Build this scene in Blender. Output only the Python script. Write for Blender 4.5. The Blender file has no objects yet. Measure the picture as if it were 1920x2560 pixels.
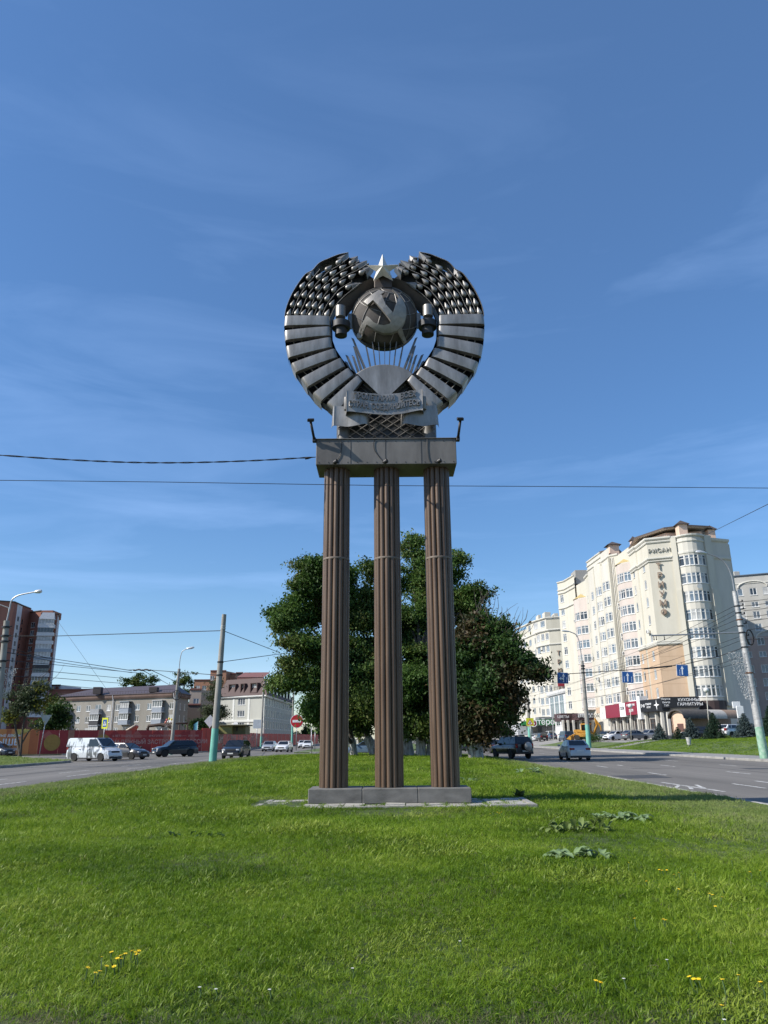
import bpy, bmesh, math, random
import numpy as np
from mathutils import Vector, Matrix
random.seed(7); rng = np.random.default_rng(7)
R = math.radians
scene = bpy.context.scene
COL = scene.collection

# ---------------------------------------------------------------- camera
FPX, PITCH, ROLL, EYE = 1850.0, R(17.0), R(0.46), Vector((0, 0, 1.7))
_f = Vector((0, math.cos(PITCH), math.sin(PITCH))); _r0 = Vector((1, 0, 0)); _u0 = Vector((0, -math.sin(PITCH), math.cos(PITCH)))
_r = _r0 * math.cos(ROLL) - _u0 * math.sin(ROLL); _u = _u0 * math.cos(ROLL) + _r0 * math.sin(ROLL)
cd = bpy.data.cameras.new('camera'); cam = bpy.data.objects.new('camera', cd); COL.objects.link(cam)
cd.sensor_fit = 'VERTICAL'; cd.sensor_height = 24.0; cd.sensor_width = 18.0; cd.lens = FPX / 2560 * 24.0
cd.clip_start = 0.1; cd.clip_end = 3000
mw = Matrix((( _r.x, _u.x, -_f.x, EYE.x), (_r.y, _u.y, -_f.y, EYE.y), (_r.z, _u.z, -_f.z, EYE.z), (0, 0, 0, 1)))
cam.matrix_world = mw
scene.camera = cam
def ray(px, py): return _f + _r * ((px - 960) / FPX) - _u * ((py - 1280) / FPX)
def at(px, py, Y):            # survey: the point at distance Y ahead seen at photo pixel px, py
    d = ray(px, py); return EYE + d * (Y / d.y)
def G(px, py, z=0.0):         # survey: the ground point at height z
    d = ray(px, py); return EYE + d * ((z - EYE.z) / d.z)

# ---------------------------------------------------------------- sky, sun, exposure
SUN_EL, SUN_AZ = R(38), R(17)          # the sun stands to the left, a little behind the camera
to_sun = Vector((-math.cos(SUN_EL) * math.cos(SUN_AZ), -math.cos(SUN_EL) * math.sin(SUN_AZ), math.sin(SUN_EL)))
world = bpy.data.worlds.new('World'); scene.world = world; world.use_nodes = True
wn = world.node_tree; wn.nodes.clear()
wo = wn.nodes.new('ShaderNodeOutputWorld'); wb = wn.nodes.new('ShaderNodeBackground')
sky = wn.nodes.new('ShaderNodeTexSky'); sky.sky_type = 'NISHITA'; sky.sun_disc = False
sky.sun_elevation = SUN_EL; sky.sun_rotation = math.atan2(to_sun.x, to_sun.y)
sky.altitude = 150; sky.air_density = 1.0; sky.dust_density = 0.35; sky.ozone_density = 2.6
wb.inputs['Strength'].default_value = 0.085
# thin cirrus streaks
tc = wn.nodes.new('ShaderNodeTexCoord'); mp = wn.nodes.new('ShaderNodeMapping')
mp.inputs['Rotation'].default_value = (R(20), R(24), R(12)); mp.inputs['Scale'].default_value = (1.1, 1.6, 6.5)
nz = wn.nodes.new('ShaderNodeTexNoise'); nz.inputs['Scale'].default_value = 1.7; nz.inputs['Detail'].default_value = 7; nz.inputs['Roughness'].default_value = 0.56; nz.inputs['Distortion'].default_value = 0.7
rp = wn.nodes.new('ShaderNodeValToRGB'); rp.color_ramp.elements[0].position = 0.48; rp.color_ramp.elements[1].position = 0.86
rp.color_ramp.elements[1].color = (0.26, 0.26, 0.26, 1); rp.color_ramp.elements[0].color = (0.0, 0.0, 0.0, 1)
mx = wn.nodes.new('ShaderNodeMix'); mx.data_type = 'RGBA'
mx.inputs['B'].default_value = (4.2, 6.3, 10.4, 1)
L = wn.links
L.new(tc.outputs['Generated'], mp.inputs['Vector']); L.new(mp.outputs['Vector'], nz.inputs['Vector']); L.new(nz.outputs['Fac'], rp.inputs['Fac'])
hs = wn.nodes.new('ShaderNodeHueSaturation'); hs.inputs['Hue'].default_value = 0.504; hs.inputs['Saturation'].default_value = 1.3; hs.inputs['Value'].default_value = 1.0
L.new(sky.outputs['Color'], hs.inputs['Color']); L.new(hs.outputs['Color'], mx.inputs['A']); 
sx = wn.nodes.new('ShaderNodeSeparateXYZ'); L.new(tc.outputs['Generated'], sx.inputs['Vector'])      # cirrus thins out towards the zenith
mr_ = wn.nodes.new('ShaderNodeMapRange'); mr_.inputs['From Min'].default_value = 0.15; mr_.inputs['From Max'].default_value = 0.8; mr_.inputs['To Min'].default_value = 1.35; mr_.inputs['To Max'].default_value = 0.08; L.new(sx.outputs['Z'], mr_.inputs['Value'])
mu_ = wn.nodes.new('ShaderNodeMath'); mu_.operation = 'MULTIPLY_ADD'; L.new(rp.outputs['Color'], mu_.inputs[0]); L.new(mr_.outputs['Result'], mu_.inputs[1]); mu_.inputs[2].default_value = 0.105
L.new(mu_.outputs['Value'], mx.inputs['Factor'])
L.new(mx.outputs['Result'], wb.inputs['Color']); L.new(wb.outputs['Background'], wo.inputs['Surface'])
sl = bpy.data.lights.new('sun', 'SUN'); sl.energy = 3.9; sl.angle = R(0.5); sl.color = (1.0, 0.95, 0.87)
so = bpy.data.objects.new('sun', sl); COL.objects.link(so); so.rotation_euler = to_sun.to_track_quat('Z', 'Y').to_euler(); so.location = (-40, -10, 60)
vs = scene.view_settings
vs.view_transform = 'Standard'; vs.look = 'None'; vs.gamma = 1.0; vs.use_curve_mapping = False; vs.exposure = 0.74
scene.render.film_transparent = False
scene.cycles.max_bounces = 6; scene.cycles.transparent_max_bounces = 8

# ---------------------------------------------------------------- materials
MAT = {}
def M(name, col=(0.5, 0.5, 0.5), rough=0.7, metal=0.0, var=0.12, vscale=3.0, bump=0.0, bscale=30.0, spec=0.5, stretch=None, col2=None, fac=None, coat=0.0, world_co=False):
    if name in MAT: return MAT[name]
    m = bpy.data.materials.new(name); m.use_nodes = True; nt = m.node_tree; b = nt.nodes['Principled BSDF']; l = nt.links
    b.inputs['Roughness'].default_value = rough; b.inputs['Metallic'].default_value = metal; b.inputs['Specular IOR Level'].default_value = spec
    b.inputs['Coat Weight'].default_value = coat
    t = nt.nodes.new('ShaderNodeNewGeometry' if world_co else 'ShaderNodeTexCoord'); oc = t.outputs['Position' if world_co else 'Object']; mp = nt.nodes.new('ShaderNodeMapping'); l.new(oc, mp.inputs['Vector'])
    if stretch: mp.inputs['Scale'].default_value = stretch
    n = nt.nodes.new('ShaderNodeTexNoise'); n.inputs['Scale'].default_value = vscale; n.inputs['Detail'].default_value = 6; n.inputs['Roughness'].default_value = 0.62
    l.new(mp.outputs['Vector'], n.inputs['Vector'])
    mix = nt.nodes.new('ShaderNodeMix'); mix.data_type = 'RGBA'
    if col2 is None:
        mix.inputs['A'].default_value = tuple(max(0, c * (1 - var)) for c in col) + (1,); mix.inputs['B'].default_value = tuple(min(1, c * (1 + var)) for c in col) + (1,)
    else:
        mix.inputs['A'].default_value = tuple(col) + (1,); mix.inputs['B'].default_value = tuple(col2) + (1,)
    r = nt.nodes.new('ShaderNodeMapRange'); r.inputs['From Min'].default_value = 0.32; r.inputs['From Max'].default_value = 0.68
    if fac: r.inputs['From Min'].default_value, r.inputs['From Max'].default_value = fac
    l.new(n.outputs['Fac'], r.inputs['Value']); l.new(r.outputs['Result'], mix.inputs['Factor']); l.new(mix.outputs['Result'], b.inputs['Base Color'])
    if bump:
        n2 = nt.nodes.new('ShaderNodeTexNoise'); n2.inputs['Scale'].default_value = bscale; n2.inputs['Detail'].default_value = 4; l.new(oc, n2.inputs['Vector'])
        bp = nt.nodes.new('ShaderNodeBump'); bp.inputs['Strength'].default_value = bump; bp.inputs['Distance'].default_value = 0.02; l.new(n2.outputs['Fac'], bp.inputs['Height']); l.new(bp.outputs['Normal'], b.inputs['Normal'])
    MAT[name] = m; return m
def MLEAF(name, cols, trans=0.35, rough=0.6, patch=0.25, per='island'):
    if name in MAT: return MAT[name]
    m = bpy.data.materials.new(name); m.use_nodes = True; nt = m.node_tree; l = nt.links
    b = nt.nodes['Principled BSDF']; out = nt.nodes['Material Output']
    b.inputs['Roughness'].default_value = rough; b.inputs['Specular IOR Level'].default_value = 0.3
    rp = nt.nodes.new('ShaderNodeValToRGB'); e = rp.color_ramp.elements
    while len(e) < len(cols): e.new(0.5)
    for i, c in enumerate(cols): e[i].position = i / (len(cols) - 1); e[i].color = tuple(c) + (1,)
    if per == 'island': g = nt.nodes.new('ShaderNodeNewGeometry'); src = g.outputs['Random Per Island']
    else: g = nt.nodes.new('ShaderNodeObjectInfo'); src = g.outputs['Random']
    t = nt.nodes.new('ShaderNodeTexCoord' if per == 'island' else 'ShaderNodeNewGeometry'); n = nt.nodes.new('ShaderNodeTexNoise'); n.inputs['Scale'].default_value = patch; n.inputs['Detail'].default_value = 4
    l.new(t.outputs['Object' if per == 'island' else 'Position'], n.inputs['Vector'])
    mr = nt.nodes.new('ShaderNodeMapRange'); mr.inputs['From Min'].default_value = 0.34; mr.inputs['From Max'].default_value = 0.66; l.new(n.outputs['Fac'], mr.inputs['Value'])
    ad = nt.nodes.new('ShaderNodeMix'); ad.data_type = 'FLOAT'; ad.inputs['Factor'].default_value = 0.5; l.new(src, ad.inputs['A']); l.new(mr.outputs['Result'], ad.inputs['B'])
    l.new(ad.outputs['Result'], rp.inputs['Fac']); l.new(rp.outputs['Color'], b.inputs['Base Color'])
    tr = nt.nodes.new('ShaderNodeBsdfTranslucent'); l.new(rp.outputs['Color'], tr.inputs['Color'])
    ms = nt.nodes.new('ShaderNodeMixShader'); ms.inputs['Fac'].default_value = trans
    l.new(b.outputs['BSDF'], ms.inputs[1]); l.new(tr.outputs['BSDF'], ms.inputs[2]); l.new(ms.outputs['Shader'], out.inputs['Surface'])
    MAT[name] = m; return m
def MPAINT(name, col, rough=0.3, metal=0.0):
    return M(name, col, rough, metal, var=0.06, vscale=1.5, coat=0.6)
def MGLASS(name, col=(0.02, 0.025, 0.03), rough=0.06, spec=0.8, col2=None):
    return M(name, col, rough, 0.0, var=0.3, vscale=0.7, spec=spec, col2=col2)

# ---------------------------------------------------------------- mesh building
class MB:
    def __init__(s): s.v = []; s.f = []; s.m = []; s.sm = []
    def add(s, vs, fs, m=0, smooth=False):
        o = len(s.v); s.v.extend(tuple(v) for v in vs)
        for f in fs: s.f.append(tuple(i + o for i in f)); s.m.append(m); s.sm.append(smooth)
        return s
    def box(s, x0, x1, y0, y1, z0, z1, m=0):
        return s.add([(x0, y0, z0), (x1, y0, z0), (x1, y1, z0), (x0, y1, z0), (x0, y0, z1), (x1, y0, z1), (x1, y1, z1), (x0, y1, z1)],
                     [(0, 3, 2, 1), (4, 5, 6, 7), (0, 1, 5, 4), (1, 2, 6, 5), (2, 3, 7, 6), (3, 0, 4, 7)], m)
    def bbox(s, x0, x1, y0, y1, z0, z1, b=0.02, m=0):          # box with bevelled edges
        bm = bmesh.new(); bmesh.ops.create_cube(bm, size=1)
        for v in bm.verts: v.co = Vector(((x0 + x1) / 2 + v.co.x * (x1 - x0), (y0 + y1) / 2 + v.co.y * (y1 - y0), (z0 + z1) / 2 + v.co.z * (z1 - z0)))
        bmesh.ops.bevel(bm, geom=bm.edges[:], offset=b, segments=1, affect='EDGES'); return s.bm(bm, m)
    def bm(s, bm, m=0, smooth=False):
        bm.verts.index_update(); s.add([v.co[:] for v in bm.verts], [[v.index for v in f.verts] for f in bm.faces], m, smooth); bm.free(); return s
    def tube(s, pts, r, n=8, m=0, cap=True, smooth=True):
        pts = [Vector(p) for p in pts]; rs = r if hasattr(r, '__len__') else [r] * len(pts)
        vs = []; prev = None
        for i, p in enumerate(pts):
            t = (pts[min(i + 1, len(pts) - 1)] - pts[max(i - 1, 0)])
            t = t.normalized() if t.length > 1e-9 else Vector((0, 0, 1))
            if prev is None:
                a = Vector((0, 0, 1)) if abs(t.z) < 0.9 else Vector((1, 0, 0)); n1 = t.cross(a).normalized()
            else:
                n1 = prev - t * prev.dot(t); n1 = n1.normalized() if n1.length > 1e-6 else t.orthogonal().normalized()
            prev = n1; n2 = t.cross(n1)
            for k in range(n):
                a = 2 * math.pi * k / n; vs.append(p + (n1 * math.cos(a) + n2 * math.sin(a)) * rs[i])
        fs = [(i * n + k, i * n + (k + 1) % n, (i + 1) * n + (k + 1) % n, (i + 1) * n + k) for i in range(len(pts) - 1) for k in range(n)]
        s.add(vs, fs, m, smooth)
        if cap: s.add(vs[:n], [tuple(reversed(range(n)))], m); s.add(vs[-n:], [tuple(range(n))], m)
        return s
    def lathe(s, prof, c=(0, 0, 0), n=16, axis='z', m=0, smooth=True):   # prof: (radius, height)
        vs = []
        for r, h in prof:
            for k in range(n):
                a = 2 * math.pi * k / n; p = (r * math.cos(a), r * math.sin(a), h)
                if axis == 'x': p = (p[2], p[0], p[1])
                elif axis == 'y': p = (p[0], p[2], p[1])
                vs.append((p[0] + c[0], p[1] + c[1], p[2] + c[2]))
        fs = [(i * n + k, i * n + (k + 1) % n, (i + 1) * n + (k + 1) % n, (i + 1) * n + k) for i in range(len(prof) - 1) for k in range(n)]
        s.add(vs, fs, m, smooth)
        if prof[0][0] > 1e-4: s.add(vs[:n], [tuple(reversed(range(n)))], m)
        if prof[-1][0] > 1e-4: s.add(vs[-n:], [tuple(range(n))], m)
        return s
    def prism(s, poly, d, m=0, smooth=False):      # poly: list of 3D points, extruded by vector d
        n = len(poly); d = Vector(d); a = [Vector(p) for p in poly]; b = [p + d for p in a]
        s.add(a + b, [tuple(range(n)), tuple(reversed(range(n, 2 * n)))] , m)
        s.add(a + b, [(i, (i + 1) % n, n + (i + 1) % n, n + i) for i in range(n)], m, smooth); return s
    def grid(s, P, m=0, smooth=True, close=False):  # P[i][j] 3D points
        ni, nj = len(P), len(P[0]); vs = [p for row in P for p in row]
        fs = [(i * nj + j, i * nj + (j + 1) % nj, (i + 1) * nj + (j + 1) % nj, (i + 1) * nj + j) for i in range(ni - 1) for j in range(nj if close else nj - 1)]
        return s.add(vs, fs, m, smooth)
    def xf(s, mat): s.v = [tuple(mat @ Vector(v)) for v in s.v]; return s
    def mesh(s, name, mats):
        me = bpy.data.meshes.new(name); me.from_pydata(s.v, [], s.f)
        for mm in (mats if isinstance(mats, (list, tuple)) else [mats]): me.materials.append(mm)
        me.polygons.foreach_set('material_index', s.m); me.polygons.foreach_set('use_smooth', s.sm)
        bm = bmesh.new(); bm.from_mesh(me); bmesh.ops.remove_doubles(bm, verts=bm.verts, dist=1e-5); bmesh.ops.recalc_face_normals(bm, faces=bm.faces); bm.to_mesh(me); bm.free()
        
        if any(s.sm):
            fl = [False] * len(me.polygons); me.polygons.foreach_get('use_smooth', fl); me.set_sharp_from_angle(angle=R(38)); me.polygons.foreach_set('use_smooth', fl)
        me.update(); return me
def wmat(o):
    return (wmat(o.parent) @ o.matrix_basis) if o.parent else o.matrix_basis.copy()
def tag(o, label=None, cat=None, group=None, kind=None):
    if label: o['label'] = label
    if cat: o['category'] = cat
    if group: o['group'] = group
    if kind: o['kind'] = kind
    return o
def empty(name, loc, rz=0.0, label=None, cat=None, group=None):
    o = bpy.data.objects.new(name, None); COL.objects.link(o); o.empty_display_size = 0.3
    o.location = loc; o.rotation_euler = (0, 0, rz); return tag(o, label, cat, group)
def obj(name, me, parent=None, mat=None):
    o = bpy.data.objects.new(name, me); COL.objects.link(o)
    if parent: o.parent = parent
    if mat is not None: o.matrix_basis = mat
    return o
def part(name, mb, mats, parent=None, world=True):     # a mesh object; world coordinates are moved into the parent's frame
    if parent is not None and world: mb.xf(wmat(parent).inverted())
    return obj(name, mb.mesh(name, mats), parent)
def solo(name, mb, mats, label, cat, group=None, loc=None):
    loc = Vector(loc) if loc is not None else Vector((0, 0, 0))
    if loc.length: mb.xf(Matrix.Translation(-loc))
    o = obj(name, mb.mesh(name, mats)); o.location = loc; return tag(o, label, cat, group)
def copy_tree(o, parent=None):
    c = o.copy(); COL.objects.link(c); c.parent = parent
    for ch in [x for x in o.children]: copy_tree(ch, c)
    return c
_tm = {}
def text_mesh(txt, size=1.0, depth=0.0, align='CENTER', bold=0.0, spacing=1.0):
    key = (txt, size, depth, align, bold, spacing)
    if key in _tm: return _tm[key]
    cu = bpy.data.curves.new('lettering', 'FONT'); cu.body = txt; cu.size = size; cu.extrude = depth; cu.align_x = align; cu.align_y = 'CENTER'; cu.offset = bold; cu.space_character = spacing; cu.resolution_u = 3
    o = bpy.data.objects.new('lettering', cu); COL.objects.link(o)
    dg = bpy.context.evaluated_depsgraph_get(); me = bpy.data.meshes.new_from_object(o.evaluated_get(dg))
    bpy.data.objects.remove(o); me.name = 'lettering'; _tm[key] = me; return me
def lettering(txt, size, origin, udir, parent, mat, depth=0.01, align='CENTER', bold=0.0, up=Vector((0, 0, 1)), name='lettering', spacing=1.0):
    me = text_mesh(txt, size, depth, align, bold, spacing).copy(); me.materials.clear(); me.materials.append(mat)
    u = Vector(udir).normalized(); up = Vector(up); n = u.cross(up).normalized(); up = n.cross(u).normalized() * 1.0
    mt = Matrix(((u.x, up.x, n.x, origin[0]), (u.y, up.y, n.y, origin[1]), (u.z, up.z, n.z, origin[2]), (0, 0, 0, 1)))
    o = obj(name, me, parent, (wmat(parent).inverted() @ mt) if parent else mt); return o
def lerp(a, b, t): return a + (b - a) * t
def sstep(a, b, x):
    t = min(1, max(0, (x - a) / (b - a))); return t * t * (3 - 2 * t)
def resample(pts, n):
    pts = [Vector(p) for p in pts]; d = [0]
    for i in range(1, len(pts)): d.append(d[-1] + (pts[i] - pts[i - 1]).length)
    out = []
    for k in range(n):
        s = d[-1] * k / (n - 1); i = 1
        while i < len(d) - 1 and d[i] < s: i += 1
        t = (s - d[i - 1]) / max(1e-9, d[i] - d[i - 1]); out.append(pts[i - 1].lerp(pts[i], t))
    return out
def smooth_curve(pts, n):   # Catmull-Rom
    P = [Vector(p) for p in pts]; P = [P[0] * 2 - P[1]] + P + [P[-1] * 2 - P[-2]]; out = []
    for i in range(1, len(P) - 2):
        for k in range(n):
            t = k / n; a, b, c, d = P[i - 1], P[i], P[i + 1], P[i + 2]
            out.append(0.5 * ((2 * b) + (c - a) * t + (2 * a - 5 * b + 4 * c - d) * t * t + (3 * b - a - 3 * c + d) * t ** 3))
    out.append(P[-2]); return out
# ================================================================ ground, roads, lawns
ASPH = M('asphalt', (0.105, 0.096, 0.084), 0.85, 0, vscale=0.6, col2=(0.172, 0.158, 0.14), bump=0.3, bscale=60, stretch=(1.0, 0.07, 1))
PAVE = M('pavement_asphalt', (0.20, 0.195, 0.185), 0.9, 0, vscale=0.5, col2=(0.27, 0.262, 0.25), bump=0.2, bscale=50)
KERB = M('kerb_concrete', (0.22, 0.215, 0.20), 0.9, 0, vscale=1.2, col2=(0.34, 0.33, 0.31), bump=0.2, bscale=25)
SOIL = M('lawn_soil', (0.022, 0.038, 0.008), 0.95, 0, vscale=1.4, col2=(0.055, 0.08, 0.018), bump=0.5, bscale=18)
LAWN = M('far_lawn', (0.05, 0.085, 0.018), 0.95, 0, vscale=0.5, col2=(0.10, 0.14, 0.035), bump=0.6, bscale=14)
WHITEP = M('road_paint', (0.22, 0.215, 0.20), 0.8, 0, vscale=3.5, col2=(0.58, 0.57, 0.54), fac=(0.38, 0.56))
def struct(o): o['kind'] = 'structure'; return o
def isl_z(x, y):
    z = 0.05 + 0.23 * max(0.0, 1 - ((x + 3.0) / 12.6) ** 2) + 0.012 * math.sin(x * 1.3 + y * 0.7) + 0.012 * math.sin(y * 1.1 - x * 0.45)
    return z - 0.05 * sstep(60, 74, y)
def right_z(x): return 0.15 + 1.0 * sstep(29.3, 38, x) + 0.42 * sstep(38, 50, x)
def sheet(name, x0, x1, y0, y1, zf, mat, nx, ny, skirt=0.0):
    mb = MB(); xs = np.linspace(x0, x1, nx + 1); ys = np.linspace(y0, y1, ny + 1)
    mb.grid([[(x, y, zf(x, y)) for y in ys] for x in xs])
    if skirt:
        for x in (x0, x1): mb.grid([[(x, y, zf(x, y)) for y in ys], [(x, y, zf(x, y) - skirt) for y in ys]], smooth=False)
        for y in (y0, y1): mb.grid([[(x, y, zf(x, y)) for x in xs], [(x, y, zf(x, y) - skirt) for x in xs]], smooth=False)
    return struct(obj(name, mb.mesh(name, mat)))
sheet('ground', -1400, 1400, -300, 2400, lambda x, y: -0.14, M('open_ground', (0.06, 0.08, 0.03), 0.95, 0, vscale=0.05, col2=(0.13, 0.13, 0.08)), 8, 8)
sheet('road', -150, 27.0, -30, 420, lambda x, y: 0.0, ASPH, 20, 40, 0.1)
# the lawn island with rounded corners
IL, IR, I0, I1 = -13.3, 9.55, -14.0, 75.0
def isl_rim(n=12, inset=0.0):
    out = []; r = 5.0
    for cx, cy, a0 in ((IR - r, I0 + r, -90), (IR - r, I1 - r, 0), (IL + r, I1 - r, 90), (IL + r, I0 + r, 180)):
        for k in range(n + 1): a = R(a0 + 90 * k / n); out.append((cx + (r - inset) * math.cos(a), cy + (r - inset) * math.sin(a)))
    return out
def in_isl(x, y, m=0.0):
    r = 5.0; dx = max(IL + r - x, 0, x - (IR - r)); dy = max(I0 + r - y, 0, y - (I1 - r)); return dx * dx + dy * dy < (r - m) ** 2
mb = MB(); rim = isl_rim(inset=0.15)
xs = np.arange(IL + 0.2, IR, 0.75); ys = np.arange(I0 + 0.2, I1, 0.75)
bm = bmesh.new(); cen = Vector(((IL + IR) / 2, (I0 + I1) / 2, 0))
rings = []
for t in np.linspace(1, 0, 15):
    rings.append([bm.verts.new((cen.x + (p[0] - cen.x) * t, cen.y + (p[1] - cen.y) * t, 0)) for p in resample([Vector((a, b, 0)) for a, b in rim + [rim[0]]], 161)[:-1]] if t > 0 else None)
for a, b in zip(rings[:-2], rings[1:-1]):
    for k in range(160): bm.faces.new((a[k], a[(k + 1) % 160], b[(k + 1) % 160], b[k]))
c_ = bm.verts.new(cen)
for k in range(160): bm.faces.new((rings[-2][k], rings[-2][(k + 1) % 160], c_))
for v in bm.verts: v.co.z = isl_z(v.co.x, v.co.y)
for f in bm.faces: f.smooth = True
me = bpy.data.meshes.new('lawn_island'); bm.to_mesh(me); bm.free(); me.materials.append(SOIL); island = struct(obj('lawn_island', me))
def kerb_run(parent, pts, h, w=0.15, step=1.5, z0=-0.05, gap=0.012, zf=None):
    L_ = sum((Vector(pts[i + 1]) - Vector(pts[i])).length for i in range(len(pts) - 1)); n = max(1, int(L_ / step)); q = resample([Vector((p[0], p[1], 0)) for p in pts], n + 1)
    for i in range(n):
        a, b = q[i], q[i + 1]; d = (b - a).normalized(); nn = Vector((-d.y, d.x, 0)) * (w / 2); a2, b2 = a + d * gap, b - d * gap
        za, zb_ = (zf(a.x, a.y) if zf else 0), (zf(b.x, b.y) if zf else 0)
        bv = 0.02; mb = MB(); dz = random.uniform(-0.006, 0.006)
        sec = [(-1, z0), (-1, h - bv), (-1 + 0.25, h), (1 - 0.25, h), (1, h - bv), (1, z0)]
        P0 = [a2 + nn * s + Vector((0, 0, z + za + dz)) for s, z in sec]; P1 = [b2 + nn * s + Vector((0, 0, z + zb_ + dz)) for s, z in sec]
        mb.add(P0 + P1, [(k, (k + 1) % 6, 6 + (k + 1) % 6, 6 + k) for k in range(6)] + [tuple(reversed(range(6))), tuple(range(6, 12))])
        part('kerb_stone', mb, KERB, parent)
kr = isl_rim(); kerb_run(island, kr[13:40] , 0.07, step=2.0)
kerb_run(island, [(IR, 18), (IR, 70)], 0.06, step=2.0); kerb_run(island, [(IL, 20), (IL, 70)], 0.08, step=2.0)
# far median beyond the cross street
fm = sheet('far_median', -11.5, 8.2, 97, 330, lambda x, y: 0.13, LAWN, 4, 20, 0.2)
kerb_run(fm, [(-11.6, 140), (-11.6, 97), (8.3, 97), (8.3, 140)], 0.15, step=3)
# right side: pavement, lawn bank, parking
sw = sheet('sidewalk', 25.45, 29.5, -20, 330, lambda x, y: 0.15, PAVE, 2, 60, 0.3)
kerb_run(sw, [(25.35, 30), (25.35, 150)], 0.155, step=2.5)
rl = sheet('lawn_bank', 29.5, 60, -20, 112, lambda x, y: right_z(x) + 0.02 * math.sin(x * 0.8 + y * 0.5), LAWN, 40, 60, 0.3)
pk = sheet('parking_lot', 29.5, 140, 112, 330, lambda x, y: right_z(x) - 0.03, PAVE, 40, 12, 0.3)
sheet('lawn_strip', 29.55, 34.5, 112, 150, lambda x, y: right_z(x) + 0.05, LAWN, 10, 20, 0.3)
sheet('foot_path', 29.6, 37.0, 104, 107, lambda x, y: right_z(x) + 0.05, PAVE, 12, 3, 0.1)
# left verge at the corner of the side street
lv = MB(); vp = [(-25.6, 20), (-25.6, 62), (-26.2, 64.6), (-27.6, 66.2), (-47, 92), (-75, 92), (-75, 20)]
lv.prism([(x, y, 0.16) for x, y in reversed(vp)], (0, 0, -0.3)); lvo = struct(part('verge', lv, LAWN))
kerb_run(lvo, [(-25.5, 30), (-25.5, 62), (-26.1, 64.7), (-27.5, 66.3), (-40, 82.9)], 0.165, step=2)
fp = MB(); fp.prism([(-25.6, 104, 0.14), (-25.6, 300, 0.14), (-60, 300, 0.14), (-60, 92.5, 0.14), (-46, 93.5, 0.14), (-42, 95, 0.14)], (0, 0, -0.3)); fpo = struct(part('fence_verge', fp, M('dry_verge', (0.10, 0.10, 0.045), 0.95, 0, vscale=1, col2=(0.17, 0.155, 0.09))))
kerb_run(fpo, [(-40, 96.0), (-25.6, 103.8), (-25.5, 106), (-25.5, 170)], 0.16, step=3)
# road paint
def dash(x0, y0, x1, y1, w, lab):
    a, b = Vector((x0, y0, 0)), Vector((x1, y1, 0)); d = (b - a).normalized(); n = Vector((-d.y, d.x, 0)) * (w / 2)
    mb = MB().add([a + n + Vector((0, 0, .005)), a - n + Vector((0, 0, .005)), b - n + Vector((0, 0, .005)), b + n + Vector((0, 0, .005))], [(0, 1, 2, 3)])
    o = obj('road_marking', mb.mesh('road_marking', WHITEP)); o['kind'] = 'structure'; return o
for X in (12.7, 16.7, 20.3):
    for k in range(9):
        y0 = 26.4 + k * 9.2 + (0 if X < 14 else 0.4)
        dash(X, y0, X + 0.05, y0 + 2.6, 0.13, '')
for k in range(5): dash(14.3, 29.3 + k * 18, 14.35, 30.6 + k * 18, 0.16, '')
for x0, y0, x1, y1 in ((10.7, 25.0, 10.55, 30.2), (9.9, 27.0, 10.6, 28.5), (11.2, 28.5, 10.7, 26.5), (10.15, 26.2, 10.6, 27.6)): dash(x0, y0, x1, y1, 0.13, '')
for k in range(5): dash(-15.9, 30 + k * 9, -15.8, 34.5 + k * 9, 0.12, '')
for k in range(3): dash(-17.95, 33 + k * 10, -17.85, 37 + k * 10, 0.12, '')
# patches of darker, newer asphalt
TAR = M('tar_patch', (0.05, 0.05, 0.052), 0.85, 0)
for poly in ([(19.0, 41), (22.5, 40.5), (22.8, 42), (19.2, 42.6)], [(-22, 52), (-15, 53), (-15, 53.25), (-22, 52.3)], [(-24, 57.0), (-14, 58.5), (-14, 58.7), (-24, 57.2)], [(10.2, 33), (12.2, 33.4), (12.3, 36), (10.1, 35.5)], [(13.5, 43), (16.2, 43), (16.2, 43.2), (13.5, 43.25)], [(21.2, 30), (21.35, 30), (21.6, 60), (21.45, 60)], [(17.9, 26), (18.0, 26), (18.15, 48), (18.05, 48)], [(-19.5, 30), (-19.35, 30), (-19.6, 60), (-19.75, 60)]):
    mb = MB().add([(x, y, 0.004) for x, y in poly], [(0, 1, 2, 3)]); o = obj('asphalt_patch', mb.mesh('asphalt_patch', TAR)); o['kind'] = 'structure'
# ---- paving round the monument: slabs in a frame of kerb stones
PSLAB = M('paving_slab', (0.25, 0.235, 0.20), 0.9, 0, vscale=2.5, col2=(0.42, 0.40, 0.355), bump=0.3, bscale=30)
pav = struct(part('pavement', MB().prism([(-2.95, 16.85, 0.24), (3.3, 17.2, 0.24), (3.36, 19.4, 0.24), (-2.85, 19.3, 0.24)], (0, 0, -0.25)), M('joint_soil', (0.07, 0.062, 0.045), 0.95)))
def pv(u, v): a = Vector((-2.95, 16.82, 0)).lerp(Vector((3.3, 17.18, 0)), u); b = Vector((-2.85, 19.3, 0)).lerp(Vector((3.36, 19.4, 0)), u); return a.lerp(b, v)
nu, nv = 13, 5
for i in range(nu):
    for j in range(nv):
        g = 0.006; c = [pv(0.025 + (i + s) / nu * 0.95, 0.07 + (j + t) / nv * 0.88) for s, t in ((g * 4, g * 2), (1 - g * 4, g * 2), (1 - g * 4, 1 - g * 2), (g * 4, 1 - g * 2))]
        z = 0.285 + random.uniform(-0.012, 0.012); t = random.uniform(-0.012, 0.012)
        mb = MB().prism([Vector((p.x, p.y, z + t * (k % 2))) for k, p in enumerate(c)], (0, 0, -0.06)); part('paving_slab', mb, PSLAB, pav)
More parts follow.
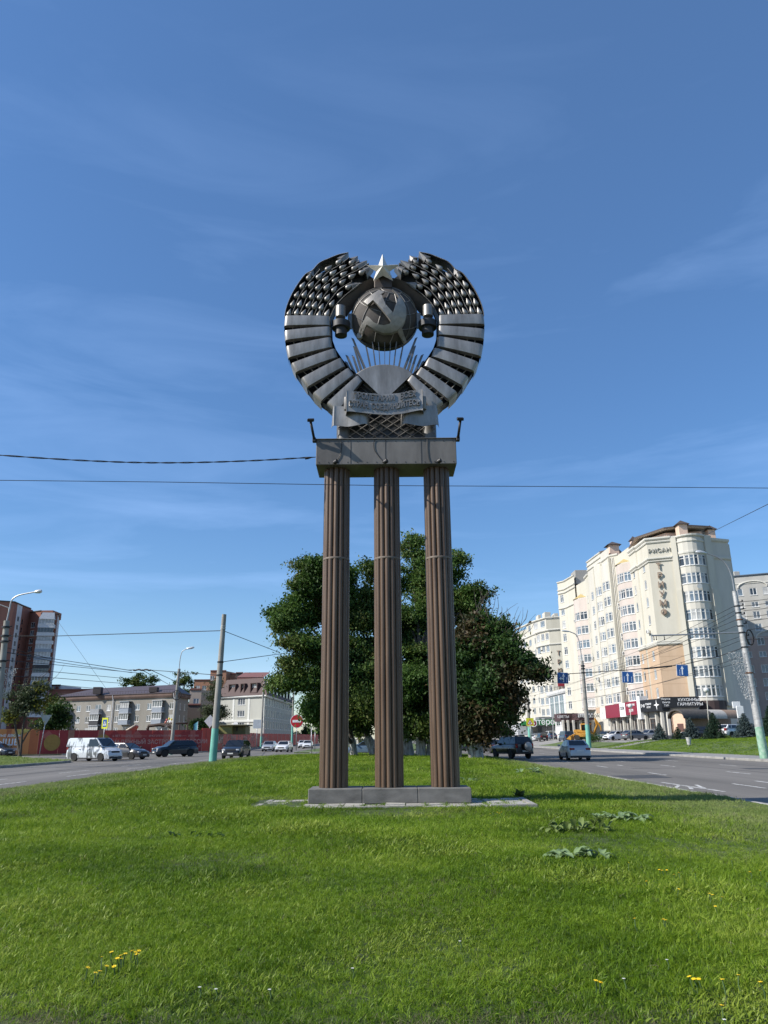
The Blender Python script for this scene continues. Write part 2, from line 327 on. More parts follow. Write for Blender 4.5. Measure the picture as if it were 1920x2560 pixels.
KD = M('old_kerb', (0.20, 0.19, 0.17), 0.9, 0, vscale=2, col2=(0.33, 0.315, 0.28), bump=0.3, bscale=22)
def stone(a, b, w, z, name='kerb_stone'):
    d = (b - a).normalized(); n = Vector((-d.y, d.x, 0)) * w; mb = MB(); bmx = bmesh.new()
    P = [a, b, b + n, a + n]; vs_ = [bmx.verts.new((p.x, p.y, z - 0.3)) for p in P] + [bmx.verts.new((p.x, p.y, z)) for p in P]
    for f in ((0, 3, 2, 1), (4, 5, 6, 7), (0, 1, 5, 4), (1, 2, 6, 5), (2, 3, 7, 6), (3, 0, 4, 7)): bmx.faces.new([vs_[k] for k in f])
    bmesh.ops.bevel(bmx, geom=bmx.edges[:], offset=0.012, segments=2, affect='EDGES'); part(name, MB().bm(bmx), KD, pav)
us = [0, 0.345, 0.60, 0.83, 1.0]
for k in range(4): stone(pv(us[k] + 0.002, 0), pv(us[k + 1] - 0.002, 0), 0.16, 0.292 + (0.0, 0.012, -0.006, 0.016)[k])
for k in range(2): stone(pv(0, 1 - k / 2 - 0.005), pv(0, 0.5 - k / 2 + 0.08 * k), 0.14, 0.29 + 0.01 * k)
for k in range(2): stone(pv(1, k / 2 + 0.07 * (1 - k)), pv(1, k / 2 + 0.495), 0.14, 0.295)
# ================================================================ the monument
STEEL = M('weathered_steel', (0.19, 0.18, 0.168), 0.45, 0.5, vscale=2.2, col2=(0.38, 0.365, 0.345), stretch=(1.5, 1.5, 0.35), fac=(0.36, 0.72), bump=0.12, bscale=9)
STEELM = M('grey_steel', (0.12, 0.115, 0.11), 0.48, 0.5, vscale=2.5, col2=(0.25, 0.24, 0.23), stretch=(1, 1, 0.5), bump=0.12, bscale=8)
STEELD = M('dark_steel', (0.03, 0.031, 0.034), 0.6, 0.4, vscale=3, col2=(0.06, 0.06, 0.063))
STEELB = M('beam_steel', (0.10, 0.092, 0.085), 0.6, 0.2, vscale=1.3, col2=(0.185, 0.172, 0.158), stretch=(1.6, 1, 0.5), bump=0.15, bscale=3)
PIPE = M('brown_pipe_steel', (0.072, 0.041, 0.023), 0.45, 0.08, vscale=1.3, col2=(0.130, 0.084, 0.055), stretch=(5, 5, 0.5), spec=0.5, world_co=True, bump=0.1, bscale=14)
RUSTY = M('rusty_steel', (0.16, 0.11, 0.085), 0.6, 0.3, vscale=2.4, col2=(0.25, 0.21, 0.185))
STARM = M('star_steel', (0.52, 0.50, 0.45), 0.45, 0.35, vscale=3, col2=(0.68, 0.66, 0.60))
CONC = M('plinth_concrete', (0.085, 0.082, 0.076), 0.9, 0, vscale=1.7, col2=(0.19, 0.182, 0.168), bump=0.25, bscale=40, stretch=(1, 1, 2.2))
PZ = 0.32                                         # top of the paving under the plinth
MX = 0.075
mon = empty('monument', (MX, 18.5, PZ), label='tall steel monument with a hammer and sickle emblem on three ribbed columns', cat='monument')
# plinth: three cast blocks with open joints
pl = MB()
for a, b in ((-1.78, -0.55), (-0.545, 0.72), (0.725, 1.94)): pl.bbox(a, b, 17.98, 19.02, PZ - 0.04, 0.605, 0.015)
part('plinth', pl, CONC, mon)
def pipe_mesh(h, z0, r=0.0645):
    return MB().tube([(0, 0, z0), (0, 0, z0 + h)], r, 12).mesh('pipe', PIPE)
low_pipe = pipe_mesh(6.05 - 0.61, 0.61); high_pipe = pipe_mesh(8.5 - 6.10, 6.10, 0.063)
for cx in (-1.235, 0.075, 1.395):
    core = MB().lathe([(0.262, 0.609), (0.262, 8.498)], (cx, 18.52, 0), 20)
    col = part('column', core, STEELD, mon)
    for k in range(14):
        a = 2 * math.pi * (k + 0.5) / 14; x, y = cx + 0.281 * math.cos(a), 18.52 + 0.281 * math.sin(a)
        for me, z in ((low_pipe, 0), (high_pipe, 0)):
            obj('pipe', me, col, wmat(col).inverted() @ Matrix.Translation((x, y, 0)))
    part('joint_ring', MB().lathe([(0.27, 6.045), (0.34, 6.05), (0.348, 6.075), (0.34, 6.10), (0.27, 6.105)], (cx, 18.52, 0), 32), M('joint_ring', (0.15, 0.12, 0.095), 0.65, 0.05), col)
# beam of welded sheets
bz0, bz1 = 8.5, 9.2
bm_ = part('beam', MB().bbox(-1.76, 1.90, 18.0, 19.02, bz0, bz1, 0.012), STEELB, mon)
for x in (-0.86, 0.045, 0.98): part('weld_seam', MB().box(x, x + 0.012, 17.994, 17.999, bz0 + 0.02, bz1 - 0.02), STEELD, bm_)
rv = MB().lathe([(0.014, 0), (0.011, 0.008), (0.001, 0.011)], n=6).mesh('rivet', STEELD)
for k in range(15):
    for z in (bz0 + 0.06, bz1 - 0.06): obj('rivet', rv, bm_, wmat(bm_).inverted() @ Matrix.Translation((-1.68 + 3.5 * k / 14, 17.999, z)) @ Matrix.Rotation(R(90), 4, 'X'))
part('top_plate', MB().bbox(-1.79, 1.93, 17.97, 19.05, bz1 + 0.001, bz1 + 0.022, 0.004), STEELB, bm_)

# ---- emblem: outlines measured in the plane Y = 18.3
EY = 18.3
def A(x, y, dy=0.0): p = at(680 + x * .33755, 600 + y * .33755, EY); return Vector((p.x, EY + dy, p.z))
def B(x, y, dy=0.0): p = at(680 + x * .33755, 860 + y * .33755, EY); return Vector((p.x, EY + dy, p.z))
def C(x, y, dy=0.0): p = at(840 + x * .14467, 700 + y * .14467, 18.0); return Vector((p.x, EY + dy, p.z))
def Bp(x, y, Yp): return at(680 + x * .33755, 860 + y * .33755, Yp)
def Ap(x, y, Yp): return at(680 + x * .33755, 600 + y * .33755, Yp)
EX = A(832, 640).x
def mir(p): return Vector((2 * EX - p.x, p.y, p.z))
bands = [[A(95, 572), A(435, 575), A(435, 640), A(88, 644)], [A(90, 682), A(437, 650), A(437, 715), A(96, 752)], [A(102, 798), A(440, 728), A(448, 800), A(118, 882)],
         [B(140, 155), B(470, 40), B(490, 103), B(172, 220)], [B(215, 265), B(515, 108), B(545, 170), B(258, 330)], [B(300, 378), B(572, 180), B(608, 232), B(360, 435)], [B(405, 450), B(640, 235), B(672, 275), B(480, 515)]]
rows = [[(125, 550), (150, 483), (180, 415), (222, 347), (270, 283)], [(180, 545), (203, 483), (237, 413), (285, 342), (343, 278), (410, 217), (490, 168)],
        [(230, 550), (267, 490), (293, 425), (337, 360), (388, 302), (445, 250), (515, 207), (587, 170)], [(285, 557), (313, 495), (350, 428), (400, 358), (460, 305), (523, 258), (605, 213)],
        [(345, 560), (363, 508), (405, 437), (455, 373), (515, 318), (583, 275), (660, 242)], [(405, 555), (440, 480), (498, 410), (560, 352)]]
tips = [(300, 228), (556, 98), (626, 128), (692, 158), (738, 196), (652, 322)]
outer_edge = [(95, 572), (103, 520), (125, 455), (158, 385), (200, 318), (250, 255), (302, 228)]
# troughs: fin lines between the rows
def rowpts(i): return [A(*p) for p in rows[i]] + [A(*tips[i])]
grain_me = MB().lathe([(0.001, -0.075), (0.045, -0.062), (0.074, -0.03), (0.080, 0.005), (0.068, 0.05), (0.043, 0.105), (0.018, 0.155), (0.001, 0.185)], n=14).mesh('grain', STEEL)
def thick_plate(mb, poly, y0, y1, m=0):
    mb.prism([(p.x, y0, p.z) for p in poly], (0, y1 - y0, 0), m)
for side in (1, -1):
    S = (lambda p: p) if side == 1 else mir
    # back plate that closes the wreath, root of this half
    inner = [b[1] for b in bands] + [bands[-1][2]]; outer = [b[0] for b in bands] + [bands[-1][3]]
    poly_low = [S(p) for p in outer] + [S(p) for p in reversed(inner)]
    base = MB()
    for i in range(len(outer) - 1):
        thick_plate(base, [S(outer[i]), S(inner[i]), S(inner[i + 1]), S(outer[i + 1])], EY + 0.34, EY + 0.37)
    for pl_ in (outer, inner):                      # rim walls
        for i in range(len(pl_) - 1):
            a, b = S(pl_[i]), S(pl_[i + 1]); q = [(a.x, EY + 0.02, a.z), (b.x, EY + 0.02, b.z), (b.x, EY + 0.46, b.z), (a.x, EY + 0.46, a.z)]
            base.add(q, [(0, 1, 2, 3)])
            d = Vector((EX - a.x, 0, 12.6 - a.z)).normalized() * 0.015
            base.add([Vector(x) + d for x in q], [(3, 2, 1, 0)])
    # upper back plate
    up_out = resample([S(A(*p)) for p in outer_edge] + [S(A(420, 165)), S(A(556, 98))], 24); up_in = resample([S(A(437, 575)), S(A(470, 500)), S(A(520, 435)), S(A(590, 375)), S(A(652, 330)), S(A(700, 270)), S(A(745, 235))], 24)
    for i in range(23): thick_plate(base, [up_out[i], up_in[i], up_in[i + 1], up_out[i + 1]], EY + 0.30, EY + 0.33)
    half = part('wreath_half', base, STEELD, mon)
    # ribbons wound round the sheaf
    for bi, q in enumerate(bands):
        a, b, c, d = [S(p) for p in q]; mb = MB(); n = 12
        def surf(u, v):
            p = a.lerp(b, u).lerp(d.lerp(c, u), v); e = 1 - abs(2 * u - 1) ** 26
            return Vector((p.x, EY - 0.085 * e - 0.025 * (1 - (2 * u - 1) ** 2) - 0.012 * (1 - (2 * v - 1) ** 2) + (0.03 if u in (0, 1) else 0), p.z))
        us = [0, .015, .04, .08, .15, .25, .4, .5, .6, .75, .85, .92, .96, .985, 1]
        F_ = [[surf(u, v) for v in (0, .12, .5, .88, 1)] for u in us]
        back = [[Vector((p.x, EY + 0.5, p.z)) for p in row] for row in (F_[0], F_[-1])]
        mb.grid([back[0]] + F_ + [back[1]])
        T_ = [[r_[0] for r_ in F_], [Vector((r_[0].x, EY + 0.06, r_[0].z)) for r_ in F_]]; mb.grid(T_, smooth=False)
        T_ = [[r_[-1] for r_ in F_], [Vector((r_[-1].x, EY + 0.06, r_[-1].z)) for r_ in F_]]; mb.grid(T_, smooth=False)
        part('ribbon_band', mb, STEEL, half)
    # rods seen in the gaps
    for k in range(1, 6):
        t = k / 6 + 0.02; line = [S(o.lerp(i_, t)) for b in bands for o, i_ in ((b[0], b[1]), (b[3], b[2]))]
        part('sheaf_rod', MB().tube([(p.x, EY + 0.05, p.z) for p in line], 0.011, 6), STEEL, half)
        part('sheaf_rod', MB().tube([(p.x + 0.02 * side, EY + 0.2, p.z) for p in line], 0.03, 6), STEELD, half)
    # fins between the rows of grains, with beaded edges
    RP = [rowpts(i) for i in range(6)]
    fins = [[A(*p) for p in outer_edge]]
    for i in range(5):
        n = min(len(RP[i]), len(RP[i + 1])); ln = []
        for k in range(n):
            ln.append((RP[i][k] + RP[i + 1][k]) / 2)
        if len(RP[i]) > n + 0: ln.append(RP[i][n - 1].lerp(RP[i][n] if n < len(RP[i]) else RP[i][-1], 0.5) * 0.6 + RP[i + 1][-1] * 0.4)
        fins.append(ln)
    fins.append([A(432, 575), A(470, 495), A(525, 430), A(595, 372), A(652, 325)])
    fins.insert(1, [A(300, 228), A(352, 172), A(420, 140), A(490, 112), A(556, 98)])
    for fi, ln in enumerate(fins):
        pts = [S(p) for p in smooth_curve(ln, 5)]; mb = MB()
        for off in (0, 0.012): mb.grid([[Vector((p.x + off, EY - 0.02, p.z + off)), Vector((p.x + off, EY + 0.33 + (0.13 if fi < 2 else 0), p.z + off))] for p in pts], smooth=False)
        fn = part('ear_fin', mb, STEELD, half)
        rope = MB(); rp_ = resample(pts, max(8, int(sum((pts[i + 1] - pts[i]).length for i in range(len(pts) - 1)) / 0.028)))
        for p in rp_: rope.lathe([(0.001, -0.015), (0.013, -0.006), (0.013, 0.006), (0.001, 0.015)], (p.x, EY - 0.025, p.z), 5)
        part('beading', rope, STEELM, fn)
    for i in range(6):
        pts = RP[i]
        for k in range(len(pts) - 1):
            p = S(pts[k]); q = S(pts[min(k + 1, len(pts) - 1)]); o_ = S(pts[max(k - 1, 0)]); d = (q - o_).normalized(); d = (d + Vector((0, -0.25, 0))).normalized()
            mt = Matrix.Translation((p.x, EY + 0.02, p.z)) @ d.to_track_quat('Z', 'Y').to_matrix().to_4x4() @ Matrix.Rotation(random.uniform(0, 6), 4, 'Z') @ Matrix.Scale(random.uniform(0.93, 1.06), 4)
            obj('grain', grain_me, half, wmat(half).inverted() @ mt)
        # pointed end of the ear: two plates meeting in a ridge
        t_ = S(pts[-1]); b_ = S(pts[-2]); d = (t_ - b_).normalized(); n_ = Vector((-d.z, 0, d.x))
        w = 0.14; base_c = b_ + d * 0.10
        l_, r_ = base_c + n_ * w, base_c - n_ * w; tip = t_ + d * 0.06
        mb = MB(); ridge = Vector((base_c.x, EY - 0.05, base_c.z)) + d * 0.04
        V_ = [Vector((l_.x, EY, l_.z)), Vector((r_.x, EY, r_.z)), Vector((tip.x, EY, tip.z)), ridge] + [Vector((p.x, EY + 0.3, p.z)) for p in (l_, r_, tip)]
        mb.add(V_, [(0, 3, 2), (3, 1, 2), (0, 1, 3), (4, 6, 5), (0, 2, 6, 4), (2, 1, 5, 6), (1, 0, 4, 5)]); part('ear_tip', mb, STEELM, half)
    # curled ribbon end beside the globe and the strap that rises to the star
    c = S(A(508, 540)); 
    rl = MB().lathe([(0.13, c.z - 0.17), (0.14, c.z - 0.165), (0.14, c.z + 0.17), (0.13, c.z + 0.175)], (c.x, EY - 0.03, 0), 20)
    sc = part('scroll_roll', rl, STEEL, half)
    c2 = S(A(510, 640)); part('scroll_core', MB().lathe([(0.12, c2.z - 0.25), (0.17, c2.z - 0.24), (0.17, c2.z - 0.03), (0.255, c2.z - 0.02), (0.255, c2.z + 0.17), (0.15, c2.z + 0.2)], (c2.x, EY + 0.10, 0), 20), STEELD, half)
    k0, k1 = S(A(560, 530)), S(A(590, 640)); part('scroll_bracket', MB().box(min(k0.x, k1.x), max(k0.x, k1.x), EY + 0.10, EY + 0.16, k1.z, k0.z), STEELM, half)
    arch = [S(A(*p)) for p in ((470, 500), (510, 440), (575, 375), (650, 318), (725, 285), (800, 272))]; arch2 = [S(A(*p)) for p in ((548, 520), (585, 470), (640, 425), (690, 385), (750, 355), (815, 345))]
    a1, a2 = smooth_curve(arch, 4), smooth_curve(arch2, 4); mb = MB()
    mb.grid([[Vector((p.x, EY + 0.03, p.z)), Vector((q.x, EY + 0.33, q.z)), Vector((q.x, EY + 0.36, q.z)), Vector((p.x, EY + 0.07, p.z)), Vector((p.x, EY + 0.03, p.z))] for p, q in zip(a1, a2)], smooth=False)
    part('strap', mb, M('brown_strap', (0.11, 0.085, 0.07), 0.5, 0.5, col2=(0.06, 0.058, 0.058)), half)
    lp = [S(A(*p)) for p in ((590, 470), (640, 425), (690, 390))]

# ---- star
sc_ = Ap(820, 197, 17.95); star_out = [Ap(*q, 18.14) for q in ((818, 103), (950, 181), (897, 303), (750, 303), (698, 186))]
ri = []
for k in range(5):
    m_ = (star_out[k] + star_out[(k + 1) % 5]) / 2; ri.append(sc_ + (m_ - sc_) * 0.50)
V_ = []
for k in range(5): V_ += [star_out[k], ri[k]]
V_ = [Vector((p.x, EY - 0.16, p.z)) for p in V_]; ctr = Vector((sc_.x, EY - 0.40, sc_.z)); bk = Vector((sc_.x, EY + 0.05, sc_.z))
mb = MB().add(V_ + [ctr, bk], [(k, (k + 1) % 10, 10) for k in range(10)] + [((k + 1) % 10, k, 11) for k in range(10)])
star = part('star', mb, STARM, mon)
n0, n1 = A(757, 290), A(888, 360)
part('star_neck', MB().bbox(n0.x, n1.x, EY - 0.05, EY + 0.35, n1.z, n0.z + 0.1, 0.02), M('dark_rusty_steel', (0.07, 0.055, 0.046), 0.6, 0.3), star)
# ---- globe
gl, gr, gt, gb = [Ap(*q, 18.5) for q in ((584, 590), (1083, 590), (830, 352), (835, 800))]
GC = Vector(((gl.x + gr.x) / 2, EY + 0.28, (gt.z + gb.z) / 2 + 0.02)); GR = (gr.x - gl.x) / 2 * 0.985; SQ = 0.62
def sph(dx, dz, off=0.0):
    rr = min(0.999, math.hypot(dx, dz) / (GR + off)); return GC.y - SQ * (GR + off) * math.sqrt(1 - rr * rr)
mb = MB(); P_ = []
for i in range(17):
    th = math.pi / 2 * i / 16; P_.append([(GC.x + GR * math.sin(th) * math.cos(a), GC.y - SQ * GR * math.cos(th), GC.z + GR * math.sin(th) * math.sin(a)) for a in [2 * math.pi * k / 40 for k in range(40)]])
mb.grid(P_, close=True)
globe = part('globe', mb, M('globe_steel', (0.04, 0.036, 0.034), 0.75, 0.1, vscale=2.2, col2=(0.10, 0.086, 0.075)), mon)
part('globe_disc', MB().lathe([(GR * 0.2, 0.30), (GR * 1.02, 0.26), (GR * 1.02, 0.42), (GR * 0.9, 0.46)], (GC.x, EY + 0.0, GC.z - 0.02), 40, 'y'), STEELD, globe)
pole = Vector((0.22, -0.62, 0.75)).normalized(); e1 = pole.orthogonal().normalized(); e2 = pole.cross(e1)
def gline(dirs, name='grid_line', r=0.013):
    run = []
    def flush():
        if len(run) > 2: part(name, MB().tube(list(run), r, 6), STEELM, globe)
        run.clear()
    for d in dirs:
        if d.y < 0.05: run.append((GC.x + d.x * GR * 1.012, GC.y + d.y * GR * SQ * 1.012, GC.z + d.z * GR * 1.012))
        else: flush()
    flush()
for lat in (18, 38, 62, 88): gline([pole * math.cos(R(lat)) + (e1 * math.cos(a) + e2 * math.sin(a)) * math.sin(R(lat)) for a in [2 * math.pi * k / 48 for k in range(49)]], r=0.016 if lat == 18 else 0.011)
for lon in range(0, 360, 30): gline([pole * math.cos(t) + (e1 * math.cos(R(lon)) + e2 * math.sin(R(lon))) * math.sin(t) for t in [R(18) + R(105) * k / 20 for k in range(21)]])
# ---- hammer and sickle, plates bent over the globe
def bent_plate(pts, th0, th1):
    bm = bmesh.new(); vs = [bm.verts.new((p.x, 0, p.z)) for p in pts]; f = bm.faces.new(vs); 
    bmesh.ops.triangulate(bm, faces=[f])
    for _ in range(2): bmesh.ops.subdivide_edges(bm, edges=[e for e in bm.edges if e.calc_length() > 0.10], cuts=1, use_grid_fill=False); bmesh.ops.triangulate(bm, faces=bm.faces[:])
    bmesh.ops.recalc_face_normals(bm, faces=bm.faces[:])
    r_ = bmesh.ops.extrude_face_region(bm, geom=bm.faces[:]); new = {v for v in r_['geom'] if isinstance(v, bmesh.types.BMVert)}
    for v in bm.verts:
        off = th1 if v in new else th0; v.co.y = sph(v.co.x - GC.x, v.co.z - GC.z) - off
    return MB().bm(bm)
HS = M('emblem_steel', (0.20, 0.188, 0.172), 0.5, 0.35, vscale=2.2, col2=(0.38, 0.355, 0.325), fac=(0.35, 0.7))
ham = part('hammer', bent_plate([C(475, 398), C(745, 208), C(838, 262), C(712, 345), C(1058, 690), C(1225, 935), C(1180, 965), C(965, 757), C(640, 400), C(545, 468)], 0.10, 0.20), HS, globe)
sick_o = [C(972, 208), C(1090, 318), C(1165, 410), C(1212, 520), C(1216, 630), C(1190, 715), C(1135, 800), C(1055, 862), C(950, 900), C(830, 908), C(700, 872), C(600, 815), C(528, 772)]
sick_i = [C(530, 655), C(575, 690), C(650, 762), C(740, 800), C(830, 812), C(930, 790), C(1010, 745), C(1075, 690), C(1120, 610), C(1142, 500), C(1115, 390), C(1040, 290)]
part('sickle', bent_plate(sick_o + sick_i, 0.12, 0.24), HS, globe)
part('sickle_handle', bent_plate([C(528, 772), C(480, 830), C(440, 882), C(392, 905), C(352, 882), C(352, 832), C(410, 770), C(480, 708), C(530, 655)], 0.12, 0.23), HS, globe)
# ---- rising sun and rays
su = [B(835 + 300 * math.cos(R(a)), 385 - 236 * math.sin(R(a))) for a in np.linspace(44, 136, 27)]
mb = MB(); c0 = B(835, 300); ring1 = [Vector((p.x, EY + 0.02, p.z)) for p in su]; ring0 = [Vector((lerp(c0.x, p.x, 0.94), EY - 0.03, lerp(c0.z, p.z, 0.94))) for p in su]
bot = [B(785, 372), B(835, 376), B(885, 372)]; low = [Vector((p.x, EY - 0.03, p.z)) for p in bot]
mb.grid([ring1, ring0]); mb.add(ring0 + low, [tuple(range(len(ring0) + len(low)))]); mb.grid([[Vector((p.x, EY + 0.25, p.z)) for p in su], ring1], smooth=False)
mb.add([Vector((p.x, EY + 0.25, p.z)) for p in su] + [Vector((p.x, EY + 0.25, p.z)) for p in bot], [tuple(range(len(su) + 3))])
sun_ = part('rising_sun', mb, STEEL, mon)
part('back_panel', MB().prism([Vector((p.x, EY + 0.26, p.z)) for p in (B(545, 470), B(610, 290), B(720, 260), B(950, 260), B(1060, 280), B(1125, 470))], (0, 0.04, 0)), STEELD, sun_)  # added dark sheet, stands in for the shade in the gaps beside the sun
for k in range(4):
    for sg in (1, -1):
        a_, b_ = B(835 + sg * (60 + 28 * k), 372), B(835 + sg * (150 + 34 * k), 268 + 26 * k); part('sheaf_rod', MB().tube([(a_.x, EY + 0.18, a_.z), (b_.x, EY + 0.18, b_.z)], 0.011, 5), STEELM, sun_)
rays = [((612, 232), (535, 95)), ((628, 215), (541, 48)), ((650, 200), (588, 50)), ((672, 188), (598, -18)), ((700, 172), (585, -80)), ((735, 160), (690, -20)), ((770, 152), (738, -60)), ((802, 148), (785, -60)), ((835, 147), (835, -60))]
for (bx, by), (tx, ty) in rays:
    for sgn in ((1, -1) if bx != 835 else (1,)):
        f_ = (lambda p: p) if sgn == 1 else mir
        b_, t_ = f_(B(bx, by + 25)), f_(B(tx, ty)); d = (t_ - b_).normalized(); w = 0.012
        w = 0.008 + 0.022 * min(1, abs(b_.x - EX) / 0.6); nx = Vector((-d.z, 0, d.x)) * w; y0, y1 = EY + 0.06, EY + 0.24
        mb = MB(); tf, tb = t_, t_ - d * 0.16
        V_ = [b_ + nx, b_ - nx, tf + nx, tf - nx]; V_ = [b_ + nx, b_ - nx, tf + nx * .2, tf - nx * .2]; W_ = [b_ + nx, b_ - nx, tb + nx * .95, tb - nx * .95]
        V_ = [Vector((p.x, y0, p.z)) for p in W_] + [Vector((p.x, y1, p.z)) for p in V_]
        mb.add(V_, [(0, 1, 3, 2), (4, 6, 7, 5), (0, 2, 6, 4), (1, 5, 7, 3), (2, 3, 7, 6), (0, 4, 5, 1)]); part('sun_ray', mb, M('ray_steel', (0.085, 0.085, 0.086), 0.5, 0.4, col2=(0.15, 0.147, 0.143)), sun_)
# ---- banner with the motto
def wave_plate(top, bot, yfun, th=0.02, nv=4):
    mb = MB(); n = len(top); F_ = [[Vector((lerp(top[i].x, bot[i].x, j / nv), yfun(i / (n - 1)), lerp(top[i].z, bot[i].z, j / nv))) for j in range(nv + 1)] for i in range(n)]
    Bk = [[p + Vector((0, th, 0)) for p in r_] for r_ in F_]; mb.grid(F_); mb.grid(Bk)
    for e in (0, -1): mb.grid([[r_[e] for r_ in F_], [r_[e] for r_ in Bk]], smooth=False)
    for r_ in (0, -1): mb.grid([F_[r_], Bk[r_]], smooth=False)
    return mb
BB = lambda x, y: Bp(x, y, EY - 0.37)
bt = smooth_curve([BB(546, 352), BB(575, 350), BB(700, 363), BB(835, 369), BB(965, 360), BB(1090, 340), BB(1122, 342)], 5); bb = smooth_curve([BB(544, 512), BB(575, 500), BB(700, 512), BB(835, 522), BB(965, 515), BB(1090, 492), BB(1126, 500)], 5)
def ban_y(u): return EY - 0.42 - 0.10 * math.sin(math.pi * u) * -0.6 + (0.22 * max(0, (0.06 - u) / 0.06) ** 1.5) + (0.22 * max(0, (u - 0.94) / 0.06) ** 1.5)
ban = part('banner', wave_plate(bt, bb, ban_y), STEEL, mon)
for l0, (tx, ty), sz, sp, wid in (('ПРОЛЕТАРИИ   ВСЕХ', (834, 405), 0.23, 1.0, 1.66), ('СТРАН, СОЕДИНЯЙТЕСЬ!', (838, 470), 0.23, 1.0, 1.92)):
    me = text_mesh(l0, sz, 0.018, bold=0.006, spacing=sp).copy(); me.materials.clear(); me.materials.append(STEELM); c_ = BB(tx, ty)
    bmx = bmesh.new(); bmx.from_mesh(me); w_ = bb[-1].x - bb[0].x; tw_ = max(v.co.x for v in bmx.verts) - min(v.co.x for v in bmx.verts)
    for v in bmx.verts: v.co.x *= wid / tw_
    for v in bmx.verts:
        x, y, z = v.co; X = c_.x + x; u = (X - bb[0].x) / w_; k = min(len(bt) - 1.001, max(0, u * (len(bt) - 1))); i_ = int(k); zt = lerp(bt[i_].z, bt[i_ + 1].z, k - i_) - (bt[len(bt) // 2].z)
        v.co = Vector((X, ban_y(u) - 0.012 - z, c_.z + y + zt))
    bmx.to_mesh(me); bmx.free(); me.transform(wmat(ban).inverted()); o = obj('motto_line', me, ban)
for side in (1, -1):
    S = (lambda p: p) if side == 1 else mir
    Bf = lambda x, y: Bp(x, y, EY - 0.2)
    t_ = [S(p) for p in smooth_curve([Bf(448, 458), Bf(480, 456), Bf(560, 466), Bf(640, 500), Bf(690, 505), Bf(720, 505)], 4)]; b_ = [S(p) for p in smooth_curve([Bf(436, 605), Bf(480, 600), Bf(560, 612), Bf(640, 606), Bf(690, 596), Bf(722, 600)], 4)]
    y_ = lambda u: EY - 0.22 + 0.05 * math.sin(u * 7) + 0.2 * max(0, (0.08 - u) / 0.08) ** 1.5 + 0.18 * max(0, (u - 0.92) / 0.08) ** 1.5
    part('banner_fold', wave_plate(t_, b_, y_), STEEL, ban)
    k0 = S(B(540, 430)); k1 = S(B(560, 520)); part('banner_turn', MB().lathe([(0.07, k1.z), (0.075, k1.z + 0.01), (0.075, k0.z)], (S(B(556, 500)).x, EY - 0.26, 0), 14), STEELM, ban)
# ---- lattice foot
fl, fr = B(482, 700), B(1215, 700); ztop = B(835, 500).z
foot = part('emblem_foot', MB().prism([(fl.x, EY + 0.12, 9.222), (fr.x, EY + 0.12, 9.222), (fr.x, EY + 0.12, 9.62), (B(1130, 560).x, EY + 0.12, B(1130, 560).z), (B(1050, 420).x, EY + 0.12, B(1050, 420).z), (B(620, 420).x, EY + 0.12, B(620, 420).z), (B(535, 560).x, EY + 0.12, B(535, 560).z), (fl.x, EY + 0.12, 9.62)], (0, 0.5, 0)), STEELD, mon)
for x in (fl.x + 0.17, fr.x - 0.17): part('foot_drum', MB().lathe([(0.2, 9.222), (0.2, 9.95)], (x, EY + 0.22, 0), 18), M('drum_steel', (0.085, 0.083, 0.08), 0.5, 0.4, col2=(0.15, 0.146, 0.14)), foot)
zb = 9.225
for k in range(-5, 12):
    x0 = fl.x + 0.335 * k
    for s_ in (1, -1):
        p0 = [x0, zb]; p1 = [x0 + s_ * 1.45, zb + 1.0]
        if s_ == -1: p0[0] += 1.0; p1[0] += 1.0
        # clip to the foot outline in x
        def clip(p, q):
            t0, t1 = 0.0, 1.0; dx = q[0] - p[0]
            for lim, sg in ((fl.x + 0.02, 1), (fr.x - 0.02, -1)):
                a = (lim - p[0]) * sg; d = dx * sg
                if d > 0: t0 = max(t0, a / d)
                elif d < 0: t1 = min(t1, a / d)
                elif a > 0: return None
            if t1 - t0 < 0.05: return None
            return [lerp(p[0], q[0], t0), lerp(p[1], q[1], t0)], [lerp(p[0], q[0], t1), lerp(p[1], q[1], t1)]
        c_ = clip(p0, p1)
        if c_: part('lattice_bar', MB().tube([(c_[0][0], EY + 0.07, c_[0][1]), (c_[1][0], EY + 0.07, c_[1][1])], 0.016, 4, smooth=False), STEELM, foot)
# ---- floodlights, each a thing of its own
BLK = M('black_metal', (0.02, 0.02, 0.022), 0.5, 0.3); LENS = MGLASS('lamp_glass', (0.25, 0.27, 0.3))
for (b0, b1, lab) in ((B(322, 712), B(293, 600), 'black floodlight post leaning out at the left end of the beam'), (B(1368, 708), B(1388, 592), 'black floodlight post leaning out at the right end of the beam')):
    p0 = Vector((b0.x, 17.94, 9.20)); p1 = Vector((b1.x * 0.98, 17.7, b1.z * 0.982))
    e = empty('floodlight', p0, label=lab, cat='floodlight', group='floodlights on the beam')
    part('post', MB().tube([p0, p1], 0.036, 8), BLK, e); part('foot_bracket', MB().bbox(p0.x - 0.045, p0.x + 0.045, 17.92, 18.04, 9.12, 9.24, 0.01), BLK, e)
    h = MB().bbox(-0.085, 0.085, -0.09, 0.09, -0.04, 0.04, 0.012); h.xf(Matrix.Translation(p1 + Vector((0, 0, 0.05))) @ Matrix.Rotation(0.5, 4, 'X')); hd = part('lamp_housing', h, BLK, e)
    g_ = MB().box(-0.07, 0.07, 0.091, 0.097, -0.03, 0.03); g_.xf(Matrix.Translation(p1 + Vector((0, 0, 0.05))) @ Matrix.Rotation(0.5, 4, 'X')); part('lens', g_, LENS, hd)
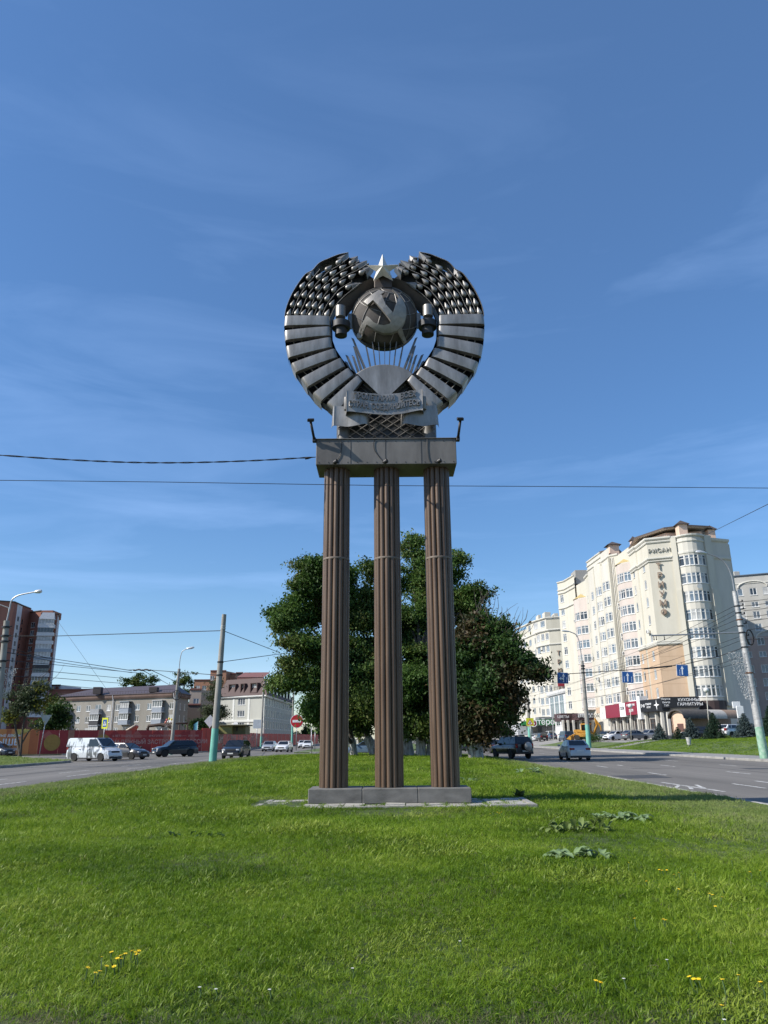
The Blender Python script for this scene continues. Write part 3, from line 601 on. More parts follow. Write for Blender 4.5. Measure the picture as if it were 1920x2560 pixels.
for (bx, by), lab in (((462, 878), 'left small spotlight'), ((822, 868), 'middle small spotlight'), ((1208, 870), 'right small spotlight')):
    p = B(bx, by); p = Vector((p.x, 17.9, 8.53)); e = empty('spotlight', p, label=lab + ' under the lower edge of the beam', cat='spotlight', group='spotlights under the beam')
    part('arm', MB().tube([p + Vector((0, 0.1, 0.02)), p + Vector((0, -0.03, 0)), p + Vector((0.02, -0.08, -0.05))], 0.018, 6), BLK, e)
    h = MB().lathe([(0.03, 0), (0.055, 0.02), (0.06, 0.11), (0.05, 0.115)], n=12); h.xf(Matrix.Translation(p + Vector((0.02, -0.1, -0.06))) @ Matrix.Rotation(R(70), 4, 'Y') @ Matrix.Rotation(R(30), 4, 'X')); part('lamp_housing', h, BLK, e)
CAB = M('black_cable', (0.012, 0.012, 0.013), 0.6)
for i, (pts, lab) in enumerate(([[(500, 700), (515, 740), (505, 820), (470, 872)], 'thin black cable curving down the left of the beam front'], [[(790, 690), (755, 720), (758, 780), (790, 830), (822, 866)], 'thin black cable looping down the middle of the beam front'], [[(1150, 700), (1148, 760), (1155, 830), (1170, 875)], 'thin black cable hanging down the right of the beam front'])):
    solo('cable', MB().tube([Bp(*p, 17.985) for p in smooth_curve([Vector((a, b, 0)) for a, b in pts], 5) for p in [(p.x, p.y)]], 0.008, 5), CAB, lab, 'cable', 'cables on the beam front')
# ================================================================ buildings
def wallmat(name, c, c2=None, sc=0.5): return M(name, tuple(x * .93 for x in c), 0.9, 0, vscale=sc, col2=c2 or tuple(x * 1.12 for x in c), bump=0.15, bscale=20, stretch=(1, 1, 0.22))
PVC = M('white_frame', (0.66, 0.66, 0.65), 0.5, var=0.04)
BRN = M('brown_frame', (0.10, 0.07, 0.055), 0.6)
PANES = [MGLASS('pane_dark', (0.028, 0.033, 0.04)), MGLASS('pane_grey', (0.10, 0.115, 0.13), 0.12), MGLASS('pane_curtain', (0.38, 0.38, 0.37), 0.2, 0.5), MGLASS('pane_blue', (0.12, 0.155, 0.19), 0.08)]
_win = {}
def win_mesh(w, h, nx, tr, fm, ft=0.10):
    key = (round(w, 2), round(h, 2), nx, tr, fm.name)
    if key in _win: return _win[key]
    mb = MB(); y0, y1 = 0.04, 0.12         # local: x along the wall, y inward, z up, centred
    mb.box(-w / 2, w / 2, y0, y1, h / 2 - ft, h / 2); mb.box(-w / 2, w / 2, y0, y1, -h / 2, -h / 2 + ft)
    mb.box(-w / 2, -w / 2 + ft, y0, y1, -h / 2 + ft, h / 2 - ft); mb.box(w / 2 - ft, w / 2, y0, y1, -h / 2 + ft, h / 2 - ft)
    for k in range(1, nx): x = -w / 2 + w * k / nx; mb.box(x - ft * 0.55, x + ft * 0.55, y0 + 0.005, y1 - 0.003, -h / 2 + ft, h / 2 - ft)
    if tr:
        z = h / 2 - h * tr
        for k in range(nx): xa = -w / 2 + w * k / nx; mb.box(xa + ft * 0.56, xa + w / nx - ft * 0.56, y0 + 0.01, y1 - 0.01, z - ft * 0.4, z + ft * 0.4)
    mb.box(-w / 2 - 0.06, w / 2 + 0.06, -0.10, 0.05, -h / 2 - 0.07, -h / 2 - 0.005)      # sill
    fr = mb.mesh('window', fm)
    ps = []
    for p in PANES: ps.append(MB().box(-w / 2 + ft * 0.5, w / 2 - ft * 0.5, 0.085, 0.095, -h / 2 + ft * 0.5, h / 2 - ft * 0.5).mesh('pane', p))
    _win[key] = (fr, ps); return _win[key]
def facade(bld, p0, p1, z0, z1, wins, mat, name='wall', rec=0.16, jitter=True, thick=True):
    """wall from p0 to p1 (left to right seen from outside) with openings; wins: (u, z, w, h, nx, transom, frame, pane or None)"""
    p0, p1 = Vector((p0[0], p0[1], 0)), Vector((p1[0], p1[1], 0)); Lw = (p1 - p0).length; u = (p1 - p0) / Lw; n = Vector((u.y, -u.x, 0))
    def W(a, z, d=0.0): q = p0 + u * a - n * d; return (q.x, q.y, z)
    wins = [w for w in wins if w[0] - w[2] / 2 > 0.03 and w[0] + w[2] / 2 < Lw - 0.03 and w[1] + w[3] / 2 < z1]
    us = sorted({0.0, Lw} | {round(w[0] + s * w[2] / 2, 4) for w in wins for s in (-1, 1)}); zs = sorted({z0, z1} | {round(w[1] + s * w[3] / 2, 4) for w in wins for s in (-1, 1)})
    mb = MB()
    rects = [(round(w[0] - w[2] / 2, 4), round(w[0] + w[2] / 2, 4), round(w[1] - w[3] / 2, 4), round(w[1] + w[3] / 2, 4)) for w in wins]
    for i in range(len(us) - 1):
        j = 0; um = (us[i] + us[i + 1]) / 2; solid = [not any(r[0] < um < r[1] and r[2] < (zs[k] + zs[k + 1]) / 2 < r[3] for r in rects) for k in range(len(zs) - 1)]
        while j < len(zs) - 1:
            if not solid[j]: j += 1; continue
            k = j
            while k + 1 < len(zs) - 1 and solid[k + 1]: k += 1
            mb.add([W(us[i], zs[j]), W(us[i + 1], zs[j]), W(us[i + 1], zs[k + 1]), W(us[i], zs[k + 1])], [(0, 1, 2, 3)]); j = k + 1
    for a, b, c, d in rects:
        mb.add([W(a, c), W(b, c), W(b, d), W(a, d), W(a, c, rec), W(b, c, rec), W(b, d, rec), W(a, d, rec)], [(0, 1, 5, 4), (1, 2, 6, 5), (2, 3, 7, 6), (3, 0, 4, 7)])
    wl = obj(name, None) if False else part(name, mb, mat, bld)
    rot = Matrix(((u.x, -n.x, 0, 0), (u.y, -n.y, 0, 0), (0, 0, 1, 0), (0, 0, 0, 1)))
    inv = wmat(bld).inverted()
    for w in wins:
        fr, ps = win_mesh(w[2], w[3], w[4], w[5], w[6] or PVC); q = p0 + u * w[0]
        o = obj('window', fr, bld, inv @ Matrix.Translation((q.x, q.y, w[1])) @ rot)
        obj('pane', ps[w[7] if w[7] is not None else random.choice((0, 1, 1, 3, 3, 2))], o)
    return wl
def strip(bld, pts, z0, z1, out, mat, name='cornice', back=0.05):
    """moulding along a polyline (left to right from outside), standing proud of the wall by out"""
    P = [Vector((p[0], p[1], 0)) for p in pts]; N = []
    for i in range(len(P)):
        a = P[max(i - 1, 0)]; b = P[min(i + 1, len(P) - 1)]
        n1 = None
        ds = [(P[i] - P[i - 1]).normalized()] if i > 0 else []
        if i < len(P) - 1: ds.append((P[i + 1] - P[i]).normalized())
        ns = [Vector((d.y, -d.x, 0)) for d in ds]; n = sum(ns, Vector()); n = n / max(0.35, n.length) if len(ns) == 1 else n.normalized() / max(0.5, n.normalized().dot(ns[0])); N.append(n)
    sec = [(-back, z0), (out * 0.6, z0), (out, z0 + (z1 - z0) * 0.45), (out, z1), (-back, z1)]
    rows_ = [[(P[i] + N[i] * s + Vector((0, 0, z))) for s, z in sec] for i in range(len(P))]
    mb = MB().grid(rows_, smooth=False, close=True); mb.add(rows_[0], [tuple(range(5))]); mb.add(rows_[-1], [tuple(reversed(range(5)))])
    return part(name, mb, mat, bld)
def roof_cap(bld, poly, z, mat, name='roof', th=0.2):
    return part(name, MB().prism([(p[0], p[1], z) for p in poly], (0, 0, -th)), mat, bld)
def hip_cap(mb, cx, cy, w, z, h, m=0):
    a = w / 2; mb.add([(cx - a, cy - a, z), (cx + a, cy - a, z), (cx + a, cy + a, z), (cx - a, cy + a, z), (cx, cy, z + h)], [(0, 1, 4), (1, 2, 4), (2, 3, 4), (3, 0, 4), (3, 2, 1, 0)], m)
ACM = M('ac_white', (0.6, 0.6, 0.58), 0.6); ACG = M('ac_grille', (0.10, 0.10, 0.10), 0.6)
def ac_unit(bld, p, n, z):
    u = Vector((-n.y, n.x, 0)); o = Vector((p[0], p[1], z)) + n * 0.32
    mt = Matrix(((u.x, -n.x, 0, o.x), (u.y, -n.y, 0, o.y), (0, 0, 1, o.z), (0, 0, 0, 1)))
    mb = MB().bbox(-0.42, 0.42, -0.17, 0.17, -0.3, 0.3, 0.03); mb.xf(mt); a = part('air_conditioner', mb, ACM, bld)
    f = MB().lathe([(0.03, -0.19), (0.24, -0.185), (0.24, -0.16)], (-0.1, 0, 0), 14, 'y'); f.xf(mt); part('fan_grille', f, ACG, a)

# ---------------------------------------------------------------- the tower with the lettering
CREAM = wallmat('cream_render', (0.52, 0.49, 0.41), (0.57, 0.54, 0.46)); PALE = wallmat('pale_render', (0.52, 0.495, 0.435), (0.57, 0.545, 0.485)); PINK = wallmat('pink_render', (0.50, 0.435, 0.39), (0.55, 0.48, 0.435))
PEACH = wallmat('peach_render', (0.47, 0.335, 0.22), (0.52, 0.38, 0.265)); ROOFB = M('roof_brown', (0.075, 0.058, 0.05), 0.7); CORN = wallmat('cornice_render', (0.56, 0.54, 0.48), (0.61, 0.59, 0.53))
PEACHL = wallmat('peach_light', (0.66, 0.47, 0.36), (0.70, 0.52, 0.41))
def xy(px, Y): p = at(px, 1600, Y); return Vector((p.x, p.y, 0))
V = {}
for k, px, Y in (('a', 1404, 174), ('b', 1422, 172), ('c', 1448, 165.5), ('d', 1475, 159), ('e', 1484, 155), ('f', 1502, 150.5), ('g', 1517, 147), ('h', 1521, 146.2), ('i', 1543, 141), ('j', 1566, 139.5), ('k', 1596, 133), ('l', 1612, 129.5), ('l2', 1616, 129.4), ('m', 1644, 124), ('n', 1707, 122.5), ('o', 1722, 122.0), ('p', 1792, 121.4), ('q', 1810, 122.0), ('r', 1856, 123.3)): V[k] = xy(px, Y)
GZ = 1.1; Z0, ST = 8.55, 3.04
tri = empty('apartment_tower', (47, 130, GZ), label='tall cream apartment tower with vertical brown lettering and rounded bays', cat='building')
rowz = [Z0 + ST * k for k in range(8)]
def col_wins(Lw, frac, w, h, nx, tr, rows_=None, fm=None): return [(Lw * frac, z, w, h, nx, tr, fm, None) for z in (rows_ or rowz)]
def seg(a, b, ztop, wins=(), mat=PALE, zlow=GZ): return facade(tri, V[a], V[b], zlow, ztop, list(wins), mat)
def ln(a, b): return (V[b] - V[a]).length
def bay(a, b, ztop, depth, nf, mat, wmat_, w_frac=0.86, h=1.75, zlow=7.0, cap=None, rows_=None, per=1):
    """rounded oriel between two wall points"""
    pa, pb = V[a], V[b]; u = (pb - pa); Lb = u.length; u = u / Lb; n = Vector((u.y, -u.x, 0)); pts = []
    for k in range(nf + 1):
        t = k / nf; pts.append(pa + u * (Lb * t) + n * (depth * math.sin(math.pi * t) ** 0.7))
    for k in range(nf):
        lw = (pts[k + 1] - pts[k]).length
        facade(tri, pts[k], pts[k + 1], zlow, ztop, [(lw / 2, z, lw * w_frac, h, per, 0.28, None, None) for z in (rows_ or rowz)], mat)
    part('bay_floor', MB().prism([(p.x, p.y, zlow) for p in pts], (0, 0, 0.15)), mat, tri); part('bay_roof', MB().prism([(p.x, p.y, ztop) for p in pts], (0, 0, 0.12)), CORN, tri)
    for z in (rows_ or rowz): strip(tri, pts, z - h / 2 - 0.16, z - h / 2 - 0.08, 0.07, CORN, 'bay_sill')
    return pts
zA, zE, zM, zO = 37.0, 37.6, 34.4, 33.9
seg('a', 'b', zA, col_wins(ln('a', 'b'), 0.5, 1.15, 1.8, 2, 0.28, rowz + [rowz[-1] + ST]), CREAM)
seg('b', 'c', zA, mat=CREAM)
seg('c', 'd', 31.5, mat=CREAM); bay('c', 'd', 30.6, 1.5, 4, PINK, None, 0.9, rows_=rowz[:-1], per=2)
seg('d', 'e', 35.0, col_wins(ln('d', 'e'), 0.45, 0.8, 1.5, 1, 0), CREAM)
seg('e', 'f', zE, col_wins(ln('e', 'f'), 0.4, 1.3, 1.6, 2, 0.28), PALE)
seg('f', 'g', zE, mat=PALE); bay('f', 'g', zE - 2.4, 0.55, 3, PALE, None, 0.84, per=2)
seg('g', 'h', zE, mat=CREAM)
seg('h', 'i', zE - 0.5, mat=PALE); bay('h', 'i', zE - 3.6, 0.8, 3, PALE, None, 0.84, per=2)
seg('i', 'j', 35.6, mat=CREAM)
seg('j', 'k', 35.2, mat=CREAM); bay('j', 'k', 32.4, 1.5, 5, PINK, None, 0.9, per=2)
seg('k', 'l', zM, col_wins(ln('k', 'l'), 0.42, 0.95, 1.55, 1, 0, rowz[:-1] + [rowz[-1]]), CREAM)
seg('l', 'l2', zM, mat=CREAM)
seg('l2', 'm', zM, col_wins(ln('l2', 'm'), 0.5, 1.0, 1.6, 2, 0, rowz[:-1] + [rowz[-1]]), CREAM)
seg('m', 'n', zM, mat=CREAM)
seg('n', 'o', zO + 0.4, mat=CREAM)
seg('o', 'p', zO + 0.3, mat=PALE)
pts_op = bay('o', 'p', zO + 0.29, 1.3, 6, PALE, None, 0.9, h=1.8, zlow=6.9)
seg('p', 'q', zO + 0.4, mat=CREAM); seg('q', 'r', zO + 0.1, mat=wallmat('side_render', (0.52, 0.49, 0.43)))
# peach lower storeys: render skins set proud of the wall
def skin(a, b, z0, z1, mat, d=0.03, holes=()): 
    u = (V[b] - V[a]).normalized(); n = Vector((u.y, -u.x, 0)) * d
    facade(tri, V[a] + n, V[b] + n, z0, z1, list(holes), mat, 'render_skin', rec=0.2)
skin('m', 'n', 6.2, 16.1, PEACH); 
for a, b, f, w in (('k', 'l', 0.42, 0.95), ('l2', 'm', 0.5, 1.0)):
    Lw = ln(a, b); holes = [(Lw * f, z, w + 0.1, 1.7) for z in rowz[:3]]
    u = (V[b] - V[a]).normalized(); n = Vector((u.y, -u.x, 0)) * 0.03; us = [0, Lw * f - (w + .1) / 2, Lw * f + (w + .1) / 2, Lw]
    mb = MB()
    def q(u0, u1, za, zb): p, r_ = V[a] + n + u * u0, V[a] + n + u * u1; mb.add([(p.x, p.y, za), (r_.x, r_.y, za), (r_.x, r_.y, zb), (p.x, p.y, zb)], [(0, 1, 2, 3)])
    q(us[0], us[1], 6.2, 16.1); q(us[2], us[3], 6.2, 16.1); zc = 6.2
    for h in holes: q(us[1], us[2], zc, h[1] - 0.85); zc = h[1] + 0.85
    q(us[1], us[2], zc, 16.1); part('render_skin', mb, PEACH, tri)
skin('d', 'e', 6.2, 7.4, PEACH)
for k in range(4): strip(tri, [V['m'] + Vector((0, -0.04, 0)), V['n'] + Vector((0, -0.04, 0))], 7.6 + k * 2.2, 7.63 + k * 2.2, 0.01, wallmat('groove', (0.35, 0.24, 0.16)), 'groove_line')
# cornices and parapets
main = [V[k] for k in ('k', 'l', 'l2', 'm', 'n')]
for z0, z1, o in ((zM - 0.5, zM, 0.4), (zM - 0.95, zM - 0.6, 0.22), (zM - 3.9, zM - 3.5, 0.35), (zM - 4.25, zM - 4.0, 0.2), (16.1, 16.5, 0.3), (16.55, 16.8, 0.18)): strip(tri, main, z0, z1, o, CORN)
strip(tri, [V['n'], V['o']] + pts_op[1:-1] + [V['p'], V['q']], zO, zO + 0.35, 0.3, CORN); strip(tri, [V['n'], V['o']] + pts_op[1:-1] + [V['p'], V['q']], zO - 0.9, zO - 0.6, 0.15, CORN)
strip(tri, [V['n'], V['o']] + pts_op[1:-1] + [V['p'], V['q']], zO - 2.9, zO - 2.5, 0.12, CORN); strip(tri, [V['q'], V['r']], zO - 0.5, zO, 0.3, CORN); strip(tri, [V['q'], V['r']], zO - 3.6, zO - 3.2, 0.25, CORN)
for z in (zA - 0.3, zA - 2.2, zA - 3.0, zA - 6.6): strip(tri, [V['a'], V['b'], V['c']], z, z + 0.28, 0.25, CORN)
strip(tri, [V['d'], V['e']], 34.6, 35.0, 0.25, CORN)
for z in (zE - 0.35, zE - 1.3, zE - 2.2): strip(tri, [V[k] for k in ('e', 'f', 'g', 'h')], z, z + 0.25, 0.2, CORN)
strip(tri, [V['h'], V['i'], V['j']], 35.25, 35.6, 0.22, CORN)
for a, b in (('n', 'o'), ('p', 'q')):      # pilasters
    u = (V[b] - V[a]).normalized(); n = Vector((u.y, -u.x, 0)); q = V[a].lerp(V[b], 0.5) + n * 0.0; w = ln(a, b) / 2 * 0.94
    for z0, z1, d in ((6.2, 25.0, 0.55), (25.02, zO + 0.38, 0.28)):
        P = [q - u * w, q + u * w, q + u * w + n * d, q - u * w + n * d]; part('pilaster', MB().prism([(p.x, p.y, z0) for p in P], (0, 0, z1 - z0)), CREAM, tri)
for k_ in ('f', 'h', 'i'): p = V[k_]; part('pilaster', MB().bbox(p.x - 0.35, p.x + 0.2, p.y - 0.35, p.y + 0.35, 6.4, 35.0, 0.05), CREAM, tri)
p = V['i'].lerp(V['j'], 0.25); part('down_pipe', MB().tube([(p.x, p.y - 0.15, 6.5), (p.x, p.y - 0.15, 35)], 0.09, 8), PALE, tri); p = V['i'].lerp(V['j'], 0.42); part('down_pipe', MB().tube([(p.x, p.y - 0.15, 6.5), (p.x, p.y - 0.15, 35)], 0.06, 8), PALE, tri)
# body behind the facades and roofs
back = [V[k] for k in ('a', 'b', 'c', 'd', 'e', 'f', 'g', 'h', 'i', 'j', 'k', 'l', 'l2', 'm', 'n', 'o', 'p', 'q', 'r')]
bk = [(62, 150), (55, 182), (44, 182)]
def block(keys, extra, z0, z1, mat=CREAM, inset=0.35):
    P = [V[k] for k in keys]; P = [p + Vector((inset, inset * 1.2, 0)) for p in P] + [Vector((x, y, 0)) for x, y in extra]
    return part('body', MB().prism([(p.x, p.y, z0) for p in reversed(P)], (0, 0, z1 - z0)), mat, tri)
block(('k', 'l', 'm', 'n', 'o', 'p', 'q', 'r'), [(62, 148)], GZ, 33.2); block(('e', 'f', 'g', 'h', 'i', 'j', 'k'), [(60, 140), (58, 160)], GZ, 35.0); block(('a', 'b', 'c', 'd', 'e'), [(58, 160), (54, 182), (43, 182)], GZ, 34.5)
# penthouse with overhanging roof and chimneys
ph = [(47.3, 139), (46.6, 130.5), (49.2, 125.2), (55.2, 124.2), (58.5, 132), (56, 142)]
part('penthouse', MB().prism([(x, y, 32.0) for x, y in reversed(ph)], (0, 0, 3.7)), PEACHL, tri)
facade(tri, (49.25, 124.95), (55.2, 123.95), 32.6, 35.4, [(1.0, 34.5, 1.0, 1.3, 1, 0, None, 0), (2.4, 34.5, 1.4, 1.3, 2, 0.3, None, 1), (4.4, 34.4, 1.6, 1.0, 1, 0, None, 2)], PEACHL)
rpoly = [(46.3, 140), (45.5, 130.2), (48.6, 124.0), (52.2, 123.0), (56.2, 122.9), (59.8, 132), (57, 144)]
mb = MB(); zc = [34.9, 36.3, 36.4, 36.6, 36.3, 36.4, 35.6]; top = [Vector((x, y, z)) for (x, y), z in zip(rpoly, zc)]; cc = Vector((53, 133, 37.4))
mb.add(top + [cc], [(i, (i + 1) % 7, 7) for i in range(7)]); mb.add([p - Vector((0, 0, 0.3)) for p in top] + [cc - Vector((0, 0, 0.3))], [((i + 1) % 7, i, 7) for i in range(7)], 1); mb.grid([top + [top[0]], [p - Vector((0, 0, 0.3)) for p in top + [top[0]]]], smooth=False)
part('penthouse_roof', mb, [ROOFB, PALE], tri)
for cx, cy, w, z0, z1 in ((45.6, 143.5, 1.9, 34.5, at(1540, 1365, 143.5).z), (46.7, 134.5, 1.0, 33.5, at(1575, 1352, 134.5).z), (51.2, 122.9, 1.5, 33.5, at(1678, 1314, 123).z), (56.6, 124.0, 1.2, 33.5, at(1737, 1326, 124).z), (61.0, 130.0, 1.0, 28.5, 31.6)):
    c = part('chimney', MB().bbox(cx - w / 2, cx + w / 2, cy - w / 2, cy + w / 2, z0, z1, 0.04), PEACHL, tri); mb = MB(); hip_cap(mb, cx, cy, w * 1.5, z1 + 0.0, 0.9); part('chimney_cap', mb, ROOFB, c)
part('roof', MB().prism([(44.4, 155.5, 37.5), (43.9, 147, 37.5), (46.5, 143.5, 37.5), (50, 150, 37.5)], (0, 0, 0.35)), ROOFB, tri)
part('dark_roof_box', MB().bbox(43.6, 46.5, 166, 170, 35, 38.2, 0.05), wallmat('grey_box', (0.30, 0.29, 0.27)), tri)
# brown vertical lettering on the blank face
BRL = M('brown_letters', (0.24, 0.165, 0.12), 0.6)
u_ = (V['n'] - V['m']).normalized(); n_ = Vector((u_.y, -u_.x, 0))
for k, ch in enumerate('ТРИУМФ'):
    z = at(1655, (1417, 1440, 1463, 1486, 1509, 1532)[k], 123.4).z; q = V['m'].lerp(V['n'], 0.40) + n_ * 0.25
    lettering(ch, 1.45, (q.x, q.y, z), u_, tri, BRL, depth=0.10, bold=0.0, name='letter')
for a, b, z in (('j', 'k', 32.52), ('c', 'd', 30.72)):
    P = [V[a] + (V[b] - V[a]) * t + Vector(((V[b] - V[a]).y, -(V[b] - V[a]).x, 0)).normalized() * (1.7 * math.sin(math.pi * t)) for t in np.linspace(-.06, 1.06, 9)]; c = V[a].lerp(V[b], .5)
    part('bay_cap', MB().add([(p.x, p.y, z) for p in P] + [(c.x, c.y, z + 1.2)], [(i, i + 1, 9) for i in range(8)] + [tuple(range(8, -1, -1))]), M('ochre_sheet', (0.42, 0.32, 0.13), 0.6), tri)
q = V['m'].lerp(V['n'], 0.48) + n_ * 0.12; lettering('РИСАН', 0.95, (q.x, q.y, zM - 2.3), u_, tri, M('grey_letters', (0.45, 0.44, 0.40), 0.6), depth=0.10, name='lettering', spacing=1.15)
for a, b, t, zz in (('i', 'j', 0.8, 25.6), ('i', 'j', 0.8, 24.9), ('i', 'j', 0.8, 19.9), ('i', 'j', 0.8, 19.2), ('i', 'j', 0.75, 16.5), ('i', 'j', 0.8, 10.0), ('i', 'j', 0.8, 5.9), ('b', 'c', 0.9, 26.6), ('c', 'd', 0.4, 24.8), ('l2', 'm', 0.4, 18.8), ('i', 'j', 0.78, 9.3), ('d', 'e', 0.6, 17.4), ('d', 'e', 0.6, 11.0), ('e', 'f', 0.3, 12.9)):
    p = V[a].lerp(V[b], t); u = (V[b] - V[a]).normalized(); ac_unit(tri, (p.x, p.y), Vector((u.y, -u.x, 0)), zz)
dish = MB().lathe([(0.02, 0.0), (0.25, 0.03), (0.42, 0.12)], n=14); dish.xf(Matrix.Translation(pts_op[3] + Vector((0, -0.6, 25.2))) @ Matrix.Rotation(R(100), 4, 'X')); part('satellite_dish', dish, PVC, tri)
DKP = M('dark_brown_panel', (0.045, 0.028, 0.026), 0.6)
part('ground_panel', MB().prism([(p.x, p.y - 0.3, 4.6) for p in [pts_op[0]] + pts_op[1:-1] + [pts_op[-1]]] + [(pts_op[-1].x, pts_op[-1].y + 0.3, 4.6), (pts_op[0].x, pts_op[0].y + 0.3, 4.6)], (0, 0, 2.4)), DKP, tri)

# ---------------------------------------------------------------- shops along the foot of the tower
BLKS = M('black_fascia', (0.012, 0.012, 0.014), 0.5); RED = M('crimson_fascia', (0.22, 0.015, 0.035), 0.5); WSG = M('white_sign', (0.72, 0.72, 0.71), 0.5); DBR = M('brown_fascia', (0.06, 0.03, 0.03), 0.6)
WHL = M('white_letters', (0.8, 0.8, 0.8), 0.5)
shop = empty('shop_row', (44, 126, 1.1), label='row of shops under long black, crimson and white fascia boards', cat='shop')
sp = [xy(1484, 150), xy(1497, 146.5), xy(1532, 137), xy(1546, 134), xy(1575, 128.5), xy(1583, 127.2), xy(1636, 120.6), xy(1730, 119.5)]
def fz(px, py, Y): return at(px, py, Y).z
bounds = [(0, 1, WSG, 'white_board', 4.9, 6.9), (1, 2, RED, 'crimson_board', 5.0, 7.3), (2, 3, WSG, 'white_board', 5.0, 7.3), (3, 4, RED, 'crimson_board', 5.2, 7.4), (4, 5, WSG, 'white_pylon', 4.4, 8.1), (5, 6, BLKS, 'black_board', 5.5, 7.4), (6, 7, BLKS, 'black_board', 5.95, 7.6)]
for a, b, m_, nm, z0, z1 in bounds:
    u = (sp[b] - sp[a]).normalized(); n = Vector((u.y, -u.x, 0)); P = [sp[a] + u * 0.03, sp[b] - u * 0.03, sp[b] - n * 1.4 - u * 0.03, sp[a] - n * 1.4 + u * 0.03]
    bd = part(nm, MB().prism([(p.x, p.y, z0) for p in reversed(P)], (0, 0, z1 - z0)), m_, shop)
    c = sp[a].lerp(sp[b], 0.5) + n * 0.03; W_ = (sp[b] - sp[a]).length; zc = (z0 + z1) / 2
    def tx(t, s, fr, dz, mt=WHL, al='CENTER'): q = sp[a].lerp(sp[b], fr) + n * 0.03; lettering(t, s, (q.x, q.y, zc + dz), u, bd, mt, depth=0.015, align=al)
    if nm == 'black_board' and a == 6:
        tx('КУХОННЫЕ', 0.62, 0.74, 0.32); tx('ГАРНИТУРЫ', 0.62, 0.74, -0.34)
        q = sp[a].lerp(sp[b], 0.16) + n * 0.04; tx('Якутск', 0.42, 0.12, 0.5); tx('Центр', 0.4, 0.12, 0.0); tx('ТУР', 0.4, 0.12, -0.5)
    if nm == 'black_board' and a == 5:
        tx('5+8', 0.75, 0.13, 0); tx('УЛЫБКИ', 0.42, 0.40, 0.22); tx('СИТИ', 0.42, 0.40, -0.28)
        q = sp[a].lerp(sp[b], 0.78) + n * 0.04; mb = MB(); st_ = []
        for k in range(8): r_ = 0.85 if k % 2 == 0 else 0.2; st_.append((q.x + u.x * r_ * math.cos(k * math.pi / 4), q.y + u.y * r_ * math.cos(k * math.pi / 4), zc + r_ * math.sin(k * math.pi / 4)))
        part('star_logo', mb.prism(st_, (n.x * 0.03, n.y * 0.03, 0)), WHL, bd); tx('СТОМАТ', 0.3, 0.80, -0.0, M('dark_text', (0.03, 0.03, 0.03)))
    if a == 2: tx('СЕЛА', 0.75, 0.5, 0.25, M('dark_text', (0.03, 0.03, 0.03)))
    if a == 3: tx('ИТАЛЬЯНСКИЕ', 0.5, 0.5, 0.5); tx('ДВЕРИ', 0.6, 0.5, -0.4)
    if a == 0: tx('1', 0.8, 0.5, 0, M('dark_text', (0.03, 0.03, 0.03)))
# shop fronts: columns, glazing
SHG = MGLASS('shop_glass', (0.03, 0.03, 0.035)); SHW = wallmat('shop_wall', (0.30, 0.29, 0.27)); SHL = wallmat('shop_grey', (0.42, 0.43, 0.44))
for a, b in ((1, 3), (3, 5), (5, 6), (6, 7)):
    u = (sp[b] - sp[a]).normalized(); n = Vector((u.y, -u.x, 0)); p0, p1 = sp[a] - n * 1.2, sp[b] - n * 1.2; Lw = (p1 - p0).length; k = max(1, int(Lw / 3.2))
    facade(shop, p0, p1, 1.0, 6.3, [(Lw * (i + 0.5) / k, 3.0, min(2.2, Lw / k * 0.7), 2.9, 2, 0.25, BRN, 0) for i in range(k)], SHL if a == 6 else SHW, 'shop_front')
    for i in range(k + 1): q = p0.lerp(p1, i / k) + n * 0.35; part('pier', MB().bbox(q.x - 0.22, q.x + 0.22, q.y - 0.22, q.y + 0.22, 1.0, 5.3, 0.02), PALE, shop)
q0, q1 = sp[1] + Vector((-1.2, -1.0, 0)), sp[6] + Vector((-1.0, -1.2, 0))
part('terrace', MB().prism([(q0.x, q0.y, 0.9), (q1.x, q1.y, 0.9), (q1.x + 2, q1.y + 1, 0.9), (q0.x + 2, q0.y + 1, 0.9)], (0, 0, 0.9)), SHW, shop)
RAILM = M('rail_metal', (0.22, 0.22, 0.23), 0.5, 0.6)
for h in (2.3, 2.75): part('railing_bar', MB().tube([(q0.x, q0.y, h), (q1.x, q1.y, h)], 0.03, 5), RAILM, shop)
for i in range(15): q = q0.lerp(q1, i / 14); part('railing_post', MB().tube([(q.x, q.y, 1.8), (q.x, q.y, 2.75)], 0.03, 5), RAILM, shop)
# brown projecting canopy further along
cn = empty('canopy_shop', (38.5, 160, 1.1), label='shop with boxy brown fascia and dark glass front beside the yellow excavator', cat='shop')
def boxpx(name, par, x0, x1, y0, y1, Y, d, mat, proud=0.0):
    a, b = at(x0, y1, Y), at(x1, y0, Y); return part(name, MB().bbox(a.x, b.x, Y - proud, Y + d, a.z, b.z, 0.03), mat, par)
boxpx('fascia', cn, 1402, 1446, 1783, 1803, 158, 6, DBR); boxpx('fascia_wing', cn, 1446.5, 1484, 1783, 1800, 153, 10, DBR)
boxpx('white_board', cn, 1446, 1482, 1784, 1794, 152.9, 0.2, WSG); lettering('СушиWok', 1.2, tuple(at(1464, 1789, 152.8)), (1, 0, 0), cn, M('dark_text', (0.03, 0.03, 0.03)), 0.01); lettering('ЦВЕТЫ', 0.7, tuple(at(1408, 1792, 157.9)), (1, 0, 0), cn, WHL, 0.01)
for px in (1408, 1420, 1434, 1452, 1470, 1482): boxpx('post', cn, px, px + 2.5, 1800, 1836, 156, 0.5, PALE)
facade(cn, (at(1404, 1800, 162).x, 162), (at(1486, 1800, 160).x, 160), 1.0, 5.6, [(1.8 + 3.1 * k, 3.0, 2.6, 3.2, 3, 0.25, BRN, 0) for k in range(5)], SHW, 'shop_front')

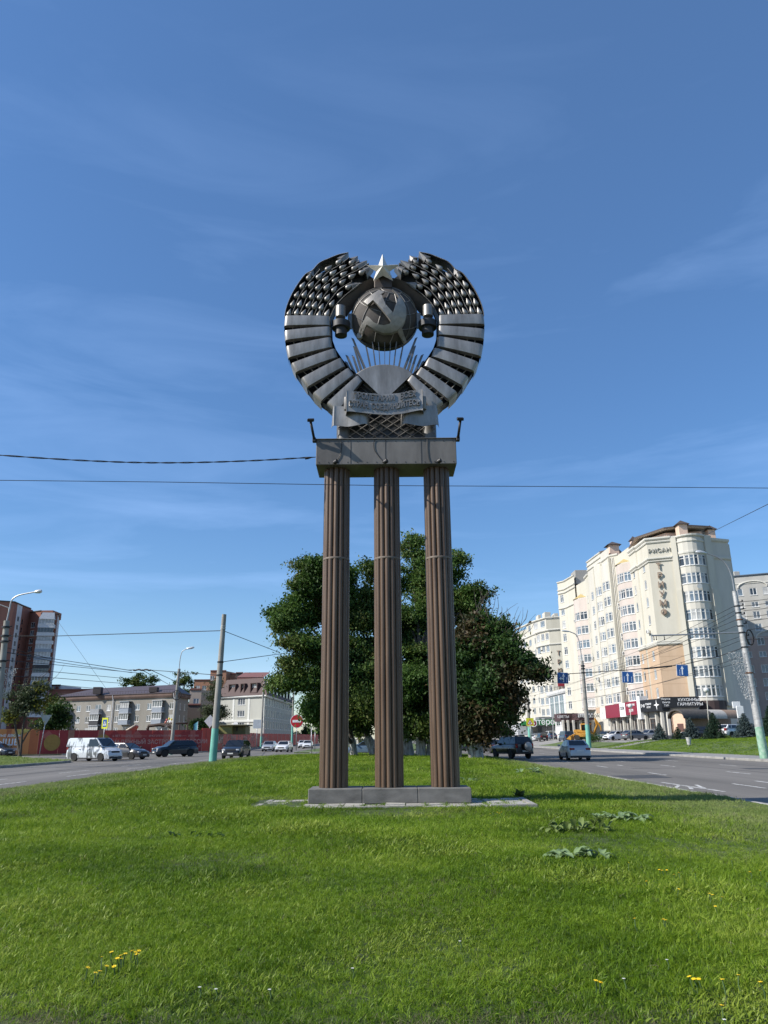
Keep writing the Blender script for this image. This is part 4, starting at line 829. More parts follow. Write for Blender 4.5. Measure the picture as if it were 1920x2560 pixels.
# ---------------------------------------------------------------- vaulted entrance with a peach gable
vt = empty('vaulted_entrance', (48, 112, 1.3), label='low vaulted brown roof with a peach arched gable behind the spruces', cat='building')
gl_, gr_ = at(1683, 1830, 113), at(1716, 1830, 111); far_ = at(1862, 1830, 116)
gw = (gr_ - gl_).length; ux = Vector((gr_.x - gl_.x, gr_.y - gl_.y, 0)).normalized(); axis = Vector((far_.x - gr_.x, far_.y - gr_.y, 0)); la = axis.length
ztop = at(1697, 1773, 112).z; zs_ = at(1697, 1793, 112).z
def arch(base, w, sp_, tp, n=12): return [base + ux * (w * (0.5 - 0.5 * math.cos(math.pi * k / n))) + Vector((0, 0, sp_ + (tp - sp_) * math.sin(math.pi * k / n))) for k in range(n + 1)]
g0 = Vector((gl_.x, gl_.y, 0)); PLE = M('peach_gable', (0.62, 0.42, 0.30), 0.85, col2=(0.66, 0.47, 0.35))
ar = arch(g0, gw, zs_, ztop - 0.25); pg = [g0 + Vector((0, 0, 1.0)), *ar, g0 + ux * gw + Vector((0, 0, 1.0))]
part('gable', MB().prism(pg, Vector((axis.x, axis.y, 0)).normalized() * 0.3), PLE, vt)
dk = [g0 + ux * gw * s + Vector((0, 0, z)) - Vector((axis.x, axis.y, 0)).normalized() * 0.02 for s, z in ((0.38, 1.0), (0.85, 1.0), (0.85, 3.4), (0.38, 3.4))]
part('doorway', MB().prism(dk, Vector((axis.x, axis.y, 0)).normalized() * 0.06), M('door_brown', (0.10, 0.045, 0.035), 0.6), vt)
VR1 = M('vault_felt', (0.055, 0.05, 0.047), 0.8, col2=(0.10, 0.09, 0.08)); VR2 = M('vault_brown', (0.24, 0.165, 0.12), 0.7, col2=(0.32, 0.23, 0.17))
ao = arch(g0 - ux * 0.25, gw + 0.5, zs_, ztop); ad_ = axis / la; ao = [p - ad_ * 0.5 for p in ao]
nseg = 4
for k in range(nseg):
    a0, a1 = la * k / nseg, la * (k + 1) / nseg
    rows_ = [[p + ad_ * a0 for p in ao], [p + ad_ * (a1 - 0.02) for p in ao]]; mb = MB().grid(rows_); mb.grid([[p - Vector((0, 0, 0.2)) for p in r_] for r_ in rows_]); mb.grid([rows_[0], [p - Vector((0, 0, 0.2)) for p in rows_[0]]], smooth=False)
    part('roof_sheet', mb, VR1 if k < 2 else (M('vault_pale', (0.45, 0.42, 0.38), 0.6) if k == 2 else VR2), vt)
side = [g0 + ux * gw, g0 + ux * gw + axis]; 
sk = MB().prism([g0 + ux * 0.02 + Vector((0, 0, 1)), g0 + ux * 0.02 + axis + Vector((0, 0, 1)), g0 + ux * 0.02 + axis + Vector((0, 0, zs_ + 0.1)), g0 + ux * 0.02 + Vector((0, 0, zs_ + 0.1))], ux * 0.2); part('side_wall', sk, VR2, vt)
sk = MB().prism([g0 - ux * 0.3 + Vector((0, 0, 2.2)), g0 - ux * 0.3 + axis + Vector((0, 0, 2.2)), g0 - ux * 0.05 + axis + Vector((0, 0, zs_ + 0.3)), g0 - ux * 0.05 + Vector((0, 0, zs_ + 0.3))], (0, 0, -0.06)); part('eave_sheet', sk, VR2, vt)
sg = empty('notice_board', at(1850, 1800, 112), label='white sign boards standing at the right end of the vaulted roof', cat='sign'); boxpx('board', sg, 1833, 1850, 1754, 1771, 112, 0.2, WSG); boxpx('board', sg, 1845, 1858, 1765, 1795, 111.5, 0.2, WSG); boxpx('post', sg, 1850, 1852, 1795, 1838, 111.6, 0.15, RAILM)

# ---------------------------------------------------------------- grey and pink slab at the far right
gp = empty('grey_apartment_block', (72, 160, 1.5), label='grey apartment block with pink lower floors and arched moulding at the right edge', cat='building')
GRW = wallmat('grey_render', (0.40, 0.39, 0.36), (0.45, 0.44, 0.41)); PKW = wallmat('rose_render', (0.40, 0.30, 0.265), (0.45, 0.345, 0.30))
P0, P1 = xy(1846, 150), xy(1985, 146); Lg = (P1 - P0).length; ztop = at(1860, 1440, 150).z
rz = [at(1875, y, 149).z for y in (1480, 1512, 1538, 1569, 1604, 1636, 1672, 1706, 1740, 1775)]
zs_pink = at(1880, 1592, 149).z
u = (P1 - P0).normalized(); n = Vector((u.y, -u.x, 0))
def gcols(zz): return [(x, z, (1.0, 1.3, 1.0)[k % 3], 1.5 if i != 1 else 1.1, (1, 2, 1)[k % 3], 0, None, None) for i, z in enumerate(zz) for k, x in enumerate((1.6, 4.0, 6.3, 9.4, 11.6))]
facade(gp, P0, P1, zs_pink, ztop, gcols([z for z in rz if z > zs_pink]), GRW); facade(gp, P0, P1, 0.8, zs_pink, gcols([z for z in rz if z < zs_pink]), PKW)
part('body', MB().prism([(p[0], p[1], 0.8) for p in [(P0.x + .4, P0.y + 0.5), (P0.x + 6, P0.y + 16), (P1.x + 4, P1.y + 16), (P1.x, P1.y + 0.5)]], (0, 0, ztop - 1.2)), GRW, gp)
strip(gp, [P0, P1], ztop - 0.3, ztop, 0.25, M('slate_edge', (0.10, 0.13, 0.17), 0.6)); strip(gp, [P0, P1], ztop - 1.9, ztop - 1.7, 0.12, CORN)
ac = [P0 + u * (1.3 + 5.4 * (0.5 - 0.5 * math.cos(math.pi * k / 10))) + n * 0.1 + Vector((0, 0, ztop - 2.6 + 1.2 * math.sin(math.pi * k / 10))) for k in range(11)]; part('arch_moulding', MB().tube(ac, 0.16, 6), CORN, gp)
ac = [P0 + u * (3.2 + 6.4 * (0.5 - 0.5 * math.cos(math.pi * k / 10))) + n * 0.1 + Vector((0, 0, zs_pink - 0.4 + 1.6 * math.sin(math.pi * k / 10))) for k in range(11)]; part('arch_moulding', MB().tube(ac, 0.16, 6), CORN, gp)
part('roof_vent', MB().bbox(P0.x + 1.6, P0.x + 2.8, P0.y + 1, P0.y + 2, ztop - 0.3, ztop + 1.2, 0.05), GRW, gp)

# ---------------------------------------------------------------- the twin tower further along and the white glazed block
tw = empty('twin_apartment_tower', (48, 240, 1), label='distant cream apartment tower with stepped curved balconies behind the chestnut', cat='building')
OLV = wallmat('olive_render', (0.42, 0.40, 0.33), (0.47, 0.45, 0.38))
def pz(px, py, Y): return at(px, py, Y).z
YT = 235
tv = [xy(1292, 262), xy(1318, 252), xy(1333, 245), xy(1368, 236)]
t_top = pz(1330, 1548, 240); rowt = [pz(1345, y, 238) for y in (1560, 1597, 1626, 1655, 1688, 1718, 1748, 1775)]
hT = 1.7
for a, b, nb, m_ in ((tv[0], tv[1], 2, PALE), (tv[1], tv[2], 1, CREAM), (tv[2], tv[3], 2, PALE)):
    lw = (b - a).length; facade(tw, a, b, 0.8, t_top - (0 if b is not tv[1] else 3), [(lw * (i + 0.5) / nb, z, min(2.8, lw / nb * 0.62), 2.0, 3, 0.0, None, None) for z in rowt for i in range(nb)], m_)
ee = xy(1411, 234); facade(tw, tv[3], ee, 0.8, pz(1390, 1545, 234), [], OLV)
lo = [xy(1340, 226), xy(1352, 222), xy(1374, 218), xy(1405, 216)]
lt = pz(1370, 1573, 218); rowl = [pz(1362, y, 220) for y in (1592, 1622, 1690, 1722, 1752, 1780)]
for a, b, nb, m_ in ((lo[0], lo[1], 1, PALE), (lo[1], lo[2], 2, CREAM)):
    lw = (b - a).length; facade(tw, a, b, 0.8, lt, [(lw * (i + 0.5) / nb, z, min(2.6, lw / nb * 0.7), 2.0, 3, 0.0, None, None) for z in rowl for i in range(nb)], m_)
facade(tw, lo[2], lo[3], 0.8, lt, [], OLV)
for k, ch in enumerate('ТРИУМ'): q = lo[2].lerp(lo[3], 0.62); lettering(ch, 1.9, (q.x, q.y - 0.3, lt - 7.2 - 2.5 * k), (lo[3] - lo[2]), tw, BRL, 0.1, name='letter')
for pl_, zt in ((tv + [ee], t_top), (lo, lt)): strip(tw, pl_, zt - 0.5, zt, 0.5, CORN); strip(tw, pl_, zt - 4.6, zt - 4.2, 0.35, CORN)
part('body', MB().prism([(p.x + 0.6, p.y + 0.8, 0.8) for p in reversed(tv + [ee])] + [(40, 275, 0.8), (62, 262, 0.8)][:0], (0, 0, t_top - 2)), OLV, tw)
part('body', MB().prism([(tv[0].x, tv[0].y + 1, 0.8), (tv[3].x, tv[3].y + 1, 0.8), (ee.x, ee.y + 1, 0.8), (ee.x + 8, 290, 0.8), (tv[0].x + 8, 290, 0.8)], (0, 0, t_top - 2.2)), OLV, tw)
part('body', MB().prism([(lo[0].x, lo[0].y + 0.7, 0.8), (lo[2].x, lo[2].y + 0.7, 0.8), (lo[3].x, lo[3].y + 0.7, 0.8), (lo[3].x + 2, 232, 0.8), (lo[0].x + 2, 236, 0.8)], (0, 0, lt - 1.2)), OLV, tw)
for px0, px1, py in ((1361, 1376, 1530), (1385, 1395, 1533), (1345, 1352, 1537)): a = at(px0, py, 245); b = at(px1, py, 245); part('roof_hut', MB().bbox(a.x, b.x, 245, 249, t_top - 2.5, a.z, 0.05), PALE, tw)
wg = empty('white_glazed_block', (46, 190, 1), label='white three storey block with tall grid windows behind the lamp pole', cat='building')
WGM = wallmat('white_render', (0.55, 0.55, 0.54), (0.60, 0.60, 0.59)); w0, w1, w2 = xy(1361, 205), xy(1401, 186), xy(1424, 184.5); wt = pz(1400, 1722, 186); l1 = (w1 - w0).length; l2 = (w2 - w1).length
facade(wg, w0, w1, 0.8, wt, [(l1 * f, pz(1385, 1765, 192), l1 * 0.24, 5.2, 2, 0.3, None, 3) for f in (0.2, 0.5, 0.8)] + [(l1 * f, pz(1385, 1802, 192), l1 * 0.24, 2.4, 2, 0.3, None, 0) for f in (0.2, 0.5, 0.8)], WGM)
facade(wg, w1, w2, 0.8, wt, [(l2 * 0.55, pz(1412, 1752, 185), l2 * 0.75, 5.0, 2, 0.3, PVC, 0), (l2 * 0.55, pz(1412, 1790, 185), l2 * 0.75, 2.4, 2, 0, PVC, 0)], wallmat('end_white', (0.58, 0.58, 0.57)))  # end wall in a slightly paler white than the long wall
strip(wg, [w0, w1, w2], wt - 1.0, wt, 0.5, WGM); part('body', MB().prism([(w0.x + .5, w0.y + .6, 0.8), (w1.x + .4, w1.y + .6, 0.8), (w2.x, w2.y + .6, 0.8), (w2.x + 5, 205, 0.8), (w0.x + 6, 214, 0.8)], (0, 0, wt - 1.2)), WGM, wg)
mb = MB(); e0 = at(1378, 1712, 190)
for k in range(9): x = e0.x + k * 0.75; mb.tube([(x, 190, wt), (x + 0.3, 190, wt + 1.9)], 0.05, 4)
for z in (0.7, 1.8): mb.tube([(e0.x, 190, wt + z), (e0.x + 6.5, 190, wt + z)], 0.05, 4)
part('roof_frame', mb, RAILM, wg); part('red_roof_sign', MB().bbox(e0.x + 1.6, e0.x + 3.8, 189.6, 189.8, wt + 0.8, wt + 1.9, 0.03), M('sign_red', (0.30, 0.02, 0.03)), wg)
# supermarket
sm = empty('supermarket', (32, 215, 1), label='low supermarket with a green fascia and round logo', cat='shop')
GRN = M('green_fascia', (0.02, 0.22, 0.06), 0.5); YS = 200
boxpx('wall', sm, 1295, 1425, 1806, 1838, YS + 1, 10, SHL); gf = boxpx('fascia', sm, 1326, 1396, 1799, 1813, YS - 1.0, 3, GRN); boxpx('fascia_wing', sm, 1398, 1425, 1803, 1812, YS - 0.5, 3, GRN)
for k in range(5): boxpx('window', sm, 1332 + k * 13, 1343 + k * 13, 1815, 1832, YS + 0.9, 0.2, PANES[0])
lettering('Пятёрочка', 2.0, tuple(at(1369, 1805, YS - 1.1)), (1, 0, 0), gf, WHL, 0.02, bold=0.02)
c = at(1334, 1808, YS - 1.3); lg = part('round_logo', MB().lathe([(0.9, 0.0), (0.95, 0.05), (0.95, 0.2)], (c.x, c.y, c.z), 20, 'y'), WHL, gf); rg = part('logo_ring', MB().lathe([(0.72, -0.02), (0.72, 0.0)], (c.x, c.y, c.z), 20, 'y'), RED, gf); lettering('5', 1.3, (c.x, c.y - 0.06, c.z), (1, 0, 0), gf, WHL, 0.02, bold=0.02)
c = at(1400, 1808, YS - 0.7); part('pharmacy_cross', MB().box(c.x - 0.75, c.x + 0.75, c.y - .1, c.y, c.z - 0.25, c.z + 0.25).box(c.x - 0.25, c.x + 0.25, c.y - .11, c.y + .01, c.z - 0.75, c.z + 0.75), WHL, sm)
boxpx('roof_box', sm, 1348, 1384, 1792, 1799, YS, 5, M('roof_grey', (0.16, 0.16, 0.17))); boxpx('green_board', sm, 1305, 1324, 1803, 1814, YS - 0.4, 1, GRN)
lw_ = empty('market_hall', (20, 240, 1), label='low grey market hall with flat white eaves beyond the road', cat='shop'); boxpx('wall', lw_, 1218, 1300, 1816, 1842, 240, 12, SHW); boxpx('eaves', lw_, 1270, 1322, 1812, 1820, 228, 10, WGM); boxpx('eaves', lw_, 1216, 1262, 1813, 1818, 236, 10, SHL)
boxpx('orange_board', lw_, 1254, 1264, 1812, 1830, 225, 1, M('sign_orange', (0.55, 0.16, 0.03)))
fb = empty('far_cream_block', (30, 330, 0), label='far cream block glimpsed through the chestnut leaves', cat='building'); fa, fb2 = xy(1205, 330), xy(1292, 300); lw = (fb2 - fa).length
facade(fb, fa, fb2, 0, pz(1280, 1600, 300), [(lw * (i + 0.5) / 7, 6 + 3.2 * k, 2.0, 1.8, 2, 0, None, None) for i in range(7) for k in range(11)], PALE)
# ================================================================ left-hand buildings
BRICK = wallmat('red_brick', (0.21, 0.085, 0.06), (0.26, 0.115, 0.085), 0.2); BRICKL = wallmat('brick_bright', (0.27, 0.115, 0.08), (0.31, 0.145, 0.105), 0.2); WSTR = wallmat('white_strip', (0.50, 0.51, 0.53), (0.58, 0.58, 0.60)); GLZ = M('balcony_panel', (0.50, 0.52, 0.54), 0.6, col2=(0.60, 0.61, 0.62)); GBL = M('balcony_blue', (0.26, 0.31, 0.36), 0.6); BKB = M('balcony_black', (0.03, 0.03, 0.035), 0.6)
tb = empty('brick_tower_block', (-115, 240, 0), label='tall red brick tower block with stacked glazed balconies at the left edge', cat='building')
def bt(px, Y): return xy(px, Y)
b0, b1, b2, b3, b4, b5, b6 = bt(-60, 232), bt(22, 236), bt(32, 239), bt(45, 243), bt(66, 249), bt(94, 246), bt(137, 247)
tz = at(40, 1506, 238).z; tz2 = at(110, 1534, 247).z
rz_ = [at(70, y, 248).z for y in (1563, 1583, 1603, 1623, 1643, 1663, 1683, 1703, 1723, 1743, 1763, 1783)]
facade(tb, b0, b1, 0, tz, [], BRICKL); facade(tb, b1, b2, 0, tz, [], BRICK)
l_ = (b3 - b2).length; facade(tb, b2, b3, 0, tz, [(l_ * 0.5, z + 1.0, 1.6, 1.7, 2, 0, PVC, 0) for z in rz_], WSTR)
l_ = (b4 - b3).length; facade(tb, b3, b4, 0, tz, [(l_ * 0.5, z + 0.6, l_ * 0.74, 1.7, 1, 0, BRICK, 0) for z in rz_], BRICK, rec=1.0)
l_ = (b5 - b4).length; facade(tb, b4, b5, 0, tz2 + 1.0, [(l_ * 0.42, z, 2.0, 1.8, 2, 0, PVC, None) for z in rz_], BRICK)
facade(tb, b5, b6, 0, tz2, [], BRICKL)
e6 = bt(143, 258); facade(tb, b6, e6, 0, tz2 - 0.5, [(3.0, z, 1.2, 1.6, 1, 0, PVC, 0) for z in rz_], WSTR)
part('body', MB().prism([(b0.x, b0.y + 2, 0), (b3.x, b3.y + 2, 0), (b4.x, b4.y + 2, 0), (b4.x * 275 / 251 - 3, 275, 0), (b0.x * 1.18, 275, 0)], (0, 0, tz - 0.4)), BRICK, tb)
part('body', MB().prism([(b4.x + 0.2, b4.y + 1, 0), (b5.x, b5.y + 1, 0), (b6.x - 0.3, b6.y + 1, 0), (e6.x - 0.8, e6.y, 0), (e6.x * 275 / 258 - 1.0, 275, 0), (b4.x * 275 / 251 - 3, 275, 0)], (0, 0, tz2 - 0.8)), BRICK, tb)
strip(tb, [b0, b1, b2, b3, b4], tz - 0.4, tz, 0.3, ROOFB, 'roof_edge'); strip(tb, [b5, b6, e6], tz2 - 0.3, tz2, 0.3, ROOFB, 'roof_edge'); strip(tb, [b4, b5], tz2 + 0.6, tz2 + 1, 0.25, ROOFB, 'roof_edge')
h0, h1 = at(103, 1527, 249), at(135, 1533, 249); part('roof_house', MB().bbox(h0.x, h1.x, 248.2, 255, tz2 - 1, h0.z, 0.05), BRICKL, tb)
# stacked glazed balconies
u = (b6 - b5).normalized(); n = Vector((u.y, -u.x, 0)); Lb = (b6 - b5).length * 0.93; dep = 1.9
def bx3(a, b, d0, d1, z0, z1): P = [b5 + u * a + n * d0, b5 + u * b + n * d0, b5 + u * b + n * d1, b5 + u * a + n * d1]; return MB().prism([(p.x, p.y, z0) for p in P], (0, 0, z1 - z0))
for k, z in enumerate(rz_):
    z0 = z - 1.35; pm = (GLZ, GLZ, GLZ, GBL, GBL, BKB, GLZ, GBL, GLZ, GLZ, GLZ, GLZ)[k]
    bl = part('balcony', bx3(0.0, Lb, 0.0, dep, z0, z0 + 0.14), WSTR, tb)
    part('balcony_front', bx3(0.0, Lb, dep, dep + 0.06, z0, z0 + 1.15), pm, bl); part('balcony_side', bx3(Lb, Lb + 0.06, 0.0, dep, z0, z0 + 1.15), pm, bl); part('balcony_side', bx3(-0.06, -0.0, 0.0, dep, z0, z0 + 1.15), pm, bl)
    q0, q1 = b5 + n * (dep + 0.02), b5 + u * Lb + n * (dep + 0.02); fm = PVC if k in (0, 3, 4, 5, 7) else M('grey_frame', (0.25, 0.26, 0.27), 0.6)
    fr, ps = win_mesh(Lb - 0.1, 1.55, 5, 0, fm); rot = Matrix(((u.x, -n.x, 0, 0), (u.y, -n.y, 0, 0), (0, 0, 1, 0), (0, 0, 0, 1))); c = q0.lerp(q1, 0.5)
    o = obj('window', fr, tb, wmat(tb).inverted() @ Matrix.Translation((c.x, c.y, z0 + 1.98)) @ rot); obj('pane', ps[random.choice((0, 1, 2, 1))], o)
    part('balcony_ceiling', bx3(-0.05, Lb + 0.05, 0, dep, z0 + 2.78, z0 + 2.86), WSTR, bl)
zt_ = rz_[0] + 1.5
P = [b5 - n * 0 , b5 + u * Lb, b5 + u * Lb + n * (dep + 0.2), b5 + n * (dep + 0.2)]; T = [b5 + u * 0.6 + n * 0.4, b5 + u * (Lb - 0.6) + n * 0.4]
mb = MB().add([(p.x, p.y, zt_) for p in P] + [(p.x, p.y, zt_ + 2.4) for p in T], [(3, 2, 5, 4), (2, 1, 5), (0, 3, 4), (0, 4, 5, 1), (0, 1, 2, 3)]); part('balcony_roof', mb, M('sheet_roof', (0.30, 0.33, 0.36), 0.4, 0.3), tb)

# ---- four storey block with purple-brown roof
GBR = wallmat('grey_brick', (0.215, 0.20, 0.172), (0.275, 0.258, 0.225), 0.25); PRF = M('purple_roof', (0.060, 0.045, 0.050), 0.55, col2=(0.085, 0.066, 0.07)); CBR = wallmat('brown_cornice', (0.11, 0.072, 0.058), (0.145, 0.096, 0.078))
lbk = empty('four_storey_block', (-80, 186, 0), label='grey brick four storey block with dark purple roof behind the red fence', cat='building')
c0, c1, c2 = xy(160, 196), xy(449, 180), xy(481, 192)
def q5(x, y): return (150 + x * .211, 1650 + y * .211)
ze = at(*q5(70, 440), 196).z; ze2 = at(*q5(1415, 400), 180).z; ze = (ze + ze2) / 2
Lf = (c1 - c0).length
rows5 = [ze - 2.9, ze - 5.65, ze - 8.4, ze - 11.15]
cols5 = [(0.032, 1), (0.205, 1), (0.29, 1), (0.465, 1), (0.54, 1), (0.705, 1), (0.80, 1), (0.975, 1)]
bays5 = [0.115, 0.375, 0.62, 0.885]
ws = [(Lf * f, z, 1.35, 1.5, 2, 0, None, None) for f, _ in cols5 for z in rows5] + [(Lf * f, z, 2.0, 1.7, 2, 0, None, None) for f in bays5 for z in rows5]
facade(lbk, c0, c1, 0, ze, ws, GBR)
Ls = (c2 - c1).length; facade(lbk, c1, c2, 0, ze, [(Ls * f, z, 0.8, 1.5, 1, 0, None, 2) for f in (0.4, 0.75) for z in rows5], GBR)
part('body', MB().prism([(c0.x + .4, c0.y + .6, 0), (c1.x - .1, c1.y + .6, 0), (c2.x - .4, c2.y, 0), (c0.x + 4, c0.y + 12, 0)], (0, 0, ze - 0.3)), GBR, lbk)
strip(lbk, [c0, c1, c2], ze - 0.9, ze, 0.55, CBR); strip(lbk, [c0, c1, c2], ze + 0.002, ze + 0.2, 0.7, PRF, 'gutter')
rc = [c0 + Vector((-0.8, -0.6, ze + .2)), c1 + Vector((0.6, -0.8, ze + .2)), c2 + Vector((0.8, 0.2, ze + .2)), Vector((c0.x + 4, c0.y + 13, ze + .2))]
uu = (c1 - c0).normalized(); r0 = (c0 + Vector((3.2, 6.2, 0))).lerp(c1, 0.16); zr = at(*q5(440, 315), 192).z; r1 = c1.lerp(c0, 0.09) + Vector((1.0, 6.0, 0)); r0 = c0.lerp(c1, 0.22) + Vector((1.2, 6.0, 0))
mb = MB().add([tuple(p) for p in rc] + [(r0.x, r0.y, zr), (r1.x, r1.y, zr)], [(0, 1, 5, 4), (1, 2, 5), (2, 3, 4, 5), (3, 0, 4), (3, 2, 1, 0)]); rf = part('roof', mb, PRF, lbk)
for x in (450, 1112): q = at(*q5(x, 365), 189 if x < 800 else 183); part('chimney', MB().bbox(q.x - 1.0, q.x + 1.0, q.y - 0.8, q.y + 0.8, ze + 0.4, at(*q5(x, 322), 189 if x < 800 else 183).z, 0.05), M('chimney_dark', (0.045, 0.035, 0.035)), rf)
mb = MB(); rr0, rr1 = rc[0] + Vector((0.6, 0.5, 0)), rc[1] + Vector((-0.6, 0.5, 0))
mb.tube([rr0 + Vector((0, 0, 0.7)), rr1 + Vector((0, 0, 0.7))], 0.03, 4)
for k in range(46): p = rr0.lerp(rr1, k / 45); mb.tube([p, p + Vector((0, 0, 0.75))], 0.025, 4)
part('snow_rail', mb, M('chimney_dark', (0.045, 0.035, 0.035)), rf)
n = Vector((uu.y, -uu.x, 0))
def bal5(f, row, front, glazed, fm=PVC, wd=2.9):
    a = c0 + uu * (Lf * f - wd / 2); z0 = rows5[row] - 1.35; d = 1.1
    def P(s0, s1, d0, d1, za, zb): q = [a + uu * s0 + n * d0, a + uu * s1 + n * d0, a + uu * s1 + n * d1, a + uu * s0 + n * d1]; return MB().prism([(p.x, p.y, za) for p in q], (0, 0, zb - za))
    b = part('balcony', P(0, wd, 0, d, z0, z0 + 0.15), WSTR, lbk); part('balcony_front', P(0, wd, d, d + 0.06, z0, z0 + 1.1), front, b)
    for s in (0, wd - 0.06): part('balcony_side', P(s, s + 0.06, 0, d, z0 + .15, z0 + 1.1), front, b)
    if glazed:
        fr, ps = win_mesh(wd, 1.45, 4, 0, fm); c = a + uu * (wd / 2) + n * (d + 0.02); rot = Matrix(((uu.x, -n.x, 0, 0), (uu.y, -n.y, 0, 0), (0, 0, 1, 0), (0, 0, 0, 1)))
        o = obj('window', fr, lbk, wmat(lbk).inverted() @ Matrix.Translation((c.x, c.y, z0 + 1.86)) @ rot); obj('pane', ps[random.choice((1, 2, 1))], o)
        part('balcony_roof', P(-0.1, wd + .1, 0, d + 0.2, z0 + 2.62, z0 + 2.72), WSTR if fm is PVC else GBL, b)
GF = M('grey_frame', (0.25, 0.26, 0.27), 0.6); LG = M('panel_light', (0.45, 0.47, 0.49), 0.6); BEI = M('panel_beige', (0.42, 0.34, 0.22), 0.7); BGR = M('panel_blue_grey', (0.24, 0.27, 0.31), 0.6)
for f, row, fr_, g, fm in ((0.115, 0, BGR, False, None), (0.115, 1, LG, True, GF), (0.115, 2, LG, True, GF), (0.375, 0, GF, False, None), (0.375, 1, BKB, True, PVC), (0.375, 2, LG, True, PVC), (0.62, 0, BGR, True, GF), (0.62, 1, BGR, True, PVC), (0.62, 2, BEI, False, None), (0.885, 0, BGR, True, PVC), (0.885, 1, BGR, True, PVC)): bal5(f, row, fr_, g, fm or PVC)
for f in (-0.004, 0.505, 0.998): q = c0 + uu * (Lf * f) + n * 0.25; part('down_pipe', MB().tube([q + n * 0.4 + Vector((0, 0, ze)), q + Vector((0, 0, ze - 1.2)), (q.x, q.y, 1)], 0.12, 6), WSTR, lbk)

# ---- white building with brown mansard
mn = empty('mansard_building', (-58, 190, 0), label='pale building with tall brown mansard roof to the right of the concrete pole', cat='building')
MW = wallmat('mansard_wall', (0.40, 0.40, 0.36), (0.45, 0.45, 0.40)); MWS = wallmat('mansard_side', (0.42, 0.42, 0.38)); MAN = M('mansard_tile', (0.050, 0.024, 0.022), 0.7, col2=(0.066, 0.033, 0.03)); WTR = wallmat('white_trim', (0.62, 0.62, 0.58), (0.68, 0.68, 0.64))
def q6(x, y): return (480 + x * .1447, 1660 + y * .1447)
m0, m1, m2 = xy(556, 196), xy(668, 188), xy(735, 236)
zf_ = at(*q6(930, 550), 191).z; zmt = at(*q6(900, 250), 192).z
Lm = (m1 - m0).length; rm = [at(*q6(930, y), 191).z for y in (650, 855, 1050)]; rm.append(rm[-1] - 3.0)
facade(mn, m0, m1, 0, zf_, [(Lm * 0.5, z, 2.4, 1.6, 3, 0, None, 1) for z in rm], MW)
Lm2 = (m2 - m1).length; facade(mn, m1, m2, 0, zf_, [(Lm2 * (k + 0.5) / 12, z, 2.0, 2.0, 2, 0, None, 0) for k in range(12) for z in rm], MWS)
part('body', MB().prism([(m0.x + .5, m0.y + .6, 0), (m1.x - .3, m1.y + .6, 0), (m2.x - .6, m2.y, 0), (m0.x + 10, 240, 0)], (0, 0, zf_ - 0.2)), MW, mn)
um = (m1 - m0).normalized(); nm_ = Vector((um.y, -um.x, 0))
for f in (0.025, 0.333, 0.667, 0.975):
    q = m0 + um * (Lm * f) + nm_ * 0.07; part('pilaster', MB().prism([(q.x - um.x * .3, q.y - um.y * .3, 0), (q.x + um.x * .3, q.y + um.y * .3, 0), (q.x + um.x * .3 - nm_.x * .1, q.y + um.y * .3 - nm_.y * .1, 0), (q.x - um.x * .3 - nm_.x * .1, q.y - um.y * .3 - nm_.y * .1, 0)], (0, 0, zf_ - 0.6)), WTR, mn)
strip(mn, [m0, m1, m2], zf_ - 0.5, zf_, 0.5, WTR); zb_ = at(*q6(930, 985), 191).z; strip(mn, [m0 + nm_ * .08, m1 + nm_ * .08], zb_ - 0.3, zb_ + 0.3, 0.15, WTR, 'string_course')
lo_ = [m0 + Vector((-0.5, -0.6, 0)), m1 + Vector((0.6, -0.7, 0)), m2 + Vector((0.7, 0.3, 0)), Vector((m0.x + 10, 241, 0))]; ce = sum(lo_, Vector()) / 4
hi = [m0 + um * 1.6 + Vector((0.2, 1.6, 0)), m1 - um * 1.2 + Vector((0, 1.8, 0)), m2 + Vector((-1.6, -0.5, 0)), Vector((m0.x + 11, 238, 0))]
mb = MB().add([(p.x, p.y, zf_ + 0.01) for p in lo_] + [(p.x, p.y, zmt) for p in hi], [(0, 1, 5, 4), (1, 2, 6, 5), (2, 3, 7, 6), (3, 0, 4, 7), (4, 5, 6, 7), (3, 2, 1, 0)]); mr = part('mansard_roof', mb, MAN, mn)
zw = at(*q6(775, 418), 192).z
for f, w, nx in ((0.285, 1.9, 3), (0.515, 0.9, 1), (0.76, 1.9, 3)):      # dormers cut into the slope
    q = m0 + um * (Lm * f) + nm_ * 0.15; rot = Matrix(((um.x, -nm_.x, 0, 0), (um.y, -nm_.y, 0, 0), (0, 0, 1, 0), (0, 0, 0, 1))); mt = Matrix.Translation((q.x, q.y, zw)) @ rot
    d = MB().box(-w / 2 - 0.25, -w / 2, -0.05, 2.0, -1.2, 1.0).box(w / 2, w / 2 + 0.25, -0.05, 2.0, -1.2, 1.0).box(-w / 2 - 0.25, w / 2 + 0.25, -0.05, 2.0, 1.001, 1.15).box(-w / 2 - .25, w / 2 + .25, -0.05, 0.6, -1.35, -1.201); d.xf(mt); part('dormer', d, MAN, mn)
    fr, ps = win_mesh(w, 2.1, nx, 0, PVC); o = obj('window', fr, mn, wmat(mn).inverted() @ Matrix.Translation((q.x - nm_.x * 0.5, q.y - nm_.y * .5, zw - .1)) @ rot); obj('pane', ps[2 if nx == 3 else 1], o)
vs_ = (m2 - m1).normalized(); ns_ = Vector((vs_.y, -vs_.x, 0))
for k in range(7): q = m1 + vs_ * (4 + 6 * k) + ns_ * 0.2; part('side_dormer', MB().bbox(q.x - 0.6, q.x + 0.2, q.y - 1.0, q.y + 1.0, zf_ + 0.8, zf_ + 3.2, 0.05), PANES[0], mn)
